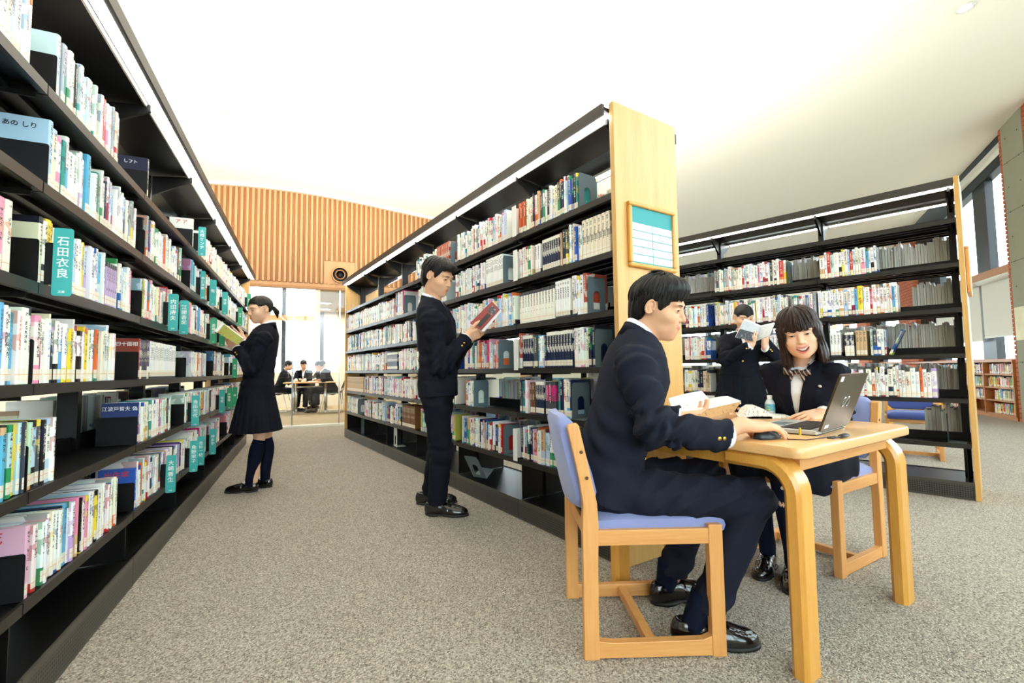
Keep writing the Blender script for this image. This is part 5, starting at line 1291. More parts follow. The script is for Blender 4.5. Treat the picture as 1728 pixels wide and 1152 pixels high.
def make_blazer(root, J, prof, h=.0065, vt=.42, mat_='suit', hem=-.16, fold_=1., seed=0., armr=(.066, .054, .047), lapel=True, nb=2, coll=True, female=False, detail=True):
    prof = [(max(hem, p[0]),)+tuple(p[1:]) if i == 0 else p for i, p in enumerate(prof)]
    T = torso_fn(J['pelvis'], J['neck'], J['Rb'], J['Rt'], prof); nk0 = np.array(J['neck']); nk1 = np.array(J['headC'])
    arms = [(J['sh'+s], J['el'+s], J['wr'+s]) for s in 'RL']
    def vw(t): return np.interp(t, [vt, .97, 1.1], [.0, .036 if female else .05, .06])
    def f(P):
        d, x, y, t = T(P)
        d = d+fold_*.0026*wob(P*A3(1, 1, .55), 24, seed)*np.clip(1.2-t, .2, 1)+fold_*.0028*np.sin(75*t*T.L+30*x+4*np.sin(9*x+seed))*np.exp(-((t-.28)/.2)**2)
        for (a, b_, c) in arms:
            ua = nrmz(np.array(b_)-a)
            fo = cap(P, b_, c, armr[1], armr[2]); n_ = nrmz(np.array(c)-b_); fo = np.maximum(fo, (P-np.array(c))@n_); arm = smin(cap(P, a, b_, armr[0], armr[1]), fo, .03)
            arm = arm+fold_*.003*wob(P, 34, seed+2)+fold(P, b_, nrmz(np.array(c)-a), .11, 95, .008*fold_, seed)+fold(P, a, ua, .11, 80, .0035*fold_, seed+1)+fold(P, c, np.array(c)-b_, .09, 70, .0028*fold_, seed+2)
            near_sh = np.clip(1.35-np.linalg.norm(P-np.array(a), axis=1)/.2, 0, 1); d = np.where(near_sh > .02, smin(d, arm, .004+.038*near_sh), smin(d, arm, .004))
        if detail:
            base = d.copy(); v = vw(t); fr = y > 0
            if lapel:
                lw = np.interp(t, [vt, vt+.05, .80, .83, .84, .97, 1.0], [.0, .022, .072, .074, .05, .055, .03])
                reg = np.maximum.reduce([np.abs(np.abs(x)-(v+lw/2))-lw/2, (vt-t)*T.L, (t-.985)*T.L, -y])
                d = np.minimum(d, np.maximum(base-.0055, reg))
            fl = np.maximum.reduce([np.abs(np.abs(x)-.1)-.045, np.abs(t-.13)*T.L-.022, -y])
            d = np.minimum(d, np.maximum(base-.004, fl))
            ov = np.maximum.reduce([-(x+.006), x-.03, (t-vt)*T.L, -y]); d = np.minimum(d, np.maximum(base-.003, ov))
        d = smax(d, -np.where(y > -.02, np.abs(x)-vw(t), 1.), .003) if detail else d
        d = smax(d, -cap(P, nk0-.03*T.az, nk1, .060 if female else .068), .004)
        return d
    pts = [J['pelvis']+T.az*T.L*hem, J['neck'], *[p for a in arms for p in a]]
    lo, hi = bounds(pts, .2); V, F = sdf_mesh(f, lo, hi, h)
    o = add_part(root, 'blazer', (V, F), [M[mat_]])
    # collar of the blazer
    if coll:
        B = np.stack([nrmz(J['Rt']), np.cross(T.az, nrmz(J['Rt'])), T.az], 1)
        def cpath(r, zf, zb, y0, spread=1.):
            pts = []
            for k in range(25):
                a = math.radians(-148+296*k/24); bk = (1+math.cos(a))/2
                pts.append(np.array(J['neck'])+B@A3(r*math.sin(a)*spread, -r*.92*math.cos(a)+y0, zf+(zb-zf)*bk**.8))
            return pts
        rr = .068 if female else .078
        bl = MB(); pa = cpath(rr+.006, -.045, .018, -.008); pb = cpath(rr-.002, -.02, .045, -.01); pc = cpath(rr+.014, -.06, -.012, -.01)
        bl.loft([[a, b2, b2+(a-b2)*.1+nrmz(a-b2)*0-T.az*.004, c] for a, b2, c in zip(pa, pb, pc)]).build('blazer_collar', M[mat_], root, True)
        sm = MB(); pa = cpath(rr-.004, -.038, .030, -.008); pb = cpath(rr-.011, -.004, .062, -.010); pc = cpath(rr-.016, -.03, .03, -.010)
        sm.loft([[a, b2, c] for a, b2, c in zip(pa, pb, pc)]).build('shirt_collar', M['shirt'], root, True)
    # buttons
    def front_pt(t, x, tie=False):
        R = nrmz(J['Rb'])*(1-np.clip(t, 0, 1))+nrmz(J['Rt'])*np.clip(t, 0, 1); R = nrmz(R-(R@T.az)*T.az); Fv = np.cross(T.az, R)
        o_ = T.P0+T.az*T.L*t+R*x; ys = np.linspace(.02, .25, 231); dd = (T(o_+ys[:, None]*Fv)[0] if tie else f(o_+ys[:, None]*Fv)); k = np.where(dd > 0)[0]
        return o_+Fv*(ys[k[0]] if len(k) else .12), Fv, R
    if detail:
        for k in range(nb):
            p, Fv, R = front_pt(vt-.03-.17*k, .006); MB().tube([p-Fv*.002, p+Fv*.003, p+Fv*.0055], [.0095, .0095, .006], 12).build('button', M['gold'], root, True)
        # sleeve buttons and shirt cuffs
    for s in 'RL':
        e, w = np.array(J['el'+s]), np.array(J['wr'+s]); n_ = nrmz(w-e)
        MB().tube([w-n_*.02, w+n_*.012], armr[2]-.009, 16).build('shirt_cuff', M['shirt'], root, True)
        if detail:
            sd = nrmz(np.cross(n_, J.get('btn'+s, (0, 0, 1)))); bk = nrmz(J.get('bdir'+s, sd))
            for k in range(2):
                c = w-n_*(.03+.022*k); q = np.linspace(.02, .1, 161); dd = f(c+q[:, None]*bk); kk = np.where(dd > 0)[0]; p = c+bk*(q[kk[0]] if len(kk) else .045)
                MB().tube([p-bk*.002, p+bk*.003, p+bk*.005], [.0072, .0072, .004], 10).build('sleeve_button', M['gold'], root, True)
    # shirt front
    if detail:
        pr2 = [(max(.3, p[0]), p[1]-.012, p[2]-.010, p[3]) for p in prof if p[0] >= .3]
        T2 = torso_fn(J['pelvis'], J['neck'], J['Rb'], J['Rt'], pr2)
        def g(P):
            d, x, y, t = T2(P); d = np.maximum(d, np.abs(x)-.085); d = np.maximum(d, -y); return np.maximum(d, -cap(P, nk0-.02*T.az, nk1, .050))
        lo, hi = bounds([J['pelvis'], J['neck']], .16); V, F = sdf_mesh(g, lo, hi, .008); add_part(root, 'shirt_front', (V, F), [M['shirt']])
    return T, front_pt
def make_trousers(root, J, h=.008, mat_='suit2', seed=1., hemr=.058, waist=.12, fold_=1., thr=.088, knr=.068, extra=None):
    pel = np.array(J['pelvis'])
    legs = [(J['hip'+s], J['kn'+s], J['an'+s]) for s in 'RL']
    up = nrmz(np.array(J['neck'])-pel)
    def f(P):
        d = ell(P, pel-up*.01, (.165, .125, .13), np.stack([nrmz(J['Rb']), np.cross(up, nrmz(J['Rb'])), up], 1))
        for (a, b_, c) in legs:
            leg = smin(cap(P, a, b_, thr, knr), cap(P, b_, c, knr, hemr), .03)
            kn = np.clip(1-np.linalg.norm(P-np.array(b_), axis=1)/.2, 0, 1); an = np.clip(1-np.linalg.norm(P-np.array(c), axis=1)/.22, 0, 1)
            leg = leg+fold_*.002*wob(P, 22, seed)+fold(P, b_, nrmz(np.array(c)-a), .13, 62, .007*fold_, seed)+fold(P, c, np.array(c)-b_, .13, 58, .006*fold_, seed+1)+fold(P, a, np.array(b_)-a, .17, 48, .006*fold_, seed+2)
            if extra is not None: leg = leg+extra(P)
            d = smin(d, leg, .035); n_ = nrmz(np.array(c)-b_); hp = nrmz(n_*.5+A3(0, 0, -.5))
            d = np.maximum(d, np.where(np.linalg.norm(P-np.array(c), axis=1) < .12, (P-np.array(c))@hp, -1.))
        return d
    lo, hi = bounds([pel]+[p for l in legs for p in l], .16); V, F = sdf_mesh(f, lo, hi, h); return add_part(root, 'trousers', (V, F), [M[mat_]])
def make_shoe(root, heel, toe_dir, L=.27, lift=0., h=.0045, strap=True):
    toe_dir = nrmz(A3(toe_dir[0], toe_dir[1], 0)); B = np.stack([np.cross(toe_dir, (0, 0, 1)), toe_dir, A3(0, 0, 1)], 1); k = L/.27; heel = A3(heel[0], heel[1], lift)
    def f(Q):
        d = ell(Q, (0, .188, .022), (.046, .080, .040)); d = smin(d, ell(Q, (0, .045, .04), (.036, .055, .058)), .04); d = smin(d, cap(Q, (0, .09, .05), (0, .16, .036), .036, .034), .03)
        d = smax(d, -cap(Q, (0, .035, .10), (0, .085, .088), .030, .027), .008)
        d = smax(d, -(Q[:, 2]-.012), .004)
        if strap:
            sadd = np.maximum(np.abs(Q[:, 1]-.135-.0*Q[:, 2])-.014, .03-Q[:, 2]); d = np.minimum(d, np.maximum(d-.003, sadd))
        gro = np.abs(ell(Q, (0, .205, .075), (.030, .062, .045)))-.0016; d = np.maximum(d, -np.maximum(gro, -(d+.004)))
        return d
    def g(Q):
        d = np.minimum(ell(Q*A3(1, 1, 0), (0, .19, 0), (.048, .083, .1)), ell(Q*A3(1, 1, 0), (0, .05, 0), (.038, .055, .1))); d = smin(d, box(Q*A3(1, 1, 0), (0, .11, 0), (.034, .07, .1)), .03)
        d = np.maximum(d, Q[:, 2]-.016); return np.maximum(np.maximum(d, -(Q[:, 2]-.001)), -np.maximum(np.abs(Q[:, 1]-.105)-.02, Q[:, 2]-.006))
    out = []
    for fn, nm, mt, hh in ((f, 'shoe_upper', 'shoe', h), (g, 'shoe_sole', 'sole', h*1.2)):
        V, F = sdf_mesh(fn, (-.06, -.025, -.01), (.06, .285, .115), hh); W_ = heel+(V*k)@B.T; out.append(add_part(root, nm, (W_, F), [M[mt]]))
    return out
def make_leg_tube(root, nm, pts, rs, mt, n=20, sub=6):
    P, R = [], []
    for i in range(len(pts)-1):
        for k in range(sub): u = k/sub; P.append(np.array(pts[i])*(1-u)+np.array(pts[i+1])*u); e = u*u*(3-2*u); R.append(rs[i]*(1-e)+rs[i+1]*e)
    P.append(np.array(pts[-1])); R.append(rs[-1]); return MB().tube(P, R, n).build(nm, M[mt], root, True)
def body_core(J, bare_legs=False, h=.013, rl=(.07, .05, .036)):
    """low hidden body inside the clothes, one surface"""
    T = torso_fn(J['pelvis'], J['neck'], J['Rb'], J['Rt'], [(max(t, -.02), w-.034, d-.034, y) for t, w, d, y in (PROF_F if bare_legs else PROF_M)])
    def f(P):
        d = T(P)[0]
        for s in 'RL':
            d = smin(d, smin(cap(P, J['sh'+s], J['el'+s], .042, .034), cap(P, J['el'+s], J['wr'+s], .034, .026), .02), .02)
            d = smin(d, smin(cap(P, J['hip'+s], J['kn'+s], rl[0], rl[1]), cap(P, J['kn'+s], J['an'+s], rl[1], rl[2]), .02), .03)
        return d
    lo, hi = bounds([J[k] for k in ('pelvis', 'neck')]+[J[k+s] for s in 'RL' for k in ('sh', 'el', 'wr', 'hip', 'kn', 'an')], .13); return sdf_mesh(f, lo, hi, h)
def finish_body(root, pieces, skin, lips):
    """pieces: list of (V, F[, lipmask])"""
    V, F = joinVF([(p[0], p[1]) for p in pieces]); mi = np.concatenate([p[2].astype(int) if len(p) > 2 else np.zeros(len(p[1]), int) for p in pieces])
    return add_part(root, 'body', (V, F), [M[skin], M[lips]], mi)
# ------------------------------------------------------------------ hair
def hair_cap(root, C, B, sc, zphi, zval, mt, h=.0035, ctr=(0, -.014, .034), rad=(.083, .106, .093), extra=None, rag=.008, grooves=(70, .0022), cutx=None, seed=0.):
    zphi = np.array(zphi); zval = np.array(zval)
    def f(P):
        Q = P; d = ell(Q, ctr, rad); phi = np.arctan2(np.abs(Q[:, 0]), Q[:, 1]); ph = np.arctan2(Q[:, 0], Q[:, 1])
        if extra is not None: d = extra(Q, d)
        d = d+grooves[1]*np.sin(grooves[0]*ph*.5+6*np.sin(3*ph+seed)+22*Q[:, 2])*.7
        z = np.interp(phi, zphi, zval)+rag*np.sin(ph*37+seed)*np.cos(ph*17+1+seed)
        d = smax(d, z-Q[:, 2], .004)
        if cutx is not None: d = cutx(Q, d)
        return d
    V, F = sdf_mesh(f, (-.13, -.17, -.24), (.13, .14, .15), h); return add_part(root, 'hair', (C+(V*sc)@B.T, F), [M[mt]])
def hair_locks(root, C, B, sc, specs, mt, ctr=(0, -.014, .034), rad=(.083, .106, .093), seed=3, name='hair_locks'):
    r_ = random.Random(seed); Fm = Frame(C, B[:, 0]*sc, B[:, 1]*sc, B[:, 2]*sc); b = MB(Fm)
    for (n, ph0, ph1, po0, po1, drift, thick, drop, off) in specs:
        for k in range(n):
            p0 = ph0+(ph1-ph0)*(k+r_.random())/n; a0 = po0+r_.uniform(-.08, .08); a1 = po1+r_.uniform(-.09, .09); dr = drift+r_.uniform(-.09, .09); of = off+r_.uniform(-.003, .005); th = thick*r_.uniform(.75, 1.25); dp = drop*r_.uniform(.85, 1.1)
            pts, rs = [], []
            m = 7
            for q in range(m+1):
                u = q/m; a = a0+(a1-a0)*u; ph = p0+dr*u*u; R = np.array(rad)+of
                p = np.array(ctr)+R*A3(math.sin(a)*math.sin(ph), math.sin(a)*math.cos(ph), math.cos(a))
                if drop: p = p-A3(0, 0, dp*max(0, u-.55)/.45)*1.
                pts.append(p); rs.append(th*(.5+.5*min(1, u*4)) * (1 if u < .6 else max(.08, 1-(u-.6)/.4*.95)))
            b.tube(pts, rs, 6, flat=.55)
    o = b.build(name, M[mt], root, True); return o
# ================================================================== the figures
def solve_arm(sh, wr, L1, L2, hint):
    """elbow between shoulder and wrist, bending towards hint"""
    sh, wr = np.array(sh, float), np.array(wr, float); v = wr-sh; D = np.linalg.norm(v)
    if D > .985*(L1+L2): wr = sh+v/D*.985*(L1+L2); v = wr-sh; D = np.linalg.norm(v)
    a = (L1*L1-L2*L2+D*D)/(2*D); h_ = math.sqrt(max(1e-6, L1*L1-a*a)); n = v/D; hh = np.array(hint, float); hh = nrmz(hh-(hh@n)*n)
    return sh+n*a+hh*h_, wr
def hframe(fing, back):
    y = nrmz(fing); z = np.array(back, float); z = nrmz(z-(z@y)*y); x = np.cross(y, z); return x, y, z
# ---------------------------------------------------------------- seated boy
def seated_boy():
    root = empty('person', (.45, 1.78, 0), 'boy in navy blazer sitting at the table, hand on the mouse', 'person', 'students')
    J = {}
    J['pelvis'] = A3(.335, 1.765, .525); J['neck'] = aty(1083, 571, 1.79)
    J['Rb'] = A3(.0, -1, 0); J['Rt'] = A3(.10, -1, 0)
    J['shR'] = aty(1070, 614, 1.615); J['shL'] = J['neck']+A3(-.012, .165, -.062)
    wr = aty(1224, 735, 1.57); J['elR'], J['wrR'] = aty(1106, 722, 1.53), wr
    wl = A3(.70, 1.97, .735); J['elL'], J['wrL'] = solve_arm(J['shL'], wl, .29, .25, (-.5, .5, -.6))
    J['hipR'], J['hipL'] = A3(.40, 1.675, .505), A3(.40, 1.86, .505)
    J['knR'] = aty(1268, 842, 1.62); J['knL'] = A3(.80, 1.95, .50)
    J['anR'] = A3(.665, 1.645, .115); J['anL'] = A3(.64, 1.93, .11)
    J['headC'] = aty(1111, 519, 1.79); yaw = math.radians(-31); B = frame_from((math.cos(yaw), math.sin(yaw), -.30)); B = rot_to(B, roll=math.radians(4)); sc = 1.0
    J['bdirR'] = A3(.1, -1, -.15)
    T, fp = make_blazer(root, J, PROF_M, h=.0055, mat_='suit', hem=-.10, fold_=2.0, seed=.4, armr=(.066, .058, .05))
    ex_ = lambda P: .011*(np.sqrt(np.abs(np.sin((P[:, 0]*-.62+P[:, 2]*.80)*62+1.2*np.sin(P[:, 0]*9)+.8*np.sin(P[:, 2]*23))))-.75)*np.clip((P[:, 2]-.40)/.05, 0, 1)*np.clip((P[:, 0]-.42)/.08, 0, 1)
    make_trousers(root, J, h=.0065, mat_='suit', seed=1.3, fold_=1.0, extra=ex_)
    for s, an, hl, td in (('R', J['anR'], A3(.545, 1.655), (1, -.10)), ('L', J['anL'], A3(.55, 1.915), (1, .25))):
        make_shoe(root, hl, td, .285); make_leg_tube(root, 'sock', [A3(hl[0]+.06, an[1], .05), np.array(an)+A3(-.01, 0, .05)], [.040, .046], 'sock')
    head = make_head(root, J['headC'], B, sc, 'skin_b', 'lips_b', smile=.8, open_=0, female=False, neck_to=J['neck']-A3(0, 0, .03), gaze=(0, -.25), lid=.35)
    # right hand over the mouse
    mt = np.array(MS)+A3(.0, 0, .03); y_ = nrmz(A3(mt[0]-wr[0], mt[1]-wr[1], 0)+A3(.02, 0, 0)); x, y, z = hframe(y_+A3(0, 0, -.05), (0, -.12, 1))
    Bh = np.stack([-x, y, z], 1)       # thumb points away from us for the right hand
    hw = A3(MS[0], MS[1], .752)-y_*.098
    hr = make_hand(hw, Bh, curl=.33, thumb=(.55, .55), sc=1.03, wrist_to=wr-nrmz(wr-J['elR'])*.03, spread=.10, h=.002, tcurl=.3, curls={'index': .3, 'middle': .3, 'ring': .36, 'little': .42})
    x, y, z = hframe((.75, .25, .1), (-.1, -.25, -1)); hl = make_hand(J['wrL'], np.stack([x, y, z], 1), curl=.45, thumb=(.7, .3), wrist_to=J['wrL']-nrmz(J['wrL']-J['elL'])*.05, h=.0026)
    finish_body(root, [body_core(J), head, hr, hl], 'skin_b', 'lips_b')
    C = J['headC']
    ex = lambda Q, d: smin(smin(d, ell(Q, (0, -.062, -.025), (.064, .05, .075)), .03), ell(Q, (0, .025, .085), (.066, .075, .045)), .03)
    hair_cap(root, C, B, sc, [0, .35, .6, .8, 1.0, 1.15, 1.3, 1.42, 1.85, 2.0, 2.3, 2.7, 3.15], [.052, .044, .034, .03, .005, -.02, -.018, .024, .024, -.03, -.075, -.10, -.105], 'hair_k', extra=ex, rag=.007, seed=.5)
    hair_locks(root, C, B, sc, [(50, .1, 1.0, .3, 1.33, .18, .0045, .0, .003), (40, .0, .75, .25, 1.45, .28, .0042, .008, .006), (70, 1.0, 2.6, .3, 1.55, .05, .005, 0, .001), (70, -2.6, -1.0, .3, 1.55, -.05, .005, 0, .001), (14, 2.1, 3.0, 1.0, 2.15, 0, .009, 0, .0), (14, -3.0, -2.1, 1.0, 2.15, 0, .009, 0, .0), (12, -.9, -.05, .3, 1.28, .3, .008, .004, .004), (16, -3, 3, .02, .55, .3, .007, 0, .010), (8, .9, 1.12, .9, 1.72, .0, .006, .0, -.004), (8, -1.12, -.9, .9, 1.72, .0, .006, .0, -.004)], 'hair_k', seed=5)
    return root, J
# ---------------------------------------------------------------- seated girl
def seated_girl():
    root = empty('person', (CH2[0], CH2[1], 0), 'smiling girl with bobbed hair sitting behind the laptop', 'person', 'students')
    J = {}; F = F2; Rr = A3(-.526, .85, 0); Rr = nrmz(A3(F[1], -F[0], 0))
    J['pelvis'] = A3(CH2[0], CH2[1], .53)+F*.0; J['neck'] = aty(1352, 606, 2.285)
    Rt = nrmz(Rr*.9+A3(-.35, .1, 0)); J['Rb'], J['Rt'] = Rr, Rt
    J['shR'] = J['neck']+Rt*.136+A3(0, 0, -.062); J['shL'] = J['neck']-Rt*.140+A3(0, 0, -.066)
    wR = aty(1262, 698, 2.46); J['elR'], J['wrR'] = solve_arm(J['shR'], wR, .26, .23, (-.2, .3, -1))
    wL = aty(1391, 697, 2.16); J['elL'], J['wrL'] = solve_arm(J['shL'], wL, .26, .23, (.35, .5, -.9))
    L_ = -Rr
    J['hipR'], J['hipL'] = J['pelvis']+Rr*.085+A3(0, 0, -.03), J['pelvis']-Rr*.085+A3(0, 0, -.03)
    J['knR'], J['knL'] = A3(1.13, 2.27, .50), A3(1.205, 2.12, .50)
    J['anR'], J['anL'] = A3(1.20, 2.25, .09), A3(1.235, 2.10, .09)
    C = aty(1349, 563, 2.20); J['headC'] = C; cd = nrmz(A3(-C[0], -C[1], 0)); B = frame_from(cd+A3(.02, 0, -.20)); B = rot_to(B, yaw=math.radians(0), roll=math.radians(9)); sc = 1.0
    J['bdirL'] = A3(-.2, -1, .2)
    T, fp = make_blazer(root, J, PROF_F, h=.0065, mat_='suit2', hem=-.05, vt=.36, nb=1, seed=2.1, armr=(.054, .049, .043), fold_=1.6, female=True)
    # skirt over the thighs
    pel = J['pelvis']
    def sk(P):
        d = ell(P, pel+A3(0, 0, -.04), (.185, .16, .12), np.stack([Rr, F, A3(0, 0, 1)], 1))
        for s in 'RL': d = smin(d, cap(P, J['hip'+s], J['kn'+s]+A3(0, 0, -.0), .10, .082), .05)
        # hanging side cloth
        d = smin(d, ell(P, pel-Rr*.155+F*.15+A3(0, 0, -.11), (.05, .22, .13), np.stack([Rr, F, A3(0, 0, 1)], 1)), .06)
        d = smin(d, cap(P, J["knR"]+A3(0, 0, -.04), J['knR']+A3(0, 0, -.10), .075, .07), .05)
        d = d+.006*np.sin(((P-pel)@Rr)*62+((P-pel)@F)*34)*np.clip(.62-P[:, 2], 0, .25)/.25+.004*wob(P, 20, 3.)
        return np.maximum(d, -(P[:, 2]-(.345+.03*np.sin(((P-pel)@Rr)*30))))
    lo, hi = bounds([pel, J['knR'], J['knL']], .27); V, Fq = sdf_mesh(sk, lo, hi, .008); add_part(root, 'skirt', (V, Fq), [M['skirt']])
    for s, hl, td in (('R', A3(1.235, 2.285), (-.62, -.72)), ('L', A3(1.275, 2.165), (-.55, -.8))):
        make_shoe(root, hl, td, .245); kn, an = J['kn'+s], J['an'+s]
        make_leg_tube(root, 'sock', [A3(hl[0]+nrmz(A3(*td, 0))[0]*.055, hl[1]+nrmz(A3(*td, 0))[1]*.055, .04), np.array(an)+A3(0, 0, .02), (np.array(kn)+an)/2+A3(.012, .012, .04), np.array(kn)+A3(0, 0, -.01)], [.034, .037, .054, .052], 'sock')
        q = (np.array(kn)*.78+np.array(an)*.22)+cd*.048; MB().tube([q-cd*.003, q+cd*.003], .008, 6).build('sock_crest', M['crest'], root)
    head = make_head(root, C, B, sc, 'skin_g', 'lips_g', smile=1., open_=1.35, female=True, neck_to=J['neck']-A3(0, 0, .03), gaze=(.05, -.05))
    x, y, z = hframe(nrmz(A3(-.72, -.1, -.10)), (.15, -.5, 1)); hL = make_hand(J['wrL'], np.stack([-x*-1, y, z], 1) if False else np.stack([x, y, z], 1), curl=.45, thumb=(.5, .3), sc=.93, wrist_to=J['wrL']-nrmz(J['wrL']-J['elL'])*.05, h=.0024, curls={'index': .22, 'middle': .5, 'ring': .6, 'little': .65})
    x, y, z = hframe(nrmz(A3(-.9, -.1, -.02)), (.1, .1, 1)); hR = make_hand(J['wrR'], np.stack([-x, y, z], 1), curl=.4, thumb=(.9, -.5), sc=.93, wrist_to=J['wrR']-nrmz(J['wrR']-J['elR'])*.05, h=.0026)
    finish_body(root, [body_core(J, True, rl=(.065,.045,.026)), head, hL, hR], 'skin_g', 'lips_g')
    # bob
    def ex(Q, d):
        rx, ry = .097+.11*np.clip(.0-Q[:, 2], 0, .1), .106+.04*np.clip(-Q[:, 2], 0, .1); c = np.sqrt((Q[:, 0]/rx)**2+((Q[:, 1]+.018)/ry)**2); sh = np.abs((c-.79+.9*np.clip(-.105-Q[:, 2], 0, .1))*.095)-.0125
        sh = np.maximum(sh, Q[:, 2]-.03); sh = np.maximum(sh, -.140-Q[:, 2]+.012*np.sin(np.arctan2(Q[:, 0], Q[:, 1])*21))
        return smin(d, sh, .035)
    def cut(Q, d):
        face = np.maximum(np.abs(Q[:, 0])-(.062+.10*np.clip(.03-Q[:, 2], 0, .1)*.12), .03-Q[:, 1]); face = np.maximum(face, Q[:, 2]-(.024+.004*np.sin(Q[:, 0]*240))); return smax(d, -face, .004)
    hair_cap(root, C, B, sc, [0, 3.2], [-.16, -.16], 'hair_br', extra=ex, cutx=cut, rag=.004, ctr=(0, -.012, .034), rad=(.086, .108, .094), seed=1., h=.0035)
    hair_locks(root, C, B, sc, [(60, -.72, .72, .25, 1.50, .0, .0042, .004, .002), (34, .72, 1.2, .3, 1.5, .0, .005, .10, .006), (34, -1.2, -.72, .3, 1.5, .0, .005, .10, .006), (50, 1.2, 2.4, .3, 1.6, 0, .0055, .115, .006), (50, -2.4, -1.2, .3, 1.6, 0, .0055, .115, .006), (20, -.9, .9, .08, .9, 0, .007, 0, .004)], 'hair_br', ctr=(0, -.012, .034), rad=(.086, .108, .094), seed=8)
    # striped ribbon tie
    stripe_tie(root, J, B, T, fp, big=True)
    p, Fv, R = fp(.80, -.095); MB().tube([p, p+Fv*.007], .009, 10).build('lapel_pin', M['silver'], root, True)
    return root, J
def stripe_mat():
    m, t, p = newmat('striped_ribbon'); co = t.coord('Object', (60, 60, 60), (0, .6, .7)); sp = t.node('ShaderNodeSeparateXYZ'); t.put(sp.inputs[0], co)
    fr = t.math('FRACT', sp.outputs[0]); a = t.math('LESS_THAN', t.math('ABSOLUTE', t.math('SUBTRACT', fr, .3)), .07); c = t.math('LESS_THAN', t.math('ABSOLUTE', t.math('SUBTRACT', fr, .5)), .05)
    t.put(p.inputs['Base Color'], t.mix(t.math('MAXIMUM', a, c), srgb(22, 26, 46), srgb(220, 178, 148))); p.inputs['Roughness'].default_value = .4; return m
M['stripe'] = stripe_mat()
def stripe_tie(root, J, B, T, fp, big=True):
    p, Fv, R = fp(.93, 0., True); p = p+Fv*.012; up = T.az
    b = MB()
    b.tube([p-R*.014, p, p+R*.014], [.011, .014, .011], 10)
    def lobe(s, dz, L, w):
        rings = []
        for k in range(7):
            u = k/6; c = p+R*s*(.01+L*u)+up*(dz*u)+Fv*(.012*math.sin(u*3)); ww = w*(.35+.65*math.sin(min(1, u*1.2)*1.57)); th = .006*(1-.5*u)+.002
            rings.append([c+up*ww, c+Fv*th+up*ww*.3, c+Fv*th-up*ww*.3, c-up*ww, c-Fv*th])
        b.loft(rings)
    k = 1. if big else .6
    for s in (-1, 1): lobe(s, .004, .048*k, .019*k); lobe(s, -.055*k, .030*k, .02*k)
    b.build('ribbon_tie', M['stripe'], root, True)
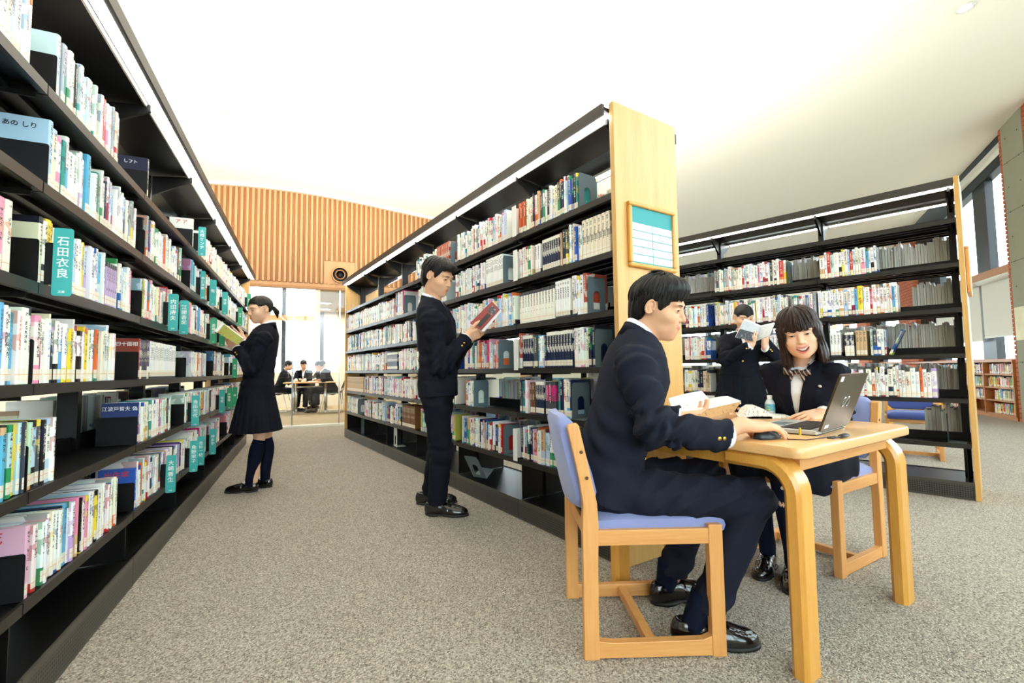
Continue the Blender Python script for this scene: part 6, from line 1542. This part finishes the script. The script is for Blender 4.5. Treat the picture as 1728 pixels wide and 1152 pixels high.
# ---------------------------------------------------------------- standing boy
def standing_boy():
    Y = 3.02; root = empty('person', (aty(745, 868, Y)[0], Y, 0), 'boy standing in the aisle reading a red book', 'person', 'students')
    J = {}; J['pelvis'] = aty(739, 652, Y)+A3(0, 0, .02); J['neck'] = aty(732, 508, Y+.02); fw = nrmz(A3(.93, -.10, 0)); R = A3(fw[1], -fw[0], 0); J['Rb'] = R; J['Rt'] = R
    J['shR'] = aty(731, 540, Y-.16); J['shL'] = aty(750, 542, Y+.18)
    wr = aty(786, 570, Y-.10); J['elR'], J['wrR'] = solve_arm(J['shR'], wr, .30, .25, (-.25, -.15, -1))
    wl = aty(790, 572, Y+.08); J['elL'], J['wrL'] = solve_arm(J['shL'], wl, .30, .25, (-.2, .3, -1))
    J['hipR'], J['hipL'] = J['pelvis']+R*.085+A3(0, 0, -.04), J['pelvis']-R*.085+A3(0, 0, -.04)
    aR, aL = atz(738, 868), atz(720, 850); J['anR'], J['anL'] = A3(aR[0]+.0, aR[1], .075), A3(aL[0]+.03, aL[1], .075)
    J['knR'], J['knL'] = (J['hipR']+J['anR'])/2+fw*.035, (J['hipL']+J['anL'])/2+fw*.02
    C = aty(739, 467, Y-.0); J['headC'] = C; yaw = math.radians(-22); B = frame_from((math.cos(yaw), math.sin(yaw), -.42)); B = rot_to(B, roll=math.radians(3)); sc = 1.02; J['bdirR'] = A3(.3, -1, -.3)
    T, fp = make_blazer(root, J, PROF_M, h=.0075, mat_='suit2', hem=-.17, seed=3.3, fold_=1.8, vt=.5)
    make_trousers(root, J, h=.008, mat_='suit2', seed=4., fold_=1.0, hemr=.062, knr=.072)
    make_shoe(root, aR-A3(.075, 0, 0), (1, -.12), .285); make_shoe(root, aL-A3(.07, 0, 0), (1, .1), .285)
    head = make_head(root, C, B, sc, 'skin_b', 'lips_b', smile=0, open_=0, female=False, neck_to=J['neck']-A3(0, 0, .03), gaze=(0, -.4), h=.0022, lid=.7)
    x, y, z = hframe(nrmz(A3(.85, .25, .35)), (.1, -.8, -.6)); hR = make_hand(J['wrR'], np.stack([-x, y, z], 1), curl=.5, thumb=(.6, .1), sc=1.02, wrist_to=J['wrR']-nrmz(J['wrR']-J['elR'])*.05, h=.0026)
    x, y, z = hframe(nrmz(A3(.85, -.1, .4)), (.2, .6, -.8)); hL = make_hand(J['wrL'], np.stack([x, y, z], 1), curl=.5, thumb=(.6, .1), sc=1.02, wrist_to=J['wrL']-nrmz(J['wrL']-J['elL'])*.05, h=.003)
    finish_body(root, [body_core(J), head, hR, hL], 'skin_b', 'lips_b')
    ex = lambda Q, d: smin(smin(d, ell(Q, (0, -.06, -.02), (.064, .05, .075)), .03), ell(Q, (0, .035, .082), (.066, .078, .04)), .03)
    hair_cap(root, C, B, sc, [0, .35, .6, .8, 1.0, 1.15, 1.3, 1.42, 1.85, 2.0, 2.3, 2.7, 3.15], [.060, .058, .052, .046, .012, -.012, -.012, .024, .024, -.03, -.07, -.092, -.095], 'hair_k', extra=ex, rag=.005, seed=1.5, h=.004)
    hair_locks(root, C, B, sc, [(30, -.9, .9, .25, 1.12, .3, .009, 0, .006), (24, 1.0, 2.6, .35, 1.5, .05, .009, 0, .001), (24, -2.6, -1.0, .35, 1.5, -.05, .009, 0, .001), (12, 2.1, 3.0, 1.0, 2.1, 0, .009, 0, 0), (12, -3.0, -2.1, 1.0, 2.1, 0, .009, 0, 0)], 'hair_k', seed=9)
    MB().tube([J['neck']+fw*.06+A3(0, 0, -.02), J['neck']+fw*.085+A3(0, 0, -.06), J['neck']+fw*.10+A3(0, 0, -.16)], [.012, .017, .022], 8, flat=.4).build('striped_tie', M['stripe'], root, True)
    return root, J
def pleated_skirt(root, J, zt, zb, r0, r1, ctr_t, ctr_b, fwd, n=22, mt='skirt'):
    R = nrmz(A3(fwd[1], -fwd[0], 0)); F = nrmz(A3(fwd[0], fwd[1], 0)); rings = []; m = n*6
    for k in range(9):
        u = k/8; c = np.array(ctr_t)*(1-u)+np.array(ctr_b)*u; z = zt+(zb-zt)*u; ring = []
        for j in range(m):
            a = 2*math.pi*j/m; ph = (j % 6)/6; saw = (ph if ph < .8 else (1-ph)*4)-.4; am = .016*u**.7; rr = 1+am*saw/.13
            ring.append(A3(c[0], c[1], z)+R*(r0[0]*(1-u)+r1[0]*u)*rr*math.cos(a)+F*(r0[1]*(1-u)+r1[1]*u)*rr*math.sin(a))
        rings.append(ring)
    return MB().loft(rings, cap=True).build('pleated_skirt', M[mt], root, True, sharp=40)
# ---------------------------------------------------------------- standing girl by the left stack
def standing_girl():
    g = atz(432, 826); Y = float(g[1]); root = empty('person', (g[0], Y, 0), 'girl with ponytail standing at the left stack reading', 'person', 'students'); J = {}
    fw = nrmz(A3(-.95, -.22, 0)); R = A3(fw[1], -fw[0], 0); J['Rb'] = R; J['Rt'] = nrmz(R+A3(.12, 0, 0))
    J['pelvis'] = aty(434, 662, Y); J['neck'] = aty(449, 551, Y)
    J['shL'] = aty(447, 571, Y-.15); J['shR'] = aty(440, 571, Y+.15)
    wl = aty(400, 588, Y-.13); J['elL'], J['wrL'] = solve_arm(J['shL'], wl, .265, .225, (.6, -.2, -1))
    wr = aty(411, 575, Y+.14); J['elR'], J['wrR'] = solve_arm(J['shR'], wr, .265, .225, (.4, .2, -1))
    J['hipR'], J['hipL'] = J['pelvis']+R*.08+A3(0, 0, -.04), J['pelvis']-R*.08+A3(0, 0, -.04)
    aL, aR = atz(428, 829), atz(446, 822); J['anL'], J['anR'] = A3(aL[0], aL[1], .07), A3(aR[0]+.0, aR[1], .07)
    J['knL'], J['knR'] = A3(aL[0]+.03, aL[1]+.02, .46), A3(aR[0]+.01, aR[1]-.01, .46)
    C = aty(439.5, 522, Y-.01); J['headC'] = C; yaw = math.pi+math.radians(54); B = frame_from((math.cos(yaw), math.sin(yaw), -.26)); sc = .96; J['bdirL'] = A3(0, -1, -.2)
    T, fp = make_blazer(root, J, PROF_F, h=.0085, mat_='suit2', hem=-.06, vt=.5, seed=5.2, armr=(.058, .049, .042), female=True)
    pleated_skirt(root, J, J['pelvis'][2]+.03, atz(434, 734, 0)[2]+(J['pelvis'][2]-.31), (.155, .12), (.235, .185), J['pelvis'], J['pelvis']+A3(.0, 0, 0), fw)
    for s, an, hl, td in (('L', J['anL'], aL-A3(-.03, 0, 0), (-1, -.12)), ('R', J['anR'], aR-A3(-.06, 0, 0), (-1, .05))):
        make_shoe(root, hl, td, .245); kn = J['kn'+s]; h_ = A3(hl[0], hl[1], 0)+nrmz(A3(*td, 0))*.055
        make_leg_tube(root, 'sock', [h_+A3(0, 0, .04), A3(h_[0], h_[1], .1), (A3(h_[0], h_[1], .09)+kn)/2+A3(.012, 0, .05), kn+A3(0, 0, -.055)], [.036, .038, .055, .05], 'sock')
        q = kn+A3(-.01, -.052, -.12); MB().tube([q, q+A3(0, -.006, 0)], .011, 6).build('sock_crest', M['crest'], root)
    head = make_head(root, C, B, sc, 'skin_g', 'lips_g', smile=0, female=True, neck_to=J['neck']-A3(0, 0, .03), gaze=(0, -.45), h=.0023, lid=.7)
    x, y, z = hframe(nrmz(A3(-.75, .1, .5)), (-.2, -1, -.5)); hL = make_hand(J['wrL'], np.stack([x, y, z], 1), curl=.4, thumb=(.6, .1), sc=.93, wrist_to=J['wrL']-nrmz(J['wrL']-J['elL'])*.05, h=.0028)
    x, y, z = hframe(nrmz(A3(-.75, -.1, .6)), (-.4, 1, -.3)); hR = make_hand(J['wrR'], np.stack([-x, y, z], 1), curl=.5, thumb=(.6, .1), sc=.93, wrist_to=J['wrR']-nrmz(J['wrR']-J['elR'])*.05, h=.003)
    finish_body(root, [body_core(J, True, h=.008, rl=(.075, .046, .026)), head, hL, hR], 'skin_g', 'lips_g')
    hair_cap(root, C, B, sc, [0, .5, .8, 1.0, 1.2, 1.4, 1.9, 2.2, 3.15], [.062, .056, .046, .028, .022, .026, .024, -.035, -.05], 'hair_kb', ctr=(0, -.014, .032), rad=(.0785, .100, .088), rag=.003, grooves=(60, .001), seed=2., h=.0032)
    hair_locks(root, C, B, sc, [(34, -.75, .75, .25, 1.40, .0, .0035, .006, -.001), (5, .95, 1.1, .9, 1.9, .05, .0022, .0, -.003), (5, -1.1, -.95, .9, 1.9, -.05, .0022, 0, -.003)], 'hair_kb', ctr=(0, -.014, .032), rad=(.0785, .100, .088), seed=4)
    tp = [C+B@(A3(0, -.098, .0)*sc), C+B@(A3(0, -.118, -.008)*sc), C+B@(A3(.0, -.134, -.045)*sc), C+B@(A3(0, -.128, -.10)*sc)]
    make_leg_tube(root, 'ponytail', tp, [.010, .018, .023, .004], 'hair_kb', n=14)
    p, Fv, R_ = fp(.93, 0., True); MB().tube([p-R_*.03+Fv*.004, p+Fv*.012, p+R_*.03+Fv*.004], [.012, .009, .012], 8).build('ribbon_tie', M['stripe'], root, True)
    return root, J
# ---------------------------------------------------------------- girl reading behind the table
def reading_girl():
    Y = 4.05; g = aty(1250, 800, Y); X = g[0]; root = empty('person', (X, Y, 0), 'girl behind the table holding a grey book up to her face', 'person', 'students'); J = {}
    fw = nrmz(A3(-.28, -.95, 0)); R = A3(fw[1], -fw[0], 0); J['Rb'] = R; J['Rt'] = R
    J['pelvis'] = A3(X+.03, Y, .88); J['neck'] = aty(1254, 562, Y)
    J['shR'] = J['neck']+R*.135+A3(0, 0, -.06); J['shL'] = J['neck']-R*.135+A3(0, 0, -.06)
    wr = aty(1265, 584, Y-.27); J['elR'], J['wrR'] = solve_arm(J['shR'], wr, .265, .225, (-.8, -.1, -.9))
    wl = aty(1292, 588, Y-.24); J['elL'], J['wrL'] = solve_arm(J['shL'], wl, .265, .225, (.8, -.1, -.9))
    for s, k in (('R', 1), ('L', -1)): J['hip'+s] = J['pelvis']+R*.08*k+A3(0, 0, -.04); J['an'+s] = A3(X, Y, .07)+R*.07*k; J['kn'+s] = A3(X, Y, .46)+R*.075*k+fw*.02
    C = aty(1255, 535, Y-.01); J['headC'] = C; B = frame_from(fw+A3(.2, 0, -.36)); sc = .95; J['bdirL'] = A3(-.1, -1, .1); J['bdirR'] = A3(-.1, -1, .1)
    T, fp = make_blazer(root, J, PROF_F, h=.009, mat_='suit2', hem=-.06, vt=.5, seed=6.2, armr=(.058, .049, .042), female=True)
    pleated_skirt(root, J, .90, .56, (.155, .12), (.235, .185), J['pelvis'], J['pelvis'], fw)
    for s in 'RL':
        an = J['an'+s]; hl = an-fw*.06; make_shoe(root, hl, fw[:2], .245, h=.007); make_leg_tube(root, 'sock', [A3(an[0], an[1], .04), an+A3(0, 0, .05), (an+J['kn'+s])/2, J['kn'+s]+A3(0, 0, -.05)], [.036, .038, .053, .05], 'sock', sub=4)
    head = make_head(root, C, B, sc, 'skin_g', 'lips_g', smile=0, female=True, neck_to=J['neck']-A3(0, 0, .03), gaze=(0, -.35), h=.0028, lid=.7)
    x, y, z = hframe(nrmz(A3(.15, -.25, .9)), (-.5, -.9, -.1)); hR = make_hand(J['wrR'], np.stack([-x, y, z], 1), curl=.75, thumb=(.6, .1), sc=.93, wrist_to=J['wrR']-nrmz(J['wrR']-J['elR'])*.05, h=.0032)
    x, y, z = hframe(nrmz(A3(-.15, -.25, .9)), (.5, -.9, -.1)); hL = make_hand(J['wrL'], np.stack([x, y, z], 1), curl=.75, thumb=(.6, .1), sc=.93, wrist_to=J['wrL']-nrmz(J['wrL']-J['elL'])*.05, h=.0032)
    finish_body(root, [body_core(J, True, rl=(.075, .052, .036)), head, hL, hR], 'skin_g', 'lips_g')
    hair_cap(root, C, B, sc, [0, .5, .8, 1.0, 1.2, 1.4, 1.9, 2.2, 3.15], [.014, .020, .036, .012, .010, .026, .024, -.035, -.05], 'hair_k', ctr=(0, -.012, .032), rad=(.0795, .104, .088), rag=.006, grooves=(60, .001), seed=2.5, h=.0042)
    return root, J
# ================================================================== books in hands and on the table
def slab(b, q, th, m=0, mback=None, curve=0., n=8):
    """four points (0-1 bottom edge, 3-2 top edge) made into a thin block, bulging by curve"""
    q = [np.array(p, float) for p in q]; nrm = nrmz(np.cross(q[1]-q[0], q[3]-q[0]))
    if nrm@(CAM-q[0]) < 0: nrm = -nrm
    rings = []
    for k in range(n+1):
        u = k/n; a = q[0]*(1-u)+q[1]*u+nrm*curve*math.sin(u*math.pi); c = q[3]*(1-u)+q[2]*u+nrm*curve*math.sin(u*math.pi)
        rings.append([a, c, c-nrm*th, a-nrm*th])
    b.loft(rings, m); return nrm
def printed(name, c, ink, sx=260., amount=.5):
    m, t, p = newmat(name); co = t.coord('Object'); n = t.noise(60, 3, co); n2 = t.noise(sx, 2, co)
    k = t.math('MULTIPLY', t.math('GREATER_THAN', n2, .55), t.math('GREATER_THAN', n, 1-amount))
    t.put(p.inputs['Base Color'], t.mix(t.math('MULTIPLY', k, .75), c, ink)); p.inputs['Roughness'].default_value = .6; return m
M['page_print'] = printed('printed_page', srgb(246, 245, 240), srgb(120, 120, 126), 420, .42)
M['page_art'] = printed('illustrated_page', srgb(244, 243, 238), srgb(70, 70, 76), 240, .5)
M['cover_red'] = printed('red_cover', srgb(132, 34, 34), srgb(30, 22, 22), 60, .55); M['cover_green'] = printed('green_picture_cover', srgb(146, 152, 62), srgb(176, 92, 60), 90, .5)
M['cover_grey'] = printed('grey_cover', srgb(196, 197, 199), srgb(120, 120, 124), 420, .4); M['cover_dark'] = printed('dark_cover', srgb(66, 66, 72), srgb(150, 150, 156), 60, .4)
# hardback in the seated boy's left hand
bk = empty('open_book', aty(1190, 692, 2.03), 'open hardback with brown cover in the seated boy\'s left hand', 'book')
b = MB(); slab(b, [aty(1140, 704, 1.95), aty(1212, 690, 2.06), aty(1184, 659, 2.24), aty(1128, 672, 2.16)], .012, 0, curve=.004); b.build('left_pages', M['page_white'], bk, True, sharp=40)
b = MB(); slab(b, [aty(1187, 708, 1.95), aty(1240, 693, 2.05), aty(1251, 677, 2.08), aty(1154, 699, 1.93)], .003); b.build('cover', printed('brown_cover', srgb(190, 142, 86), srgb(96, 66, 44), 90, .42), bk)
b = MB(); slab(b, [aty(1158, 698, 1.955), aty(1250, 676, 2.09), aty(1228, 668, 2.26), aty(1184, 677, 2.2)], .014, 0, curve=.006); b.build('right_pages', M['page_print'], bk, True, sharp=40)
# large illustrated magazine on the table
mg = empty('open_magazine', T(.2, .1), 'open illustrated magazine on the table, one page curling up', 'magazine')
mo = np.array([1.085, 2.20, .7008]); ma = nrmz(A3(.97, .0, 0)); mb_ = nrmz(A3(.30, .95, 0))
def sheet(prof, y0, y1, th):
    b = MB(); b.loft([[mo+ma*x+mb_*y0+A3(0, 0, z), mo+ma*x+mb_*y1+A3(0, 0, z), mo+ma*x+mb_*y1+A3(0, 0, max(0, z-th)), mo+ma*x+mb_*y0+A3(0, 0, max(0, z-th))] for x, z in prof]); return b
pr = [(0, .004), (.006, .022), (.02, .042), (.045, .056), (.075, .056), (.1, .046), (.125, .03), (.14, .014)]
sheet([(0, .006), (.05, .011), (.12, .010), (.2, .008), (.235, .006)], 0, .15, .01).build('lower_pages', M['page_print'], mg, True, sharp=40)
sheet(pr, .0, .15, .2).build('curled_page', M['page_art'], mg, True, sharp=40)
sheet([(-.03, .03), (-.02, .018), (-.008, .008), (.0, .004), (.004, .012)], 0, .15, .006).build('left_leaf', M['page_print'], mg, True, sharp=40)
# the standing boy's red book
Yb = 2.93
rb = empty('open_book', aty(815, 532, Yb), 'dark red book held open by the standing boy', 'book')
RC_ = [aty(793, 545, Yb), aty(812, 557, Yb-.04), aty(843, 522, Yb+.0), aty(830, 508, Yb+.05)]
b = MB(); rn = slab(b, RC_, .004); b.build('cover', mat('red_cover_plain', srgb(136, 38, 38), .4), rb)
bil = lambda u, v, k: (RC_[0]*(1-u)+RC_[1]*u)*(1-v)+(RC_[3]*(1-u)+RC_[2]*u)*v+rn*k
for nm, (u0, u1, v0, v1), k, mm_ in (('cover_panel', (.45, .82, .06, .62), .0006, mat('black_cover_panel', srgb(28, 24, 26), .4)), ('cover_label', (.3, .9, .66, .92), .0008, M['cover_dark'])):
    b = MB(); slab(b, [bil(u0, v0, k), bil(u1, v0, k), bil(u1, v1, k), bil(u0, v1, k)], .0005); b.build(nm, mm_, rb)
b = MB(); slab(b, [aty(812, 558, Yb-.03), aty(817, 559, Yb-.02), aty(847, 524, Yb+.02), aty(843, 522, Yb+.01)], .012); b.build('page_edge', M['page_white'], rb)
b = MB(); slab(b, [aty(795, 547, Yb+.012), aty(813, 559, Yb-.028), aty(844, 524, Yb+.012), aty(831, 510, Yb+.062)], .014); b.build('pages', M['page_white'], rb)
# the standing girl's picture book
Yg = 3.62
gb_ = empty('open_book', aty(390, 562, Yg), 'green picture-cover book held open by the girl with ponytail', 'book')
b = MB(); slab(b, [aty(367, 561, Yg), aty(401, 582, Yg-.02), aty(411, 572, Yg+.02), aty(378, 547, Yg+.04)], .003); b.build('cover', M['cover_green'], gb_)
b = MB(); slab(b, [aty(364, 558, Yg+.012), aty(401, 580, Yg-.008), aty(411, 570, Yg+.03), aty(376, 544, Yg+.05)], .016); b.build('pages', M['page_white'], gb_)
b = MB(); slab(b, [aty(356, 556, Yg+.10), aty(366, 561, Yg+.0), aty(378, 546, Yg+.04), aty(370, 540, Yg+.13)], .004); b.build('back_cover', M['page_white'], gb_)
# the reading girl's grey book
Yr = 3.74
rg = empty('open_book', aty(1275, 558, Yr), 'grey and black book held open in front of the reading girl', 'book')
b = MB(); slab(b, [aty(1241, 569, Yr-.05), aty(1274, 576, Yr+.02), aty(1283, 551, Yr+.05), aty(1256, 540, Yr-.02)], .004); b.build('cover', M['cover_grey'], rg)
b = MB(); slab(b, [aty(1241, 569.3, Yr-.052), aty(1274, 576.3, Yr+.018), aty(1278.5, 563, Yr+.033), aty(1249, 554.5, Yr-.037)], .001); b.build('cover_photo', M['cover_dark'], rg)
b = MB(); slab(b, [aty(1274, 576, Yr+.02), aty(1297, 566, Yr-.06), aty(1307, 546, Yr-.03), aty(1283, 551, Yr+.05)], .004); b.build('cover', M['cover_grey'], rg)
b = MB(); slab(b, [aty(1243, 568, Yr-.04), aty(1275, 574, Yr+.03), aty(1284, 549, Yr+.06), aty(1258, 538, Yr-.01)], .014); b.build('pages', M['page_white'], rg)
b = MB(); slab(b, [aty(1275, 574, Yr+.03), aty(1297, 564, Yr-.05), aty(1306, 544, Yr-.02), aty(1284, 549, Yr+.06)], .014); b.build('pages', M['page_white'], rg)

# small bottle by the girl
bt = A3(1.312, 2.372, .70); bo = empty('small_bottle', bt, 'small clear bottle with a coloured label in front of the smiling girl', 'bottle'); n_ = 18
c_ = lambda r, z: [bt+A3(r*math.cos(2*math.pi*q/n_), r*math.sin(2*math.pi*q/n_), z) for q in range(n_)]
MB().loft([c_(.02, .001), c_(.023, .006), c_(.023, .06), c_(.016, .075), c_(.011, .082)]).build('bottle_body', mat('bottle_plastic', srgb(214, 220, 220), .15), bo, True, sharp=50)
MB().loft([c_(.0235, .022), c_(.0237, .056)], cap=False).build('label_wrap', printed('bottle_label', srgb(90, 170, 200), srgb(210, 220, 70), 90, .55), bo, True)
MB().loft([c_(.012, .082), c_(.0125, .098), c_(.011, .1)]).build('bottle_cap', M['white'], bo, True, sharp=40)
# ================================================================== people and furniture in the glazed far room
M['far_shell'] = mat('far_chair_shell', srgb(44, 44, 48), .5)
def sled_chair(P, fw, label):
    ang = math.atan2(fw[1], fw[0]); root = empty('sled_chair', (P[0], P[1], 0), label, 'chair', 'sled chairs in the far room'); root.rotation_euler = (0, 0, ang)
    for s in (-1, 1):
        y = s*.22; MB().tube([(-.2, y, .44), (-.24, y, .012), (.26, y, .012), (.16, y, .44), (-.2, y, .44)], .011, 8).build('sled_leg', M['chrome'], root, True, org=(0, 0, 0))
    MB().tube([(-.22, -.22, .2), (-.22, .22, .2)], .009, 8).build('cross_bar', M['chrome'], root, True, org=(0, 0, 0))
    MB().loft([[(x, -.23, .44+z), (x, .23, .44+z), (x, .23, .465+z), (x, -.23, .465+z)] for x, z in ((-.21, .02), (-.1, .0), (.1, .0), (.2, .01), (.24, -.01))]).build('seat', M['far_shell'], root, org=(0, 0, 0))
    MB().loft([[(-.21-.12*u, -.22, .55+.3*u), (-.21-.12*u, .22, .55+.3*u), (-.235-.12*u, .22, .55+.3*u), (-.235-.12*u, -.22, .55+.3*u)] for u in (0, .5, 1)]).build('backrest', M['far_shell'], root, org=(0, 0, 0))
    for s in (-1, 1): MB().tube([(-.2, s*.2, .45), (-.235, s*.2, .56), (-.3, s*.2, .75)], .01, 6).build('back_post', M['chrome'], root, True, org=(0, 0, 0))
def far_person(P, fw, label, lean=.1, female=False, seed=0., hands=None, headdown=.25):
    fw = nrmz(A3(*fw, 0)); R = A3(fw[1], -fw[0], 0); root = empty('person', (P[0], P[1], 0), label, 'person', 'students in the far room'); J = {}; O = A3(P[0], P[1], 0)
    J['pelvis'] = O+A3(0, 0, .53); J['neck'] = O+fw*(.46*math.sin(lean)+.02)+A3(0, 0, .53+.47*math.cos(lean)); J['Rb'] = J['Rt'] = R
    up = nrmz(J['neck']-J['pelvis']); k = .145 if female else .165
    for s, q in (('R', 1), ('L', -1)):
        J['sh'+s] = J['neck']+R*k*q-up*.06; wr = O+fw*.48+R*.10*q+A3(0, 0, .76)
        if hands is not None: wr = np.array(hands)+R*.06*q
        J['el'+s], J['wr'+s] = solve_arm(J['sh'+s], wr, .27, .24, R*.4*q-A3(0, 0, 1.)); J['hip'+s] = O+R*.09*q+A3(0, 0, .5); J['kn'+s] = O+R*.11*q+fw*.43+A3(0, 0, .49); J['an'+s] = O+R*.10*q+fw*.40+A3(0, 0, .1)
    C = J['neck']+fw*(.05+.06*lean)+A3(0, 0, .13); J['headC'] = C; B = frame_from(fw+A3(0, 0, -headdown-lean*.3))
    make_blazer(root, J, PROF_F if female else PROF_M, h=.014, mat_='suit2', hem=-.05, seed=seed, female=female, armr=(.058, .05, .043), nb=1)
    make_trousers(root, J, h=.016, mat_='suit2', seed=seed)
    for s in 'RL': make_shoe(root, J['an'+s]-fw*.06, fw[:2], .26, h=.011, strap=False)
    head = make_head(root, C, B, .98, 'skin_g' if female else 'skin_b', 'lips_g', female=female, neck_to=J['neck']-A3(0, 0, .03), h=.0055)
    hs = [make_hand(J['wr'+s], np.stack([(x if s == 'L' else -x), y, z], 1), h=.006, wrist_to=J['wr'+s]-nrmz(J['wr'+s]-J['el'+s])*.05) for s in 'RL' for x, y, z in [hframe(fw+A3(0, 0, -.1), (0, 0, 1))]]
    finish_body(root, [body_core(J, h=.02), head]+hs, 'skin_g' if female else 'skin_b', 'lips_g')
    zv = [.03, .034, .046, .012, .010, .026, .024, -.05, -.075] if not female else [.018, .026, .04, -.03, -.05, -.05, -.06, -.08, -.09]
    hair_cap(root, C, B, .98, [0, .5, .8, 1.0, 1.2, 1.4, 1.9, 2.2, 3.15], zv, 'hair_k', h=.008, rag=.006, seed=seed); return root
FT = (aty(497, 699, 10.42)+aty(547, 697, 10.6))/2; ftx = nrmz(A3(.95, .33, 0)); fty = A3(-ftx[1], ftx[0], 0)
ft = empty('folding_table', (FT[0], FT[1], 0), 'light wood folding table on castors in the glazed far room', 'table'); FF = Frame((FT[0]+fty[0]*.28, FT[1]+fty[1]*.28, 0), ftx, fty)
MB(FF).box(-.55, .55, -.32, .32, .69, .715).build('table_top', M['tabletop'], ft, bevel=.006)
for s in (-1, 1):
    for e in (-1, 1):
        MB(FF).tube([(s*.33, e*.26, .07), (s*.33, e*.26, .69)], .022, 10).build('leg', M['chrome'], ft, True)
        cst = MB(FF).tube([(s*.33-.015, e*.26, .035), (s*.33+.015, e*.26, .035)], .034, 14).build('castor', M['white_steel'], ft)
    MB(FF).tube([(s*.33, -.26, .1), (s*.33, .26, .1)], .016, 8).build('foot_bar', M['chrome'], ft, True)
MB(FF).tube([(-.33, 0, .6), (.33, 0, .6)], .015, 8).build('cross_bar', M['chrome'], ft, True)
tag(MB(FF).box(-.05, .3, -.1, .12, .715, .73).build('open_notebook', M['page_white'], loc=FF.w(.1, 0, .715)), 'white open notebook on the folding table', 'notebook')
p1 = aty(513, 660, 11.55); far_person(p1, (.25, -.95), 'girl facing us at the folding table beyond the glass', .08, True, 1.)
p2 = aty(561, 660, 11.0); far_person(p2, (-.95, -.25), 'boy bending forward at the folding table beyond the glass', .45, False, 2., hands=FF.w(.25, .0, .77))
p3 = aty(549, 655, 12.3); far_person(p3, (-.3, -.9), 'student half hidden behind the bending boy beyond the glass', .15, False, 3.)
p4 = aty(470, 660, 11.2); far_person(p4, (.95, .2), 'dark-haired student beyond the glass, behind the ponytail girl', .3, True, 4.)
for p, f, l in ((p1, (.25, -.95), 'chrome sled chair under the girl at the folding table'), (p2, (-.95, -.25), 'chrome sled chair under the bending boy'), (p4, (.95, .2), 'dark chair with chrome legs under the dark-haired student')): sled_chair(p, f, l)
MS_ = MS
BOY, JB = seated_boy()
GIRL, JG = seated_girl()
BOY2, JB2 = standing_boy()
GIRL2, JG2 = standing_girl()
GIRL3, JG3 = reading_girl()
